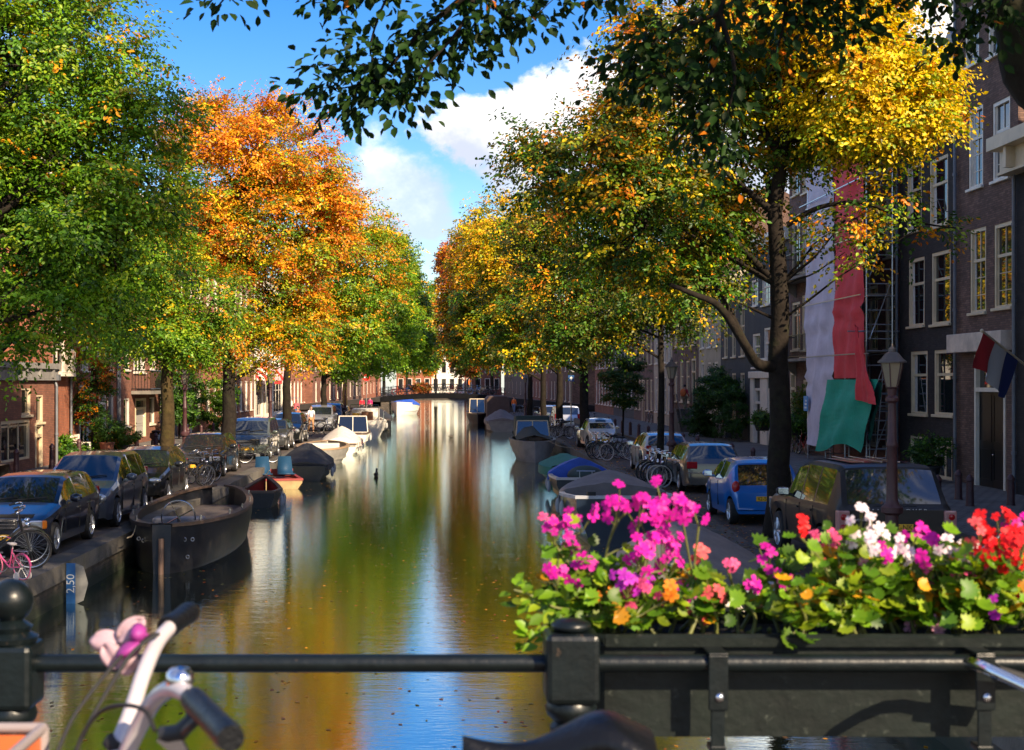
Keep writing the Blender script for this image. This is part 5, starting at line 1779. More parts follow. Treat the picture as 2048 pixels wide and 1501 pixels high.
for i in range(6):
    dup(b0, (6.9 + .3 * math.sin(i), 82 - i * .7, .01), PI + .3 + .2 * math.sin(i * 2.3), 'bicycle in the dark cluster by the third right trunk', GRB, dict(frame=bike_grey) if i % 2 else None)
for i, (x, y) in enumerate([(15.3, 76.5), (15.2, 77.5), (15.4, 79.), (15.3, 83.5), (15.35, 86.2), (15.3, 59.5), (15.3, 61.), (15.2, 98.), (15.3, 99.), (15.2, 103)]):
    dup(b0, (x, y, .12), PI / 2 + .1 * math.sin(i * 3), ['bicycle leaning at the house fronts between hedge and steps', 'bicycle at the foot of the balcony house', 'bicycle at the cream fronted houses'][(i > 4) + (i > 6)], GRB,
        [None, dict(frame=bike_grey), dict(frame=bike_red)][i % 3])


def far_bike():
    m = MB()
    for sx in (-1, 1):
        m.torus((sx * .55, 0, .345), .32, .022, 'y', 14, 4)
    for a, b in (((.36, .86), (.55, .345)), ((.4, .66), (-.06, .3)), ((-.22, .9), (-.06, .3)), ((-.06, .3), (-.55, .345)), ((-.2, .75), (-.55, .345)), ((.4, .66), (-.18, .6)), ((-.3, .76), (-.75, .76))):
        m.tube([(a[0], 0, a[1]), (b[0], 0, b[1])], .022, 4)
    m.tube([(.3, .3, 1.02), (.4, 0, 1.05), (.3, -.3, 1.02)], .02, 4)
    m.ball((-.2, 0, .94), (.14, .09, .05), 8, 5)
    o = m.build('bicycle', bike_black, None)
    tag(o, 'bicycle standing against the railing of the far bridge', 'bicycle', GBB)
    return o


fbk = far_bike()
g = random.Random(5)
n = 0
for i in range(30):
    x = -6.2 + i * .42 + g.uniform(-.1, .1)
    if abs(x + 2.2) < 1.1 or abs(x - 3.) < .4: continue
    o = fbk if n == 0 else fbk.copy()
    if n: COL.objects.link(o)
    o.location = (x, BY + .5 + g.uniform(0, .3), dz(x) + .0)
    o.rotation_euler = (g.uniform(-.1, .1), 0, g.uniform(-.35, .35) + PI * (i % 2))
    if n % 3 == 1:
        o.material_slots[0].link = 'OBJECT'
        o.material_slots[0].material = [bike_grey, bike_red, bike_blue][n // 3 % 3]
    n += 1
for i in range(8):
    o = fbk.copy()
    COL.objects.link(o)
    o.location = (7.4 + i * .5, 131 - i * 4.2, .0)
    o.rotation_euler = (0, 0, PI / 2 + .5)
    o['label'] = 'bicycle parked along the right quay near the far bridge'
    o['group'] = GRB
    o.material_slots[0].link = 'OBJECT'
    o.material_slots[0].material = [bike_grey, bike_black][i % 2]


# ------------------------------------------------------------------ boats
def hull_rows(L, bm_, sheer, zk, kind, n=22, off=0., rake=.25):
    """stern at y=0, bow at y=L.  returns stations [(y, half breadth, sheer z)]"""
    out = []
    for i in range(n + 1):
        s = i / n
        if kind == 'double': b = bm_ * max(0.0, math.sin(PI * (s * .985 + .006))) ** .48
        elif kind == 'egg': b = bm_ * max(0.0, math.sin(PI * s ** .85)) ** .55
        elif kind == 'punt': b = bm_ * (1 if s < .8 else 1 - .35 * ((s - .8) / .2) ** 2)
        else: b = bm_ * (.80 + .20 * math.sin(PI * min(1, s * 1.25))) * (1 if s < .45 else max(0.02, 1 - ((s - .45) / .55) ** 2.4))
        out.append((L * s, max(.015, b - off), lerp(sheer, s)))
    return out


def boat(name, label, loc, rz, L, B, sheer, hm, kind='transom', rail=None, floor_z=.12, fm=None, zk=-.3, thick=.06, group='boats moored along the left quay', flare=.82):
    t = thing(name, label, 'boat', loc, rz, group)
    st = hull_rows(L, B / 2, sheer, zk, kind)
    prof = [(flare * .35, 0), (flare * .8, .12), (flare * .95, .4), (1.0, .8), (1.0, 1.)]
    m = MB()
    rows_ = []
    for y, b, z in st:
        half = [(b * f, zk + (z - zk) * h) for f, h in prof]
        rows_.append([(-x, y, q) for x, q in reversed(half)] + [(x, y, q) for x, q in half])
    m.grid(rows_)
    m.add(rows_[0], [tuple(range(len(rows_[0])))])
    m.build('hull', hm, t, smooth=50)
    m = MB()
    rows_ = []
    for y, b, z in st[1:-1] if kind in ('double', 'egg') else st[:-1]:
        y = max(y, .05)
        b = max(.01, b - thick)
        fz = min(floor_z, z - .05)
        rows_.append([(-b, y, z), (-b * .93, y, fz), (b * .93, y, fz), (b, y, z)])
    m.grid([[r[0], r[1]] for r in rows_])
    m.grid([[r[2], r[3]] for r in rows_])
    m.quad(*rows_[0])
    m.build('inner_hull', fm or hm, t, smooth=60)
    m = MB()
    m.grid([[r[1], r[2]] for r in rows_])
    m.build('deck', rail_wood if fm is None else fm, t)
    m = MB()
    for sx in (-1, 1):
        rr = []
        for y, b, z in st:
            rr.append([(sx * (b + .03), y, z - .05), (sx * (b + .03), y, z + .02), (sx * max(0, b - thick - .05), y, z + .025), (sx * max(0, b - thick - .05), y, z - .03)])
        m.grid(rr, True)
    if kind not in ('double', 'egg'):
        y, b, z = st[0]
        m.box(-b - .03, b + .03, -.03, .09, z - .05, z + .026)
    m.build('gunwale', rail or hm, t, smooth=40)
    sd = -1 if loc[0] < 0 else 1
    if abs(rz) < 1 and loc[1] < 100:
        qx = (QL + .25 if sd < 0 else qr(loc[1]) + .25) - loc[0]
        for yy, dy in ((.08 * L, -.9), (.86 * L, 1.1)):
            k = min(range(len(st)), key=lambda i: abs(st[i][0] - yy))
            p0 = Vector((sd * st[k][1] * .9, st[k][0], st[k][2] + .03))
            p1 = Vector((qx, yy + dy, .74))
            MB().tube(smooth_pts([p0, p0.lerp(p1, .5) + Vector((0, 0, -.12)), p1], 5), .014, 5).build('mooring_rope', mat('rope', (.25, .21, .15), .9), t)
    if kind == 'transom' and loc[1] < 100:
        for f in (.25, .5, .7):
            k = int(f * (len(st) - 1))
            m = MB()
            c = (-sd * (st[k][1] + .07), st[k][0], st[k][2] - .34)
            m.ball(c, (.075, .075, .2), 10, 8)
            m.tube([(c[0], c[1], c[2] + .18), (c[0] + sd * .06, c[1], st[k][2] + .02)], .01, 4)
            m.build('fender', mat('fender_grey', (.3, .3, .3), .5, var=.2), t, smooth=180)
    return t, st


def cover(t, st, i0, i1, ridge, m, name='tarpaulin', over=.05, sag=.04, seed=1, drop=.18, ends=True):
    g = random.Random(seed)
    rows_ = []
    for i in range(i0, i1 + 1):
        y, b, z = st[i]
        b += over
        h = lerp(ridge, (i - i0) / (i1 - i0))
        row = []
        for k in range(-6, 7):
            f = k / 6
            zz = z + .04 + h * (1 - abs(f) ** 1.35) - sag * abs(math.sin(f * 3 * PI + i)) * (1 - abs(f)) + g.uniform(-.012, .012)
            row.append((b * f, y, zz))
        row = [(row[0][0] - .015, y, z - drop)] + row + [(row[-1][0] + .015, y, z - drop)]
        rows_.append(row)
    mb = MB().grid(rows_)
    if ends:
        for r in (rows_[0], rows_[-1]): mb.add(r, [tuple(range(len(r)))])
    return mb.build(name, m, t, smooth=50)


rail_wood = mat('boat_deck_wood', (.10, .075, .06), .7, var=.35, vs=6.)
hull_black = mat('hull_black_steel', (.009, .010, .014), .42, var=.35, vs=2.2, dirt=(.05, .04, .03), ds=2.5)
rail_brown = mat('gunwale_brown', (.085, .055, .04), .55, var=.35, vs=4.)
hull_grey = mat('hull_grey', (.20, .185, .165), .5, var=.25, vs=2.)
hull_navy = mat('hull_navy', (.010, .018, .036), .3, var=.2, coat=.4)
hull_white = mat('hull_white', (.66, .62, .55), .4, var=.12, vs=2.)
gun_grey = mat('gunwale_grey', (.36, .37, .40), .5, var=.2, vs=3.)
tarp_dark = mat('tarp_dark', (.026, .028, .032), .7, var=.3, vs=3., bump=.4, bs=9.)
tarp_grey = mat('tarp_grey', (.17, .15, .145), .75, var=.2, vs=3., bump=.4, bs=9.)
tarp_green = mat('tarp_teal', (.012, .16, .12), .6, var=.2, vs=3., bump=.4, bs=9.)
tarp_blue = mat('tarp_blue', (.025, .09, .48), .5, var=.2, vs=3., bump=.5, bs=9.)
tarp_olive = mat('tarp_olive', (.055, .062, .05), .75, var=.2, vs=3., bump=.4, bs=9.)
tarp_brown = mat('tarp_brown', (.075, .045, .035), .8, var=.2, vs=3., bump=.3, bs=9.)
tarp_white = mat('tarp_white', (.66, .6, .52), .7, var=.12, vs=3., bump=.4, bs=9.)
wood_orange = mat('varnished_wood', (.26, .085, .03), .35, var=.3, vs=5., coat=.3)
red_in = mat('boat_red_paint', (.22, .022, .018), .5, var=.2)
seat_blue = mat('seat_blue', (.008, .045, .10), .5)
BL, BR = 'boats moored along the left quay', 'boats moored along the right quay'

# big open steel sloop
t, st = boat('open_sloop', 'big black open steel boat with a slatted deck moored at the left quay', (-5.72, 28.5, WATER_Z), .045, 10.6, 2.55, [(0, 1.0), (.3, .92), (.7, .92), (1, 1.02)], hull_black, 'double', rail_brown, .52, zk=-.5, thick=.09, flare=.95)
m = MB()
m.tube([(0, -.06, .72), (0, -.10, -.06)], .055, 8)
m.build('rudder_post', mat('post_wood', (.16, .095, .065), .7, var=.3), t)
m = MB()
for (y, b, z), (y2, b2, z2) in zip(st[2:-3], st[3:-2]):
    for k in range(4):
        q = y + (y2 - y) * k / 4
        w = (b + (b2 - b) * k / 4 - .1) * .92
        m.box(-w, w, q, q + (y2 - y) / 4 - .02, .525, .548)
m.build('deck_slats', mat('deck_slat_wood', (.075, .062, .058), .65, var=.3, vs=5.), t)
m = MB()
for i in (2, 6, 9, 13, 17):
    y, b, z = st[i]
    for sx in (-1, 1):
        for d in (-.05, .05): m.tube([(sx * (b - .04), y + d, z), (sx * (b - .04), y + d, z + .13)], .018, 6)
m.build('bollard', steel, t)
m = MB()
m.torus((.12, 1.55, 1.0), .36, .017, 'y', 26, 6)
m.tube([(.12, 1.75, .35), (.12, 1.6, .98)], .035, 6)
for k in range(4): m.tube([(.12, 1.55, 1.), (.12 + .36 * math.cos(k * PI / 2 + .5), 1.55, 1. + .36 * math.sin(k * PI / 2 + .5))], .012, 5)
m.build('steering_wheel', chrome, t, smooth=60)
m = MB()
m.box(-.5, .6, 1.9, 2.4, .35, .95)
m.build('bench', mat('bench_grey', (.2, .19, .2), .6, var=.2), t, bevel=.03)
m = MB()
for x, z in ((.42, .66), (.58, .66), (-.52, .68), (-.42, .64), (-.32, .64), (.48, .3)): m.torus((x, .28 - abs(x) * .1 + abs(x) * .22, z), .035, .012, 'y', 10, 4)
m.build('hull_fitting', steel, t)
# row boat with red inside
t, st = boat('rowing_boat', 'small dark rowing boat with a red interior behind the big black boat', (-5.75, 43.5, WATER_Z), .05, 3.6, 1.3, [(0, .5), (.6, .45), (1, .75)], hull_black, 'transom', rail_brown, .12, red_in)
m = MB()
for y in (.8, 2.): m.box(-.55, .55, y, y + .25, .3, .34)
m.build('thwart', red_in, t)
# pedal boat with two blue seats
t, st = boat('pedal_boat', 'red decked pedal boat with two blue bucket seats at the left quay', (-5.95, 51, WATER_Z), .25, 2.6, 1.7, [(0, .36), (1, .42)], mat('pedalo_tan', (.26, .17, .07), .5, var=.3), 'punt', red_in, .3, red_in)
for sx in (-1, 1):
    m = MB()
    m.grid([[(sx * .42 - .3, .9, .52), (sx * .42 + .3, .9, .52)], [(sx * .42 - .3, 1.35, .46), (sx * .42 + .3, 1.35, .46)], [(sx * .42 - .28, 1.5, .66), (sx * .42 + .28, 1.5, .66)], [(sx * .42 - .24, 1.62, 1.12), (sx * .42 + .24, 1.62, 1.12)]])
    so_ = m.build('seat', seat_blue, t, smooth=60)
    q = so_.modifiers.new('thick', 'SOLIDIFY')
    q.thickness = .04
m = MB()
m.box(-.8, .8, 2.0, 2.06, .36, .62)
m.build('front_board', red_in, t, bevel=.01)
# tarpaulin covered boat
t, st = boat('covered_boat', 'dark boat under a peaked black tarpaulin at the left quay', (-5.5, 55.5, WATER_Z), .04, 5.6, 2.1, [(0, .55), (1, .8)], hull_black, 'transom', hull_black)
cover(t, st, 1, 19, [(0, .15), (.35, .75), (.55, .7), (1, .1)], tarp_dark)
t, st = boat('open_sloop', 'grey round nosed sloop with an open sunlit cockpit on the left', (-5.75, 65, WATER_Z), .02, 6.6, 2.5, [(0, .78), (1, .92)], hull_grey, 'egg', mat('rail_tan', (.3, .2, .12), .5), .25)
m = MB()
m.box(-.85, .85, 1.6, 2.5, .3, .98)
m.build('engine_cover', hull_white, t, bevel=.05)
t, st = boat('covered_boat', 'boat with a pale ridged cover between the grey sloop and the windscreen boat', (-5.5, 75, WATER_Z), .03, 6., 2.2, [(0, .6), (1, .8)], hull_white, 'transom', rail_brown)
cover(t, st, 0, 19, [(0, .35), (.5, .8), (1, .15)], tarp_white)
m = MB()
for i in range(0, 19, 2):
    y, b, z = st[i]
    for sx in (-1, 1): m.box(sx * (b + .07), sx * (b + .085), y, y + .12, z - .2, z + .06)
m.build('cover_strap', red_in, t)


def screen(t, y0, y1, w, z0, z1, fm):
    m = MB()
    p = [(-w, y0, z0), (-w * .9, y1, z1), (w * .9, y1, z1), (w, y0, z0)]
    for a, b in zip(p, p[1:]): m.tube([a, b], .035, 6)
    m.tube([p[0], p[3]], .03, 6)
    m.tube([(0, y0, z0), (0, y1, z1)], .03, 6)
    fo = m.build('windscreen_frame', fm, t)
    MB().quad(*p).build('windscreen', glass_dark, fo)


t, st = boat('cabin_boat', 'small pale motor boat with a framed windscreen beside the white yacht', (-5.6, 87, WATER_Z), .05, 5.4, 2.2, [(0, .7), (1, .95)], hull_white, 'transom', rail_brown, .2)
screen(t, 1.2, 1.7, .95, .75, 1.75, white_paint)
m = MB()
m.box(-.6, .6, 1.9, 2.6, .3, 1.25)
m.build('console', hull_white, t, bevel=.05)
t, st = boat('yacht', 'white cabin yacht with bow rail and brown cabin door moored on the left', (-5.35, 96, WATER_Z), .03, 9., 2.9, [(0, 1.25), (.5, 1.15), (1, 1.5)], hull_white, 'transom', hull_white, .5)
m = MB()
m.prism([(1.6, .8), (1.9, 2.0), (4.6, 2.05), (5.8, 1.3), (5.8, .8)], -.95, .95, 'yz')
co = m.build('cabin', hull_white, t, fixn=True, bevel=.06)
MB().box(-.25, .55, 1.55, 1.66, .9, 1.85).build('cabin_door', mat('cabin_door_brown', (.22, .1, .05), .5), co)
m = MB()
m.obox((-.62, 1.6, 1.55), (.5, .06, .4))
m.build('towel', mat('towel_yellow', (.7, .42, .06), .9), co)
m = MB()
p = [(-.95, .3, 1.25), (-.95, .35, 2.35), (.95, .35, 2.35), (.95, .3, 1.25)]
for a, b in zip(p, p[1:]): m.tube([a, b], .025, 6)
for sx in (-1, 1):
    for k in range(7): m.tube([(sx * 1.3, .2 + k * .9, 1.25), (sx * 1.3, .2 + k * .9, 1.85)], .018, 5)
    m.tube([(sx * 1.3, .2, 1.85), (sx * 1.3, 5.6, 1.85)], .018, 5)
m.build('guard_rail', chrome, t)
t, st = boat('yacht', 'white bowed boat with a blue cover beyond the far bridge', (-4.0, 172, WATER_Z), PI - .15, 9., 3., [(0, 1.2), (1, 1.6)], hull_white, 'transom', hull_white, .5)
cover(t, st, 2, 14, [(0, .2), (.4, .9), (1, .1)], tarp_blue)
t, st = boat('covered_boat', 'dark boat moored at the left abutment of the far bridge', (-5.4, 112, WATER_Z), .02, 8., 2.6, [(0, .9), (1, 1.2)], hull_black, 'transom', rail_brown)
cover(t, st, 2, 18, [(0, .3), (.5, .8), (1, .1)], tarp_dark)

# right quay
t, st = boat('covered_boat', 'nearest boat on the right under a pale grey cover behind the geraniums', (4.0, 20.6, WATER_Z), -.04, 6.2, 2.3, [(0, .8), (1, 1.05)], hull_black, 'transom', gun_grey, group=BR)
cover(t, st, 3, 20, [(0, .2), (.3, .62), (.6, .55), (1, .1)], tarp_grey)
m = MB()
m.torus((.2, -.12, .45), .2, .05, 'y', 22, 8)
m.build('lifebuoy', white_paint, t, smooth=180)
t, st = boat('motor_boat', 'navy boat with a light grey gunwale and white letters on its stern', (4.28, 33.2, WATER_Z), -.05, 7.2, 2.75, [(0, 1.18), (.5, 1.0), (1, 1.25)], hull_navy, 'transom', gun_grey, .3, gun_grey, group=BR)
text('stern_letters', 'FLO', .30, white_ink, t, (.66, -.012, .97), (PI / 2, 0, 0), .004, sx=.8)
cover(t, st, 11, 21, [(0, .25), (.4, .42), (1, .08)], tarp_grey)
m = MB()
m.box(-1.1, 1.1, 1.0, 1.5, .35, .62)
m.box(-.4, .4, 2.4, 3.0, .35, .95)
m.build('bench', wood_orange, t, bevel=.02)
m = MB()
for x, y in ((-.75, .03), (.9, .03)): m.obox((x, y, 1.25), (.22, .06, .09))
m.build('cleat', rubber, t)
t, st = boat('motor_boat', 'black boat with an orange wooden interior and a white stern rail', (4.55, 45.4, WATER_Z), -.06, 6., 2.1, [(0, .78), (.5, .75), (1, 1.)], hull_black, 'transom', mat('rail_pale', (.45, .40, .36), .4), .2, wood_orange, group=BR)
cover(t, st, 9, 20, [(0, .55), (.4, .45), (1, .05)], tarp_blue, seed=4)
m = MB()
m.ball((.15, 1.5, .78), (.62, .55, .34), 14, 8)
m.build('covered_engine', mat('tarp_dark_green', (.03, .055, .05), .7, var=.2), t, smooth=180)
m = MB()
for x in (-.1, .3): m.tube([(x, .05, .78), (x, .05, 1.02)], .015, 5)
m.tube([(-.2, .05, 1.02), (.4, .05, 1.02)], .018, 5)
m.build('stern_bracket', steel, t)
text('stern_letters', 'oo', .2, white_ink, t, (-.25, -.012, .5), (PI / 2, 0, 0), .003)
t, st = boat('dinghy', 'teal covered dinghy beside the black boat on the right', (4.75, 55.2, WATER_Z), -.1, 4.6, 1.95, [(0, .5), (1, .62)], mat('hull_teal', (.015, .17, .13), .5), 'egg', mat('hull_teal', (.015, .17, .13), .5), group=BR)
cover(t, st, 1, 21, [(0, .15), (.5, .42), (1, .1)], tarp_green, drop=.3, ends=False)
t, st = boat('cabin_boat', 'grey clinker cabin boat with a two pane windscreen on the right', (4.5, 68, WATER_Z), -.02, 7., 2.3, [(0, 1.0), (.5, 1.05), (1, 1.1)], hull_grey, 'egg', hull_grey, .4, group=BR)
screen(t, 2.7, 2.95, .85, 1.15, 1.95, cream_paint)
m = MB()
m.grid([[(-.85, 1.0, 1.06), (-.4, .9, 1.2), (0, .8, 1.3), (.4, .9, 1.2), (.85, 1.0, 1.06)], [(-.9, 2.68, 1.15), (-.45, 2.66, 1.62), (0, 2.64, 1.7), (.4, 2.66, 1.3), (.9, 2.68, 1.15)]])
m.build('fore_cover', tarp_olive, t, smooth=60)
m = MB()
m.prism([(2.96, 1.9), (3.1, 2.2), (5.8, 2.15), (6.2, 1.1), (2.96, 1.1)], -.86, .86, 'yz')
m.build('canopy', mat('canopy_dark_green', (.02, .04, .035), .7, var=.2), t, fixn=True, bevel=.08)
t, st = boat('covered_boat', 'low boat under a rumpled grey tarpaulin behind the clinker cabin boat', (4.7, 110, WATER_Z), 0., 7., 2.6, [(0, .8), (1, 1.)], hull_grey, 'transom', hull_grey, group=BR)
cover(t, st, 1, 20, [(0, .3), (.4, .9), (.6, .6), (1, .2)], tarp_grey, sag=.12, seed=8)
t, st = boat('canopy_boat', 'barge with a tall brown canvas canopy before the far bridge on the right', (5.15, 129, WATER_Z), 0., 10., 2.3, [(0, .6), (1, .9)], mat('hull_tan', (.36, .22, .12), .5), 'punt', rail_brown, group=BR)
m = MB()
m.prism([(-1.05, .7), (-1.08, 2.3), (-.8, 2.62), (.8, 2.62), (1.08, 2.3), (1.05, .7)], .05, 7., 'xz')
m.build('canopy', tarp_brown, t, fixn=True, bevel=.05)
t, st = boat('cabin_boat', 'black hulled boat with a blue window next to the canopy barge', (3.3, 131, WATER_Z), 0., 9., 2., [(0, .95), (1, 1.2)], hull_black, 'egg', mat('rail_tan', (.3, .2, .12), .5), .3, group=BR)
screen(t, 2.0, 2.3, .75, 1.0, 2.3, cream_paint)
m = MB()
m.prism([(2.32, 1.0), (2.4, 2.35), (5.5, 2.3), (6., 1.0)], -.72, .72, 'yz')
m.build('cabin', mat('cabin_cream', (.4, .36, .28), .6), t, fixn=True, bevel=.05)
# ducks
for k, (u, v, lb) in enumerate(((902, 876, 'dark duck swimming in the bright reflection mid canal'), (752, 953, 'dark duck swimming off the pedal boat'))):
    y = F * (CH - WATER_Z) / (v - VY)
    p = P(u, v, y)
    t = thing('duck', lb, 'duck', (p.x, y, WATER_Z), .5 + k, 'ducks on the canal')
    m = MB()
    rows_ = []
    for a, r, z in ((-.26, .01, .16), (-.2, .05, .12), (-.08, .1, .08), (.06, .1, .07), (.14, .07, .10), (.18, .045, .17), (.2, .04, .23), (.23, .05, .28), (.27, .04, .285), (.30, .015, .275)):
        rows_.append([(a, r * math.cos(j * PI / 4), z + r * .8 * math.sin(j * PI / 4)) for j in range(8)])
    m.grid(rows_, True)
    m.build('body', mat('duck_brown', (.05, .04, .03), .8, var=.4, vs=20.), t, smooth=180)
    MB().obox((.33, 0, .268), (.07, .04, .015)).build('beak', mat('beak', (.3, .2, .03), .5), t)
# ------------------------------------------------------------------ street furniture
def street_lamp(label, loc, h=3.66, glow=None, s=1.):
    t = thing('street_lamp', label, 'street lamp', loc, 0, 'cast iron lanterns along the quays')
    p = MB()
    p.lathe([(.14, 0), (.14, .35), (.12, .42), (.095, .5), (.095, 1.18), (.16, 1.22), (.165, 1.3), (.10, 1.36), (.085, 1.42), (.075, 2.2), (.088, 2.22), (.088, 2.27), (.07, 2.3), (.058, h - .78), (.1, h - .74), (.1, h - .70),
             (.06, h - .66), (.075, h - .56), (.06, h - .54)], 14)
    p.build('post', red_brown, t, smooth=40)
    f = MB()
    b = [(.09, h - .54), (.175, h - .16)]
    for k in range(6):
        a, a2 = k * PI / 3, (k + 1) * PI / 3
        f.tube([(b[0][0] * math.cos(a), b[0][0] * math.sin(a), b[0][1]), (b[1][0] * math.cos(a), b[1][0] * math.sin(a), b[1][1])], .009, 4)
        for r, z in b: f.tube([(r * math.cos(a), r * math.sin(a), z), (r * math.cos(a2), r * math.sin(a2), z)], .01, 4)
    fo = f.build('lantern_frame', red_brown, t)
    MB().lathe([(r * .97, z) for r, z in b], 6).build('lantern_glass', lamp_glass, fo)
    c = MB()
    c.lathe([(.215, h - .165), (.215, h - .145), (.16, h - .10), (.10, h - .02), (.06, h + .0), (.055, h + .05), (.02, h + .08), (.012, h + .13)], 18)
    c.build('lantern_cap', mat('lantern_cap_grey', (.09, .075, .07), .5, var=.3), t, smooth=40)
    return t


street_lamp('red brown lamp post with pale lantern in front of the dark off road car', (6.84, 21.3, 0))
street_lamp('lamp post beside the slender tree trunk and the silver hatchback', (7.2, 44.0, 0), 3.85)
street_lamp('lamp post behind the black estate near the second left tree trunk', (-9.57, 52, 0))
street_lamp('lamp post with sunlit red stem between two dark cars on the left', (-8.78, 71.4, 0), 3.7)
street_lamp('lamp post beside the white yacht on the left quay', (-7.05, 101.5, 0), 3.7)
street_lamp('lamp post near the canopy barge on the right quay', (7.1, 120, 0), 3.7)

bo = None
def bollard(x, y, lb, z=0., grp='iron bollards'):
    global bo
    if bo is None:
        m = MB()
        m.lathe([(.12, 0), (.12, .1), (.10, .16), (.088, .62), (.08, .72), (.098, .74), (.098, .79), (.07, .84), (.03, .89), (.005, .9)], 12)
        bo = m.build('bollard', red_brown, None, smooth=40)
        o = bo
    else:
        o = bo.copy()
        COL.objects.link(o)
    o.location = (x, y, z)
    return tag(o, lb, 'bollard', grp)


for x, y, lb in ((12.35, 34.9, 'bollard behind the tail of the dark off road car'), (13.6, 36.9, 'bollard left of the black double doors, by the drainpipe'), (13.15, 34.9, 'bollard in front of the black double doors'),
                 (14.25, 35.1, 'bollard at the right edge beside the black corner house')): bollard(x, y, lb)
for i in range(14): bollard(11.0, 46 + i * 3.6, 'dark iron bollard in the row along the right hand pavement')
for x, y, lb in ((-14.0, 46, 'bollard at the left edge before the low side building'), (-13.95, 50, 'bollard next to the leafy shrub by the low side building'), (-14.1, 54.3, 'bollard beside the white bench')): bollard(x, y, lb, .115)
for i in range(9): bollard(-13.1, 60 + i * 4., 'dark iron bollard in the row along the left pavement', 0)

# depth gauge on the left quay wall
t = thing('depth_board', 'blue board lettered 2,50 on the left quay wall before the black boat', 'sign', (QL + .02, 24.7, -.35))
m = MB()
m.box(0, .16, -.03, .0, -.36, .36)
m.build('blue_plate', mat('sign_blue', (.008, .07, .22), .5), t)
m = MB()
m.prism([(.162, -.36), (.30, -.3), (.38, .0), (.30, .3), (.162, .36)], -.03, 0, 'xz')
m.build('grey_plate', mat('sign_grey', (.13, .13, .125), .7, var=.3), t, fixn=True)
text('depth_number', '2,50', .2, mat('letter_pale', (.4, .42, .45), .6), t, (.08, -.033, .0), (PI / 2, -PI / 2, 0), .002)
t = thing('depth_board', 'pale and blue plate on the right quay wall by the covered boat', 'sign', (qr(25.2) + .03, 25.2, -.35))
m = MB()
m.box(-.14, 0, -.03, 0, -.33, .33)
m.build('blue_plate', MATS['sign_blue'], t)
m = MB()
m.box(-.34, -.142, -.03, 0, -.33, .33)
m.build('grey_plate', MATS['sign_grey'], t)
# traffic signs
t = thing('traffic_sign', 'round red no entry sign at the left end of the far bridge', 'road sign', (-7.6, 140, 0))
MB().tube([(0, 0, 0), (0, 0, 4.)], .035, 6).build('pole', steel, t)
m = MB().lathe([(.36, -.015), (.36, .015)], 24, (0, -.06, 3.7), Matrix.Rotation(PI / 2, 3, 'X'))
d = m.build('disc', mat('sign_red', (.6, .015, .015), .4), t)
MB().box(-.24, .24, -.085, -.078, 3.63, 3.77).build('white_bar', white_ink, d)
t = thing('traffic_sign', 'blue square sign with white symbol between two right hand trunks', 'road sign', (7.35, 80., 0))
MB().tube([(0, 0, 0), (0, 0, 3.7)], .035, 6).build('pole', steel, t)
d = MB().box(-.17, .17, -.07, -.04, 3.25, 3.6).build('blue_plate', MATS['sign_blue'], t)
MB().prism([(-.04, 3.3), (.04, 3.3), (.04, 3.42), (.1, 3.42), (0, 3.54), (-.1, 3.42), (-.04, 3.42)], -.078, -.072, 'xz').build('white_arrow', white_ink, d, fixn=True)
m = MB().lathe([(.2, -.015), (.2, .015)], 24, (.15, -.06, 3.98), Matrix.Rotation(PI / 2, 3, 'X'))
m.build('round_plate', mat('sign_back_grey', (.3, .29, .28), .5), t)

# ------------------------------------------------------------------ scaffold with nets on the right
net_m = {}


def net_mat(name, c, tr=.35):
    m = mat(name, c, .75, var=.14, vs=1.4, bump=.5, bs=7.)
    return m


nw, nr, ng = net_mat('net_white', (.60, .57, .66)), net_mat('net_red', (.72, .05, .06)), net_mat('net_green', (.012, .38, .25))
t = thing('scaffold', 'aluminium scaffold with white, red and green netting on the house front', 'scaffold', (15.2, 53, 0))
og = t.location
SX0, SX1 = 14.75, 15.65
m = MB()
for y in (48.7, 51.3, 53.9, 56.5):
    for x in (SX0, SX1): m.tube([(x, y, 0), (x, y, 12.2)], .03, 6)
    k = 0
    z = .45
    while z < 12.1:
        m.tube([(SX0, y, z), (SX1, y, z)], .022, 5)
        z += .5 if k % 4 else .42
        k += 1
m.build('frame', alloy, t, org=og)
m = MB()
for z in (2.2, 4.2, 6.2, 8.2, 10.2, 11.9):
    for x in (SX0, SX1): m.tube([(x, 48.5, z), (x, 56.8, z)], .026, 5)
for i in range(5): m.tube([(SX0 + .1, 48.65, 2.2 * i + .3), (SX1 - .1, 48.65, 2.2 * i + 2.2)], .02, 5)
m.tube([(SX0 - .6, 48.9, 4.08 + .9), (SX1 + .3, 48.9, 4.08 + .9)], .03, 6)
m.build('brace', alloy, t, org=og)
for z in (2.2, 4.2, 6.2, 8.2, 10.2):
    MB().box(SX0 + .05, SX1 - .05, 48.75, 56.5, z + .04, z + .09).build('plank', mat('scaffold_plank', (.2, .15, .1), .8, var=.3), t, org=og)
m = MB()
m.tube([(SX0 + .15, 48.3, .1), (SX0 + .55, 48.6, 3.6)], .022, 5)
m.tube([(SX0 + .5, 48.3, .1), (SX0 + .9, 48.6, 3.6)], .022, 5)
for i in range(11):
    a = i / 11 + .05
    m.tube([(SX0 + .15 + .4 * a, 48.3 + .3 * a, .1 + 3.5 * a), (SX0 + .5 + .4 * a, 48.3 + .3 * a, .1 + 3.5 * a)], .016, 5)
m.build('ladder', alloy, t, org=og)


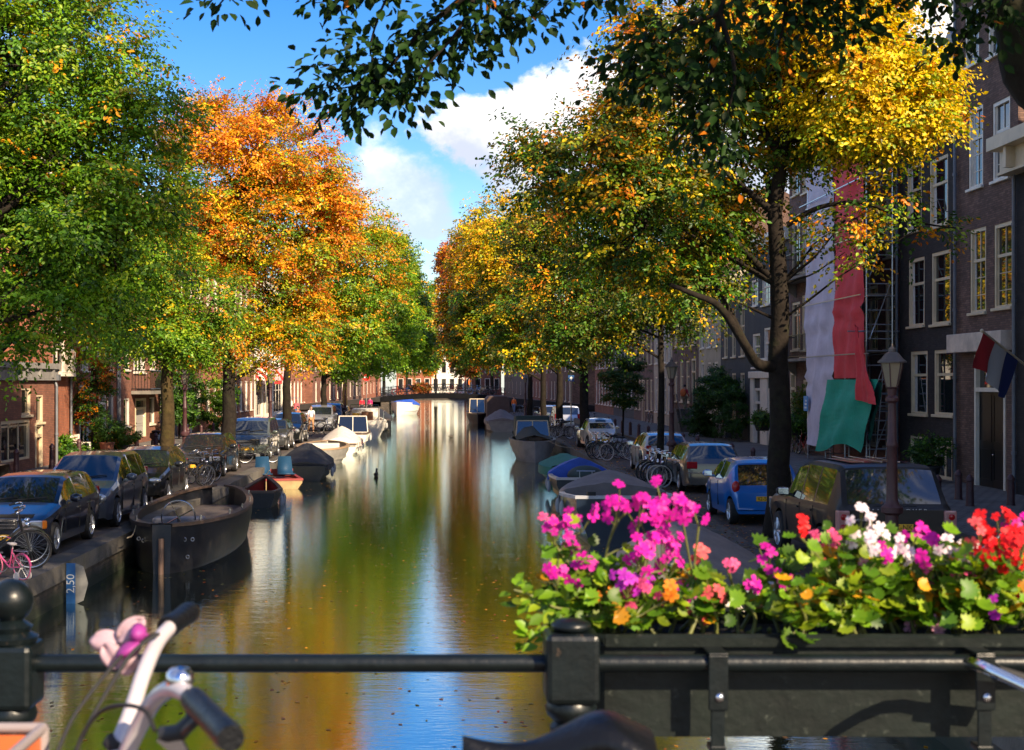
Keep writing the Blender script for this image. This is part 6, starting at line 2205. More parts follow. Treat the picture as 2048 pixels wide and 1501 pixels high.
def net(name, y0, y1, z0, z1, m, seed, tears=(), x=SX0 - .05, shape=None):
    g = random.Random(seed)
    rows_ = []
    nz, ny = 46, 16
    for i in range(nz + 1):
        z = z0 + (z1 - z0) * i / nz
        row = []
        for j in range(ny + 1):
            f = j / ny
            y = y0 + (y1 - y0) * f
            dx = -.05 * math.sin(f * PI) - .04 * math.sin(f * 9 + seed + z * .7) - .022 * math.sin(f * 19 + z * 2.3 + seed) - .02 * math.sin(z * 5.1 + f * 4 + seed * 2)
            for tz in tears: dx -= .10 * math.exp(-((z - tz - .12 * math.sin(f * 7 + seed)) / .09) ** 2) - .07 * math.exp(-((z - tz + .18) / .12) ** 2)
            q = (x + dx + g.uniform(-.006, .006), y + .05 * math.sin(z * 1.1 + seed) * (1 if j in (0, ny) else 0) + g.uniform(-.02, .02), z)
            if shape: q = shape(q, f, i / nz)
            row.append(q)
        rows_.append(row)
    return MB().grid(rows_).build(name, m, t, smooth=60, org=og)


net('net', 52.55, 56.6, .7, 12.1, nw, 1, (5.4, 3.3))
net('net', 48.85, 52.5, 3.35, 12.1, nr, 2, (5.7, 9.2))
net('net', 46.8, 52.6, .75, 3.30, ng, 3, shape=lambda q, f, h: (q[0] - .20, q[1] + (1 - h) * 1.9, q[2] + .22 * (1 - h) * math.sin(f * 5)))
m = MB()
for z in (4.2, 6.25, 8.3, 10.3): m.tube([(SX0 - .24, 48.6, z), (SX0 - .24, 56.9, z)], .026, 5)
m.build('ledger_tube', alloy, t, org=og)
net('net', 46.6, 48.82, 2.6, 5.2, nr, 4, shape=lambda q, f, h: (q[0] - .28 - .02 * h, 48.82 - (48.82 - q[1]) * (1 - .85 * h) , q[2] - (1 - f) * .15))
net('net', 46.9, 48.4, 1.2, 3.2, mat('net_dark_green', (.012, .10, .075), .8), 5, shape=lambda q, f, h: (q[0] + .1, 48.4 - (48.4 - q[1]) * h, q[2]))
m = MB()
m.box(SX0 - .18, SX0 - .15, 55.9, 56.5, 2.05, 2.65)
po = m.build('notice', mat('notice_blue', (.1, .32, .6), .6), t, org=og)
m = MB()
for k in range(3): m.box(SX0 - .186, SX0 - .181, 56. , 56.4 - .1 * k, 2.15 + k * .14, 2.22 + k * .14)
m.build('notice_lines', white_ink, po, org=og)

# ------------------------------------------------------------------ flag
t = thing('flag', 'red white and blue flag hanging from a slanted pole at the right edge', 'flag', (15.85, 37, 3.3))
a, b = Vector((0, 0, 0)), Vector((-2.75, -3.0, 1.15))
m = MB()
m.tube([a, b], .03, 8)
m.ball(tuple(b), .05, 8, 6)
m.build('pole', cream_paint, t, smooth=60)
cols = [mat('flag_red', (.42, .02, .025), .8), mat('flag_white', (.5, .47, .45), .8), mat('flag_blue', (.012, .025, .12), .8)]
ns = 18
for k in range(3):
    rows_ = []
    for i in range(ns // 3 + 1):
        f = .42 + .56 * (1 - (k * ns // 3 + i) / ns)
        p = a.lerp(b, f)
        row = []
        for j in range(13):
            h = j / 12
            q = p + Vector((-.18 * h - .10 * math.sin(f * 26 + h * 2) * h, .1 * h + .08 * math.sin(f * 31 + 1 + h * 3) * h, -1.25 * h * (1 - .12 * math.sin(f * 9)) - .03))
            q.x += .35 * h * (f - .7)
            row.append(p.lerp(q, .72) + Vector((-.12 * h, 0, 0)))
        rows_.append(row)
    MB().grid(rows_).build('cloth_stripe', cols[k], t, smooth=60)

# ------------------------------------------------------------------ plants at the fronts
def bush(label, loc, blobs, K, leaf, lo, hi, seed, cat='shrub', name='shrub', pot=None, stem=None, per=14, gap=.0, group=None, **kw):
    t = thing(name, label, cat, loc, 0, group)
    bl = [(loc[0] + q[0], loc[1] + q[1], loc[2] + q[2], q[3], q[4], q[5]) for q in blobs]
    pos, dr, nm, ln, col, _ = sprays(seed, bl, K, per, leaf, lo, hi, slen=(.12, .35), inner=.3, gap=gap, **kw)
    leaf_object('foliage', pos, dr, nm, ln, .6, col, t, leaf_mat, loc, 1)
    if stem:
        m = MB()
        for s_ in stem: m.tube(smooth_pts(s_[0], 3), s_[1], 6)
        m.build('stem', bark, t)
    if pot:
        r, h, pm = pot
        MB().lathe([(r * .7, 0), (r, h * .9), (r * 1.06, h * .9), (r * 1.06, h), (r * .9, h), (.01, h * .92)], 16).build('pot', pm, t, smooth=40)
    return t


terra = mat('terracotta', (.30, .11, .06), .8, var=.25)
stone_pot = mat('stone_pot', (.18, .15, .13), .8, var=.3)
dg = dict(dgreen=4, green=2)
bush('clipped round bush in a terracotta pot before the sunlit red house', (-13.9, 58., .115), [(0, 0, 1.25, .52, .52, .46)], 330, .06, dg, dg, 31, pot=(.3, .6, terra), stem=[([(0, 0, .5), (0, 0, 1.2)], .04)])
bush('leafy green shrub beside the wall of the low side building', (-14.9, 54.2, .115), [(0, 0, .45, .8, .9, .5), (.2, -.6, .35, .5, .6, .4), (.4, .7, .4, .5, .5, .4)], 420, .11, dict(dgreen=4, green=2), dict(green=4, olive=2), 32)
bush('bushy plants with orange blooms behind the white bench', (-14.6, 60.5, .115), [(0, 0, .5, .6, .9, .5), (.3, -1, .4, .5, .6, .45), (.2, 1.2, .5, .5, .6, .5)], 420, .09, dict(dgreen=4, green=3), dict(green=3, orange=1, lime=1), 33)
bush('yellow green potted plant next to the round clipped bush', (-13.6, 60., .115), [(0, 0, .8, .45, .4, .45)], 160, .1, dict(green=3, olive=2), dict(lime=1, green=3), 34, pot=(.22, .4, stone_pot))
bush('small ornamental street tree with reddish leaves before the sunlit red house', (-14.7, 58.6, .115), [(0, 0, 3.6, 1., 1.2, 1.1), (0, .2, 2.4, .8, .9, .8), (.2, -.3, 4.6, .7, .8, .7), (0, 0, 1.8, .55, .6, .6)], 950, .09,
     dict(dgreen=3, green=3, rust=1), dict(rust=2, gold=1, green=3, orange=1), 35, 'tree', 'small_tree', stem=[([(0, 0, 0), (.05, 0, 1.5), (0, .05, 3.), (.1, 0, 4.3)], .05), ([(.03, 0, 1.2), (.3, -.3, 2.2), (.4, -.4, 3.2)], .03)], gap=.2, group=None)
bush('dark evergreen small tree behind the first lamp post on the left', (-14.3, 76, .115), [(0, 0, 3.3, 1.2, 1.3, 1.2), (0, .3, 2.0, 1.1, 1.3, .9), (.3, -1., 1.5, .9, 1., .8)], 1000, .11, dict(dgreen=4, green=1), dict(dgreen=3, green=2), 36, 'tree', 'small_tree',
     stem=[([(0, 0, 0), (.05, 0, 1.5), (0, .05, 3.2)], .06)], gap=.15)
bush('dark bushes at the red brick house left of the awnings', (-14.3, 88, .115), [(0, 0, 1.6, 1., 1.3, 1.4), (.1, 2., 2.4, 1., 1.2, 1.2)], 700, .12, dict(dgreen=3, green=2), dict(green=3, lime=1), 37, gap=.1)
bush('ivy covered garden arch between the cream house and the white portal', (15.1, 76., .115), [(-.2, 0, 2.6, 1.0, 2.6, .9), (.1, 2.6, 1.4, .8, 1.3, 1.5), (.1, -2.5, 1.5, .8, 1.2, 1.6), (-.5, 3.6, 1.1, .9, 1., 1.1), (0, 0, 3.2, .8, 1.8, .6)], 2400, .10, dict(dgreen=6), dict(dgreen=5, green=1), 38,
     'ivy', 'ivy_arch')
bush('small dark tree in a planter behind the packed bicycles on the right', (10.3, 80, 0), [(0, 0, 3.4, 1.3, 1.3, 1.1), (0, .2, 2.5, 1.2, 1.2, .8), (.4, 0, 4.2, .8, .8, .6)], 1000, .10, dict(dgreen=5, olive=1), dict(dgreen=4, olive=1), 39, 'tree', 'small_tree',
     stem=[([(0, 0, 0), (.03, 0, 1.6), (0, .05, 3.2)], .06)], gap=.15)
bush('potted shrub at the basement door of the black house', (15.1, 43.3, .115), [(0, 0, .95, .5, .5, .45)], 260, .08, dg, dg, 40, pot=(.28, .5, mat('pot_black', (.02, .02, .022), .6)))
bush('trailing plant in a dark box under the portal window', (15.2, 66.5, .9), [(0, 0, .55, .4, .9, .3)], 240, .09, dg, dict(green=3, olive=1), 41, pot=(.42, .4, MATS['pot_black']))
bush('flower box with dark leaves below the balcony house', (15.3, 60.5, .9), [(0, 0, .5, .35, .9, .28)], 220, .09, dg, dg, 42, pot=(.4, .35, MATS['pot_black']))
bush('climbing green plant on the balcony house wall', (15.6, 60.9, .115), [(0, 0, 1.2, .25, .6, 1.2), (0, .2, 2.2, .22, .5, .9)], 380, .09, dict(olive=2, dgreen=3), dict(olive=2, green=2), 43, 'plant', 'climbing_plant')
bush('rust coloured bush in a planter on the far bridge railing', (-2.2, BY + .35, dz(-2.2)), [(0, 0, .65, 1.0, .45, .5)], 330, .14, dict(rust=3, brown=3), dict(rust=2, gold=1, olive=2), 44)
bush('red flowering hanging basket on the dark brick house', (-14.9, 82.8, 4.0), [(0, 0, .3, .4, .9, .35)], 160, .12, dict(red=3, green=1), dict(red=4), 45, 'hanging basket', 'hanging_basket')

# white bench, motor scooter
t = thing('bench', 'weathered white wooden bench by the sunlit red house front', 'bench', (-14.5, 56.2, .115), .0)
m = MB()
for x in (-.2, -.06, .08): m.box(x, x + .11, -.7, .7, .42, .455)
m.build('seat', white_paint, t)
m = MB()
for z in (.58, .74, .88): m.box(-.29, -.26, -.7, .7, z, z + .10)
m.build('backrest', white_paint, t)
for y in (-.66, .6):
    for x, h in ((-.30, .98), (.16, .62)): MB().box(x, x + .06, y, y + .06, 0, h).build('leg', white_paint, t)
    MB().box(-.24, .22, y, y + .06, .62, .66).build('armrest', white_paint, t)
t = thing('bench', 'dark plank bench at the foot of the low side building', 'bench', (-14.3, 44.9, .115), .0)
m = MB()
for x in (-.2, -.06, .08): m.box(x, x + .11, -.9, .9, .42, .455)
m.build('seat', mat('bench_wood', (.09, .07, .06), .7, var=.3), t)
for y in (-.8, .74): MB().box(-.18, .17, y, y + .06, 0, .415).build('leg', black_paint, t)
t = thing('motorcycle', 'black motor scooter with windscreen parked before the brown brick house', 'motorcycle', (-13.4, 66.5, 0), -.9)
for x in (-.62, .62):
    m = MB()
    m.torus((x, 0, .28), .22, .07, 'y', 20, 8)
    w_ = m.build('wheel', rubber, t, smooth=180)
    MB().lathe([(.16, -.04), (.16, .04)], 14, (x, 0, .28), Matrix.Rotation(PI / 2, 3, 'X')).build('rim', alloy, w_)
m = MB()
m.prism([(-.85, .55), (-.3, .32), (.25, .30), (.42, .85), (.5, 1.05), (.36, 1.0), (.18, .45), (-.1, .5), (-.2, .74), (-.8, .80)], -.17, .17, 'xz')
m.build('body', blackc, t, fixn=True, bevel=.05)
m = MB()
m.prism([(.44, 1.0), (.40, 1.42), (.37, 1.42), (.38, 1.0)], -.2, .2, 'xz')
m.build('windscreen', glass_dark, t, fixn=True)
m = MB()
m.ball((-.45, 0, .84), (.4, .16, .08), 12, 8)
m.build('saddle', rubber, t, smooth=180)
m = MB()
m.tube([(.36, -.34, 1.08), (.42, 0, 1.06), (.36, .34, 1.08)], .018, 6)
for sy in (-1, 1):
    m.tube([(.4, sy * .25, 1.08), (.44, sy * .3, 1.28)], .008, 4)
    m.ball((.44, sy * .31, 1.3), (.02, .06, .04), 8, 6)
m.build('handlebar', dark_plastic, t)
m = MB()
m.ball((.52, 0, .82), (.06, .1, .09), 10, 7)
m.build('headlamp', clear_lens, t, smooth=180)

# ------------------------------------------------------------------ people
skin_m = mat('skin', (.42, .24, .17), .55)


def skin_obj(name, V, E_, rad, m, parent, root=0):
    bm = bmesh.new()
    ly = bm.verts.layers.skin.verify()
    vs = []
    for p, r in zip(V, rad):
        v = bm.verts.new(p)
        v[ly].radius = (r, r) if not isinstance(r, tuple) else r
        vs.append(v)
    vs[root][ly].use_root = True
    for a, b in E_: bm.edges.new((vs[a], vs[b]))
    me = bpy.data.meshes.new(name)
    bm.to_mesh(me)
    bm.free()
    me.materials.append(m)
    o = bpy.data.objects.new(name, me)
    COL.objects.link(o)
    o.parent = parent
    k = o.modifiers.new('skin', 'SKIN')
    k.use_smooth_shade = True
    q = o.modifiers.new('sub', 'SUBSURF')
    q.levels = q.render_levels = 1
    return o


def person(label, loc, rz, top, bottom, hair, step=.0, arm=(0, 0), lean=0., long_sleeve=True, scale=1., skirt=False):
    """faces -y; step = half stride, arm = forward swing of the (left, right) hand"""
    t = thing('person', label, 'person', loc, rz)
    t.scale = (scale,) * 3
    ly = -lean
    chest, neck = (0, ly * .55, 1.28), (0, ly * .85, 1.47)
    V = [(0, 0, .95), (0, ly * .25, 1.10), chest, neck, (0, ly - .015, 1.55), (0, ly - .02, 1.63), (0, ly - .01, 1.70), (0, ly - .115, 1.60)]
    rad = [(.13, .10), (.115, .09), (.145, .10), .052, .062, (.078, .092), (.055, .065), .014]
    E_ = [(0, 1), (1, 2), (2, 3), (3, 4), (4, 5), (5, 6), (4, 7)]
    sh, tr = None, None
    J = {}
    for s, a in ((-1, arm[0]), (1, arm[1])):
        i = len(V)
        S_ = (s * .17, ly * .7, 1.41)
        El = (s * .215, ly * .6 + .02 - a * .35, 1.14)
        Wr = (s * .225, ly * .5 - .05 - a, .92 + abs(a) * .3)
        d = (Vector(Wr) - Vector(El)).normalized()
        V += [S_, El, Wr, tuple(Vector(Wr) + d * .06)]
        rad += [.052, .040, .028, (.035, .018)]
        E_ += [(2, i), (i, i + 1), (i + 1, i + 2), (i + 2, i + 3)]
        J[s] = (S_, El, Wr)
        pm = Vector(V[-1])
        for k in range(5):
            off = Vector(((k - 2) * .014 * s, -.02 if k == 0 else 0, 0)) if k else Vector((0, -.035, .01))
            n = len(V)
            ln = (.035, .058, .066, .062, .048)[k]
            V += [tuple(pm + off + d * ln * .55), tuple(pm + off * 1.15 + d * ln + Vector((0, -.012, 0)))]
            rad += [.0085, .007]
            E_ += [(i + 3, n), (n, n + 1)]
    L = {}
    for s in (-1, 1):
        i = len(V)
        f = s * step
        V += [(s * .09, 0, .90), (s * .10, -f * .55 - .02, .50), (s * .10, -f + .03 + (.08 if f < 0 else 0), .085 + (.05 if f < -.1 else 0)), (s * .105, -f - .12 + (.08 if f < 0 else 0), .035)]
        rad += [.085, .055, .038, (.04, .028)]
        E_ += [(0, i), (i, i + 1), (i + 1, i + 2), (i + 2, i + 3)]
        L[s] = V[i:i + 4]
    skin_obj('body', V, E_, rad, skin_m, t)
    # clothes
    V2 = [(0, 0, .96), (0, ly * .25, 1.12), chest, (0, ly * .8, 1.42)]
    r2 = [(.15, .12), (.135, .11), (.165, .125), (.075, .075)]
    E2 = [(0, 1), (1, 2), (2, 3)]
    for s in (-1, 1):
        i = len(V2)
        S_, El, Wr = J[s]
        V2 += [S_, El] + ([tuple(Vector(El).lerp(Vector(Wr), .85))] if long_sleeve else [])
        r2 += [.068, .055] + ([.045] if long_sleeve else [])
        E2 += [(2, i), (i, i + 1)] + ([(i + 1, i + 2)] if long_sleeve else [])
    skin_obj('top', V2, E2, r2, top, t)
    V3, r3, E3 = [(0, 0, .97)], [(.145, .115)], []
    for s in (-1, 1):
        i = len(V3)
        h, k_, a_ = L[s][:3]
        V3 += [h, k_, tuple(Vector(k_).lerp(Vector(a_), .9))]
        r3 += [.105, .072, .058]
        E3 += [(0, i), (i, i + 1), (i + 1, i + 2)]
    skin_obj('trousers', V3, E3, r3, bottom, t)
    for s in (-1, 1):
        a_, f_ = L[s][2:4]
        MB().ball(((a_[0] + f_[0]) / 2, (a_[1] + f_[1]) / 2, f_[2] + .02), (.05, .14, .05), 10, 7).build('shoe', rubber, t, smooth=180)
    m = MB()
    m.ball((0, ly + .012, 1.655), (.088, .10, .085), 12, 8)
    m.build('hair', hair, t, smooth=180)
    return t


def cl(n, c): return mat('cloth_' + n, c, .85, var=.15, vs=6.)


hair_b, hair_d = mat('hair_brown', (.06, .03, .015), .6), mat('hair_dark', (.015, .012, .01), .6)
person('person in a white shirt and tan trousers walking past the parked silver car', (-8.25, 87.9, 0), .3, cl('white', (.7, .68, .7)), cl('tan', (.42, .22, .10)), hair_b, .22, (.12, -.12), long_sleeve=False)
person('person in a rust brown jacket standing by the shop goods on the left', (-9.0, 87., 0), -.5, cl('rust', (.35, .12, .06)), cl('dark', (.03, .03, .04)), hair_d, .05, (.15, .1))
person('person in dark clothes bending next to a white bag on the left quay', (-9.15, 84.2, 0), .8, cl('black', (.02, .02, .025)), cl('dark', (.03, .03, .04)), hair_d, .1, (.25, .3), .25)
person('person in a blue top behind the strollers by the awnings', (-9.9, 93., 0), 0, cl('blue', (.05, .15, .35)), cl('dark', (.03, .03, .04)), hair_d, .1)
person('person in a bright red coat at the left end of the far bridge', (-8.0, 139, .0), .2, cl('red', (.6, .02, .04)), cl('dark', (.03, .03, .04)), hair_d, .12)
person('person in a magenta jacket beside the red coat near the far bridge', (-7.3, 141, .0), -.3, cl('magenta', (.5, .02, .14)), cl('dark', (.03, .03, .04)), hair_b, .15)
person('person in an orange shirt and dark trousers on the far bridge', (2.85, BY + 1.2, dz(2.85)), PI / 2, cl('orange', (.75, .16, .02)), cl('dark', (.03, .03, .04)), hair_d, .18)
person('person in an orange jacket and jeans at the right end of the far bridge', (7.3, 143, .0), -.4, cl('orange', (.75, .16, .02)), cl('jeans', (.12, .18, .3)), hair_d, .15)
pr = person('person in a red jacket with an orange backpack climbing the front steps', (15.3, 88.4, 1.33), 2.4, cl('crimson', (.42, .03, .05)), cl('khaki', (.18, .15, .1)), hair_d, .12, (.1, -.1))
m = MB()
m.ball((0, .2, 1.22), (.2, .13, .26), 12, 8)
m.build('backpack', mat('backpack_orange', (.5, .12, .03), .8), pr, smooth=180)
# goods outside the shop
for k, (x, y, z, c, lb) in enumerate(((-9.6, 89.6, 1.5, (.7, .62, .2), 'pale yellow bag hanging on the shop rack'), (-9.75, 89.4, 1.9, (.7, .62, .55), 'cream bag hanging at the top of the shop rack'), (-9.3, 89.2, 1.75, (.5, .08, .1), 'red bag hanging on the shop rack'),
                                     (-9.95, 89.2, 1.3, (.06, .2, .4), 'blue bag hanging low on the shop rack'))):
    t = thing('bag', lb, 'bag', (x, y, z), .3 * k, 'bags on the shop rack')
    m = MB()
    m.prism([(-.2, -.25), (.2, -.25), (.16, .12), (-.16, .12)], -.07, .07, 'xz')
    m.build('pouch', cl('bag%d' % k, c), t, fixn=True, bevel=.03)
    m = MB()
    m.tube(smooth_pts([(-.1, 0, .12), (-.07, 0, .32), (.07, 0, .32), (.1, 0, .12)], 3), .012, 5)
    m.build('strap', cl('bag%d' % k, c), t)
t = thing('goods_rack', 'metal rack of goods standing by the strollers on the left quay', 'rack', (-9.7, 89.5, 0))
m = MB()
for x in (-.45, .55): m.tube([(x, 0, 0), (x, 0, 2.2)], .025, 6)
for z in (.5, 1.2, 2.2): m.tube([(-.45, 0, z), (.55, 0, z)], .02, 6)
m.build('frame', steel, t)
t = thing('carrier_bag', 'white carrier bag on the quay beside the bending person', 'bag', (-8.85, 83.7, 0))
m = MB()
m.prism([(-.24, 0), (.24, 0), (.2, .48), (-.2, .48)], -.1, .1, 'xz')
m.build('pouch', cl('bagwhite', (.75, .72, .7)), t, fixn=True, bevel=.05)
m = MB()
m.tube(smooth_pts([(-.1, 0, .48), (0, 0, .66), (.1, 0, .48)], 3), .01, 4)
m.build('strap', cl('bagwhite', (.75, .72, .7)), t)
# lifted timber fence by the vintage car
t = thing('fence', 'grey timber quay fence with slanted rail left of the vintage car', 'fence', (7.3, 73.5, 0))
for i in range(4):
    MB().box(-.06, .06, i * 1.1, i * 1.1 + .12, 0, 1.25).build('post', mat('fence_grey', (.15, .15, .16), .8, var=.25), t)
MB().box(-.09, -.062, -.1, 3.6, 1.0, 1.2).build('rail', MATS['fence_grey'], t)
# ------------------------------------------------------------------ iron railing of the near bridge
RY = 3.0
DZ = 1.6
def pz(v, Y=RY): return CH - (v - VY) * Y / F
def px(u, Y=RY): return (u - UX) * Y / F


t = thing('bridge_railing', 'dark green iron railing of the near bridge with square posts', 'railing', (0, RY, DZ))
og = t.location
zr = pz(1327)
for x, ball in ((px(22), True), (px(1142), False), (px(22) - 1.2, False), (px(1142) + 1.2, True)):
    m = MB()
    zt, zb, w = (pz(1284), pz(1412), .058) if ball else (pz(1262), pz(1400), .057)
    m.box(x - w, x + w, RY - w, RY + w, zb, zt)
    po = m.build('post', rail_green, t, org=og, bevel=.012)
    m = MB()
    m.lathe([(.03, DZ), (.06, DZ + .004), (.06, DZ + .06), (.034, DZ + .1), (.03, zb - .12), (.03, zb - .075), (.044, zb - .07), (.046, zb - .055), (.036, zb - .045), (.052, zb - .03), (.056, zb - .015), (.05, zb - .001)], 20, (x, RY, 0))
    m.build('post_shaft', rail_green, po, smooth=50, org=og)
    m = MB()
    if ball:
        m.lathe([(.055, zt + .001), (.058, zt + .012), (.04, zt + .022), (.046, zt + .034), (.03, zt + .045), (.022, zt + .05)] +
                [(.047 * math.cos(a), zt + .088 + .047 * math.sin(a)) for a in [(-60 + 15 * k) * PI / 180 for k in range(10)]] + [(.001, zt + .135)], 24, (x, RY, 0))
        m.build('ball_finial', rail_green, po, smooth=60, org=og)
    else:
        m.lathe([(.036, zt + .001), (.043, zt + .006), (.043, zt + .016), (.03, zt + .024), (.001, zt + .027)], 24, (x, RY, 0))
        m.build('button_cap', rail_green, po, smooth=60, org=og)
m = MB()
m.tube([(-2.6, RY, zr), (2.9, RY, zr)], .0195, 16)
m.build('top_rail', rail_green, t, smooth=60, org=og)
m = MB()
m.tube([(-2.6, RY, DZ + .35), (2.9, RY, DZ + .35)], .0195, 12)
m.build('lower_rail', rail_green, t, smooth=60, org=og)

# ------------------------------------------------------------------ flower box hung on the railing
box_m = mat('flower_box_green', (.006, .0095, .008), .5, spec=.3, var=.5, vs=9., bump=.12, bs=35., dirt=(.05, .058, .048), ds=34., dth=(.60, .70))
PB = 3.06
t = thing('flower_box', 'long dark green flower box hung on the bridge railing', 'planter', (px(1700), PB, pz(1480, PB)))
og = t.location
x0, x1 = px(1168, PB), px(1168, PB) + 1.32
zt, zb = pz(1268, PB), pz(1474, PB)
sec = [(PB, zb), (PB, zt - .03), (PB - .016, zt - .026), (PB - .018, zt - .006), (PB - .008, zt), (PB + .012, zt - .002), (PB + .014, zt - .05)]
back = PB + .30
m = MB()
o_ = [(y, z) for y, z in sec]
rows_ = []
for x in (x0 + .045, x1): rows_.append([(x, y, z) for y, z in o_])
m.grid(rows_)
m.quad((x0 + .045, PB, zb), (x1, PB, zb), (x1, back, zb), (x0 + .045, back, zb))
m.quad((x0 + .045, back, zb), (x1, back, zb), (x1, back, zt), (x0, back, zt))
m.quad((x0 + .045, PB, zb), (x0, PB + .05, zb), (x0, PB + .05, zt - .02), (x0 + .045, PB, zt - .02))
m.quad((x0, PB + .05, zb), (x0, back, zb), (x0, back, zt), (x0, PB + .05, zt))
m.quad((x1, PB, zb), (x1, back, zb), (x1, back, zt), (x1, PB, zt))
bo_ = m.build('trough', box_m, t, org=og, smooth=35)
m = MB()
p = [(x0 + .05, PB - .008), (x0 + .012, PB + .03), (x0 - .004, PB + .06), (x0 - .004, back)]
m.tube([(a, b, zt - .014) for a, b in p], .014, 8)
m.build('end_rim', box_m, bo_, org=og, smooth=60)
MB().quad((x0 + .02, PB + .02, zt - .03), (x1, PB + .02, zt - .03), (x1, back, zt - .03), (x0 + .02, back, zt - .03)).build('soil', mat('potting_soil', (.012, .009, .007), .95, bump=.8, bs=60.), t, org=og)
for u in (1432, 1962):
    x = px(u)
    m = MB()
    m.box(x - .021, x + .021, RY - .028, RY - .0225, pz(1416), zr + .022)
    m.box(x - .021, x + .021, RY - .028, PB + .005, zr + .022, zr + .027)
    m.box(x - .015, x + .015, RY - .0222, RY - .016, DZ + .34, pz(1380))
    m.box(x - .017, x + .017, RY - .026, RY + .02, pz(1500), pz(1487))
    b_ = m.build('bracket', rail_green, t, org=og, bevel=.004)
    m = MB()
    m.ball((x + .002, RY - .029, pz(1390)), (.010, .006, .010), 12, 8)
    m.build('bolt', chrome, b_, org=og, smooth=180)

# ------------------------------------------------------------------ geraniums
def fan_object(name, c, d, n, ln, col, tmpl, parent, m, org):
    """one n-gon per leaf or petal from a flat template of (along, across, up)"""
    N, k = len(c), len(tmpl)
    T_ = np.array(tmpl)
    d = unit(d)
    s = unit(np.cross(d, n))
    nn = np.cross(s, d)
    c = c - np.array(org)
    V = c[:, None, :] + ln[:, None, None] * (d[:, None, :] * T_[None, :, 0:1] + s[:, None, :] * T_[None, :, 1:2] + nn[:, None, :] * T_[None, :, 2:3])
    # centre vertex first in the template; triangles round it
    tri = np.array([[0, i, i + 1 if i + 1 < k else 1] for i in range(1, k)])
    me = bpy.data.meshes.new(name)
    me.vertices.add(N * k)
    me.vertices.foreach_set('co', V.astype(np.float32).ravel())
    idx = (np.arange(N)[:, None, None] * k + tri[None]).ravel().astype(np.int32)
    me.loops.add(len(idx))
    me.loops.foreach_set('vertex_index', idx)
    me.polygons.add(len(idx) // 3)
    me.polygons.foreach_set('loop_start', (np.arange(len(idx) // 3) * 3).astype(np.int32))
    me.update(calc_edges=True)
    ca = me.color_attributes.new('leaf_colour', 'FLOAT_COLOR', 'POINT')
    rgba = np.ones((N, k, 4), np.float32)
    rgba[:, :, :3] = col.reshape(N, -1, 3)
    ca.data.foreach_set('color', rgba.ravel())
    me.materials.append(m)
    me.shade_smooth()
    o = bpy.data.objects.new(name, me)
    COL.objects.link(o)
    o.parent = parent
    return o


gl = [(.1, 0, .0)]
for i in range(21):
    a = (-155 + 310 * i / 20) * PI / 180
    r = .5 * (1 + .13 * math.cos(i * PI)) * (1 - .1 * abs(a) / PI)
    if i in (0, 20): r *= .55
    gl.append((.1 + r * math.cos(a), r * math.sin(a), .10 + .05 * math.cos(i * PI)))
pt = [(.4, 0, .02), (0, .07, 0), (.45, .30, .03), (.8, .36, .07), (1.0, .20, .05), (.97, 0, .0), (1.0, -.20, .05), (.8, -.36, .07), (.45, -.30, .03), (0, -.07, 0)]
FC = dict(magenta=(.66, .012, .36), purple=(.50, .03, .50), pink=(.80, .10, .26), coral=(.82, .12, .13), white=(.85, .74, .78), red=(.70, .010, .014), orange=(.80, .25, .02), blush=(.82, .40, .55))
g = np.random.default_rng(17)


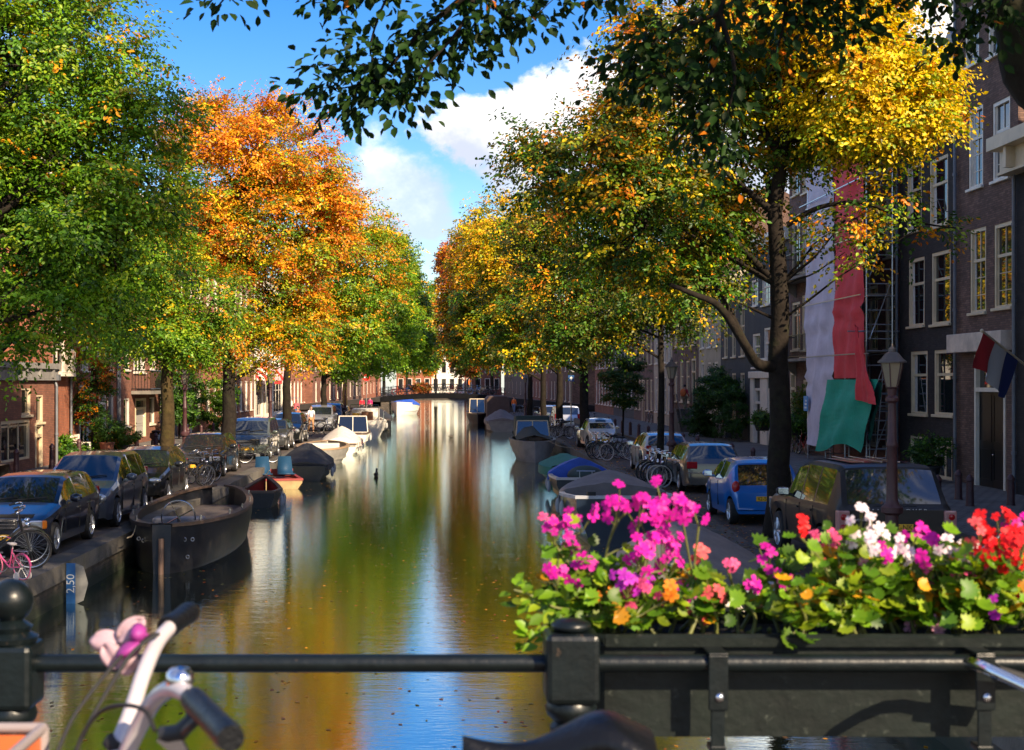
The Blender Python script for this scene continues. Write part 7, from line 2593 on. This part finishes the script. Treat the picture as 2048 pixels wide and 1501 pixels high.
def geranium(label, u0, u1, v0, v1, heads, nl, seed, yellow=.12, low=1268):
    """plant between pixel columns u0..u1, foliage from v0 to the box; heads = (u, v, r px, colour)"""
    Yc = 3.2
    bx = (px((u0 + u1) / 2, Yc), Yc, zt - .03)
    t = thing('geranium', label, 'plant', bx, 0, 'geraniums in the flower box')
    gg = np.random.default_rng(seed)
    st = MB()
    tips = []
    nst = max(6, int((u1 - u0) / 22))
    for i in range(nst):
        u = u0 + (u1 - u0) * (i + .5) / nst
        b_ = Vector((px(min(max(u + gg.uniform(-30, 30), 1215), 2140), Yc), gg.uniform(PB + .06, PB + .24), zt - .03))
        y = b_.y + gg.uniform(-.09, .06)
        e = Vector((px(u, y), y, pz(gg.uniform(v0, v1), y)))
        md = b_.lerp(e, .5) + Vector((gg.uniform(-.03, .03), gg.uniform(-.03, .03), .01))
        st.tube(smooth_pts([b_, md, e], 4), [.0055 - .0004 * k for k in range(9)], 6)
        tips.append((b_, md, e))
    c, d, n, ln, col = [], [], [], [], []
    for k in range(int(nl * 1.75)):
        b_, md, e = tips[gg.integers(len(tips))]
        f = gg.uniform(.15, 1.05)
        p = (b_.lerp(md, f * 2) if f < .5 else md.lerp(e, f * 2 - 1)) + Vector(gg.normal(size=3) * [.035, .03, .028])
        if p.z < zt + .005 and p.y > PB: p.z = zt + .005 + abs(gg.normal()) * .02
        dr = Vector((gg.normal(), -abs(gg.normal()) * .7, .1 * gg.normal() - .1))
        p.z += .012
        c.append(tuple(p))
        d.append(tuple(dr))
        n.append((gg.normal() * .6, -.6 + gg.normal() * .55, .7))
        ln.append(gg.uniform(.024, .05))
        q = gg.uniform()
        base = np.array(C_['gold'] if q < yellow * .3 else C_['lime'] if q < yellow + .12 else C_['bright'] if q < .6 else C_['green'])
        base = base * gg.uniform(.35, 1.1)
        rim = base * 1.12
        inner = base * [.8, .9, .8]
        zone = np.tile(rim, (len(gl), 1))
        zone[0] = inner
        col.append(zone)
        if k % 3 == 0: st.tube([p, p + (md - p) * .4], .0014, 4, False)
    fan_object('leaves', np.array(c), np.array(d), np.array(n), np.array(ln), np.clip(np.array(col), 0, .9), gl, t, leaf_mat, bx)
    for (u, v, r, cn) in heads:
        y = Yc + gg.uniform(-.14, .0)
        hc = Vector((px(u, y), y, pz(v, y)))
        rr = r * y / F
        nf = max(3, int((r / 11.) ** 1.75))
        C2, D2, N2, L2, K2 = [], [], [], [], []
        for k in range(nf):
            o = Vector(unit(gg.normal(size=(1, 3)))[0]) * rr * 1.05 * gg.uniform(.5, 1.15)
            o.y = -abs(o.y) * .6
            fc = hc + o
            nv = (o + Vector((0, -rr * .9, rr * .35))).normalized()
            a0 = gg.uniform(0, 6.28)
            ux = nv.orthogonal().normalized()
            uy = nv.cross(ux)
            fl = gg.uniform(.011, .0165) * (1.1 if nf < 4 else 1)
            bc = np.array(FC[cn]) * gg.uniform(.8, 1.15)
            for q in range(5):
                a = a0 + q * 2 * PI / 5 + gg.uniform(-.12, .12)
                dd = ux * math.cos(a) + uy * math.sin(a) - nv * gg.uniform(-.1, .3)
                C2.append(tuple(fc))
                D2.append(tuple(dd))
                N2.append(tuple(nv))
                L2.append(fl * gg.uniform(.85, 1.15))
                zone = np.tile(bc, (len(pt), 1))
                zone[1] = zone[-1] = bc * [.75, .5, .7]
                K2.append(zone)
            st.tube([fc, hc + Vector((0, .005, -rr * 1.2))], .0012, 4, False)
        fan_object('flower_head', np.array(C2), np.array(D2), np.array(N2), np.array(L2), np.clip(np.array(K2), 0, .92), pt, t, petal_mat, bx)
        b_, md, e = min(tips, key=lambda q: (q[2] - hc).length)
        st.tube(smooth_pts([hc - Vector((0, -.005, rr * 1.2)), hc.lerp(e, .6) + Vector((0, .01, -.01)), e], 3), .0026, 5)
    st.build('stems', mat('geranium_stem', (.12, .13, .03), .6, var=.4, vs=30.), t, smooth=60, org=bx)
    return t


geranium('magenta geranium at the left end of the box with drooping leafy sprig', 1080, 1230, 1100, 1230,
         [(1108, 1052, 30, 'magenta'), (1128, 1062, 26, 'magenta'), (1165, 1028, 30, 'magenta'), (1116, 1140, 26, 'magenta'), (1150, 1142, 28, 'magenta'), (1178, 1130, 20, 'magenta'), (1092, 1045, 16, 'pink'), (1140, 1095, 16, 'magenta')], 120, 1)
geranium('tall magenta geranium with the highest flower heads in the box', 1200, 1420, 1100, 1240,
         [(1238, 1000, 34, 'magenta'), (1230, 1022, 24, 'magenta'), (1275, 1020, 32, 'magenta'), (1335, 1000, 44, 'magenta'), (1318, 1026, 34, 'magenta'), (1368, 1018, 30, 'magenta'), (1398, 1030, 20, 'magenta'),
          (1300, 1055, 30, 'magenta'), (1282, 1095, 38, 'magenta'), (1325, 1095, 40, 'magenta'), (1345, 1085, 26, 'magenta'), (1288, 1122, 28, 'magenta'), (1335, 1130, 26, 'magenta')], 80, 2)
geranium('purple and pink geranium low in the middle of the left half', 1190, 1440, 1140, 1240,
         [(1255, 1158, 32, 'purple'), (1280, 1150, 24, 'purple'), (1272, 1190, 34, 'pink'), (1300, 1172, 24, 'pink'), (1318, 1206, 18, 'purple'), (1385, 1178, 38, 'pink'), (1375, 1195, 28, 'magenta'), (1402, 1222, 26, 'coral'),
          (1430, 1190, 22, 'coral'), (1398, 1102, 22, 'coral'), (1212, 1205, 22, 'orange'), (1340, 1180, 16, 'orange')], 150, 3, .2)
geranium('sparse geranium with thin stalks and few magenta blooms mid box', 1440, 1600, 1120, 1265, [(1536, 1125, 30, 'magenta'), (1560, 1148, 26, 'magenta'), (1460, 1125, 18, 'pink'), (1500, 1170, 14, 'magenta')], 20, 4)
geranium('bushy geranium with coral pink blooms and a red bud left of the white one', 1560, 1740, 1085, 1200, [(1645, 1092, 34, 'pink'), (1675, 1088, 22, 'pink'), (1600, 1050, 18, 'red'), (1655, 1110, 20, 'coral')], 270, 5, .25)
geranium('white geranium whose bright blooms stand before the off road car', 1680, 1830, 1100, 1210,
         [(1722, 1040, 28, 'white'), (1748, 1050, 26, 'white'), (1735, 1075, 34, 'white'), (1760, 1085, 34, 'white'), (1745, 1100, 30, 'blush'), (1775, 1102, 26, 'magenta'), (1808, 1080, 24, 'white'), (1826, 1068, 24, 'magenta'), (1806, 1105, 20, 'white')], 260, 6, .25)
geranium('geranium with two low pale blooms and magenta flowers above', 1780, 1920, 1110, 1210,
         [(1808, 1238, 24, 'blush'), (1878, 1250, 24, 'blush'), (1856, 1108, 24, 'magenta'), (1866, 1086, 18, 'magenta'), (1870, 1152, 32, 'pink'), (1790, 1145, 18, 'coral')], 240, 7, .2)
geranium('white and pink geranium left of the red one', 1880, 1990, 1120, 1220, [(1900, 1095, 34, 'white'), (1928, 1108, 34, 'white'), (1915, 1122, 26, 'blush'), (1910, 1155, 22, 'pink'), (1945, 1140, 32, 'pink'), (1975, 1150, 24, 'coral')], 190, 8, .15)
geranium('bright red geranium at the right end of the box', 1950, 2130, 1100, 1230,
         [(1980, 1042, 38, 'red'), (1962, 1062, 26, 'coral'), (2010, 1068, 42, 'red'), (2030, 1050, 30, 'magenta'), (2040, 1085, 40, 'red'), (1995, 1100, 36, 'red'), (1985, 1120, 28, 'red'), (2015, 1110, 34, 'red'), (2032, 1190, 36, 'red'), (2045, 1205, 26, 'red'),
          (1968, 1188, 24, 'purple'), (2000, 1208, 24, 'purple'), (2075, 1080, 40, 'red'), (2090, 1130, 34, 'red')], 160, 9, .12)
# trailing sprig left of the post
t = thing('trailing_plant', 'light green leafy sprig trailing over the left end of the flower box', 'plant', (px(1100, 3.15), 3.15, pz(1230, 3.15)), 0)
m = MB()
pth = [smooth_pts([P(1235, 1268, 3.2), P(1170, 1225, 3.15), P(1110, 1215, 3.12), P(1060, 1190, 3.1), P(1028, 1180, 3.1)], 5), smooth_pts([P(1170, 1225, 3.15), P(1110, 1240, 3.1), P(1075, 1265, 3.08), P(1050, 1290, 3.06)], 5),
       smooth_pts([P(1200, 1250, 3.2), P(1150, 1190, 3.15), P(1120, 1170, 3.14)], 5)]
for p in pth: m.tube(p, .003, 5)
m.build('stems', MATS['geranium_stem'], t, org=t.location)
c, d, n, ln, col = [], [], [], [], []
for p in pth:
    for k in range(34):
        f = g.uniform(.2, 1)
        q = p[int(f * (len(p) - 1))] + Vector(g.normal(size=3) * .018)
        c.append(tuple(q))
        d.append(tuple(g.normal(size=3) * [1, .6, .4] + [-.3, -.3, -.2]))
        n.append((g.normal() * .4, -.5, .8))
        ln.append(g.uniform(.025, .045))
        col.append(np.array(C_['bright' if g.uniform() < .75 else 'lime']) * g.uniform(.5, 1.))
leaf_object('leaves', np.array(c), np.array(d), np.array(n), np.array(ln), .66, np.clip(np.array(col), 0, .9), t, leaf_mat, t.location, 1)

# ------------------------------------------------------------------ bicycle standing at the railing, seen from its saddle and handlebar
wt = mat('bike_white_paint', (.46, .42, .44), .3, var=.06, vs=12., coat=.4, dirt=(.45, .40, .38), ds=30.)
gripm = mat('grip_black', (.004, .005, .007), .4, spec=.3, bump=.2, bs=120.)
t = thing('bicycle', 'white bicycle with black grips, chrome bell and silk flower at the railing', 'bicycle', (-.1, 2.0, DZ))
og = t.location


def q3(u, v, Y): return P(u, v, Y)


for cx_ in (-.66, .46):
    m = MB()
    m.torus((cx_, 2.0, DZ + .345), .325, .021, 'y', 36, 8)
    w_ = m.build('wheel', rubber, t, org=og, smooth=180)
    m = MB()
    m.torus((cx_, 2.0, DZ + .345), .305, .012, 'y', 36, 5)
    for k in range(18):
        a = 2 * PI * k / 18
        m.tube([(cx_, 2.0, DZ + .345), (cx_ + .3 * math.cos(a), 2.0, DZ + .345 + .3 * math.sin(a))], .0015, 3, False)
    m.build('rim', chrome, w_, org=og)
hd, hl, sb, bb = Vector((-.44, 2.0, DZ + .86)), Vector((-.52, 2.0, DZ + .62)), Vector((.20, 2.0, DZ + .86)), Vector((-.02, 2.0, DZ + .30))
m = MB()
m.tube([hd, hl], .02, 10)
m.tube(smooth_pts([hl, Vector((-.30, 2., DZ + .42)), bb], 5), .017, 10)
m.tube([sb, bb], .015, 10)
for sy in (-.05, .05):
    m.tube([bb, Vector((.46, 2.0 + sy, DZ + .345))], .011, 8)
    m.tube([sb.lerp(bb, .2), Vector((.46, 2.0 + sy, DZ + .345))], .009, 8)
    m.tube([hl, Vector((-.66, 2.0 + sy, DZ + .345))], .012, 8)
m.build('frame', wt, t, org=og, smooth=60)
m = MB()
far = smooth_pts([q3(232, 1501, 2.02), q3(262, 1425, 2.06), q3(288, 1345, 2.12), q3(315, 1285, 2.20), q3(342, 1252, 2.26)], 6)
near = smooth_pts([q3(255, 1501, 1.97), q3(280, 1450, 1.95), q3(308, 1402, 1.92), q3(345, 1378, 1.88), q3(385, 1395, 1.84), q3(405, 1415, 1.82)], 6)
stem = smooth_pts([hd, Vector((-.42, 2.0, DZ + .96)), q3(250, 1540, 2.0)], 4)
m.tube(far, .0122, 14)
m.tube(near, .0122, 14)
m.tube([far[0], q3(222, 1535, 2.0), q3(240, 1560, 2.0), near[0]], .0122, 12)
m.tube(stem, .013, 12)
hb_ = m.build('handlebar', wt, t, org=og, smooth=60)
m = MB()
a, b = q3(335, 1255, 2.25), q3(383, 1222, 2.36)
m.tube([a.lerp(b, k / 8) for k in range(9)], [.0175, .0185, .017, .0175, .017, .0175, .018, .0185, .013], 14)
m.build('grip', gripm, hb_, org=og, smooth=60)
m = MB()
a, b = q3(385, 1398, 1.84), q3(462, 1478, 1.66)
m.tube([a.lerp(b, k / 10) for k in range(11)], [.0165, .018, .0168, .0172, .0168, .0172, .0168, .0172, .0175, .0185, .0165], 16)
m.build('grip', gripm, hb_, org=og, smooth=60)
m = MB()
bc = q3(360, 1362, 1.88)
m.lathe([(.0185, -.004), (.0195, .002), (.018, .010), (.012, .017), (.001, .0195)], 20, bc)
m.lathe([(.006, -.014), (.006, -.004)], 8, bc)
m.build('bell', chrome, hb_, org=og, smooth=60)
m = MB()
m.tube([q3(390, 1402, 1.85), q3(385, 1440, 1.84), q3(360, 1465, 1.84), q3(325, 1470, 1.85)], [.009, .011, .012, .012], 8)
m.tube(smooth_pts([q3(370, 1465, 1.82), q3(385, 1450, 1.80), q3(400, 1440, 1.79), q3(425, 1462, 1.74)], 4), .006, 8)
m.build('brake_clamp', dark_plastic, hb_, org=og, smooth=60)
m = MB()
m.prism([(0, 0), (.022, .018), (.028, .012), (.05, -.03), (.04, -.034)], 0, .01, 'xz')
p0 = q3(312, 1482, 1.84)
m.v = [(p0.x + x, p0.y + y, p0.z + z) for x, y, z in m.v]
m.build('brake_lever', chrome, hb_, org=og, fixn=True)
m = MB()
for pts in ([q3(312, 1268, 2.2), q3(262, 1295, 2.2), q3(215, 1345, 2.15), q3(150, 1430, 2.1), q3(112, 1510, 2.05)], [q3(318, 1268, 2.18), q3(270, 1300, 2.15), q3(235, 1350, 2.12), q3(190, 1425, 2.08), q3(148, 1510, 2.02)],
            [q3(310, 1462, 1.86), q3(290, 1422, 1.9), q3(245, 1411, 1.95), q3(200, 1425, 2.), q3(165, 1470, 2.02), q3(150, 1515, 2.02)]):
    m.tube(smooth_pts(pts, 6), .0032, 8)
m.build('brake_cable', rubber, t, org=og, smooth=60)
m = MB()
m.lathe([(.0145, -.008), (.0155, 0), (.0145, .008)], 14, q3(228, 1488, 2.02), Matrix.Rotation(.6, 3, 'Y'))
m.build('cable_clip', rubber, t, org=og)
# saddle
m = MB()
rows_ = []
for i in range(15):
    f = i / 14
    x = px(925, 2.0) + f * .27
    w = .026 + .07 * max(0, (f - .28) / .72) ** 1.15 if f < .9 else .09
    z = pz(1478, 2.0) - .012 * math.sin(min(1, f / .5) * PI) + .034 * math.exp(-((f - .74) / .2) ** 2)
    w *= (.45, .85, 1.)[min(i, 2)]
    if i == 14: w *= .75
    rows_.append([(x, 2.0 + w * math.cos(a), z - .028 + .034 * max(-.55, math.sin(a))) for a in [k * 2 * PI / 16 for k in range(16)]])
m.grid(rows_, True)
m.add(rows_[0], [tuple(range(16))])
m.add(rows_[-1], [tuple(range(16))])
sd_ = m.build('saddle', mat('saddle_black', (.003, .0035, .005), .38, spec=.35, bump=.15, bs=90.), t, org=og, smooth=60, sub=1)
m = MB()
m.tube([sb, Vector((.22, 2.0, pz(1490, 2.0)))], .0125, 10)
m.build('seat_post', chrome, t, org=og)
# silk flower tied to the handlebar
t = thing('silk_flower', 'pale pink silk flower tied to the white handlebar', 'artificial flower', q3(245, 1290, 2.24), 0)
og = t.location
pk, pk2 = mat('silk_pale_pink', (.40, .27, .31), .7, var=.12, vs=40.), mat('silk_magenta', (.28, .03, .22), .6)
for k, (u, v, rx, rz_, ro, mm) in enumerate(((215, 1282, 32, 22, .1, pk), (262, 1258, 34, 20, -.7, pk), (226, 1312, 30, 20, .9, pk), (255, 1325, 20, 26, .2, pk), (278, 1270, 14, 20, -.3, pk2), (258, 1300, 24, 12, -.5, pk2))):
    p = q3(u, v, 2.24 - .008 * k)
    s_ = 2.24 / F
    m = MB()
    rows_ = []
    for i in range(9):
        f = i / 8 * 2 - 1
        row = []
        for j in range(9):
            h = j / 8 * 2 - 1
            w = math.sqrt(max(0, 1 - f * f * .96))
            row.append(Euler((0, ro, 0)).to_matrix() @ Vector((rx * s_ * f, -.012 * (1 - f * f) * (1 - h * h) + .006 * math.sin(3 * h + k), rz_ * s_ * h * w)) + p)
        rows_.append(row)
    m.grid(rows_)
    o = m.build('petal', mm, t, org=og, smooth=180)
    q = o.modifiers.new('thick', 'SOLIDIFY')
    q.thickness = .003
# crate on the front carrier
t = thing('crate', 'orange plastic crate with a grey rim at the lower left corner', 'crate', (px(-60, 2.0), 2.0, pz(1560, 2.0)))
og = t.location
xa, xb = px(-190, 2.1), px(86, 2.16)
zt_, zb_ = pz(1456, 2.16), pz(1456, 2.16) - .2
m = MB()
for (a, b, c, d_) in ((xa, xb, 1.88, 1.886), (xa, xb, 2.15, 2.156), (xa, xa + .006, 1.886, 2.15), (xb - .006, xb, 1.886, 2.15)): m.box(a, b, c, d_, zb_, zt_ - .01)
m.box(xa, xb, 1.886, 2.15, zb_ - .006, zb_ - .001)
m.build('panel', mat('crate_orange', (.72, .17, .05), .45, var=.1, vs=9., trans=.25), t, org=og)
m = MB()
for p, q in (((xa, 1.876), (xb, 1.876)), ((xa, 2.16), (xb, 2.16)), ((xa, 1.876), (xa, 2.16)), ((xb, 1.876), (xb, 2.16))): m.tube([(p[0], p[1], zt_), (q[0], q[1], zt_)], .008, 8)
for x in (xa, xb):
    for y in (1.877, 2.158): m.tube([(x, y, zb_), (x, y, zt_)], .010, 8)
m.build('rim', mat('crate_rim_grey', (.26, .22, .22), .5, var=.1), t, org=og, smooth=60)
# bicycle at the right edge, its handlebar end in view
nb = dup(b0, (1.49, 2.52, DZ), PI, 'bicycle with chrome handlebar reaching in at the right edge by the flower box', 'bicycles on the near bridge')
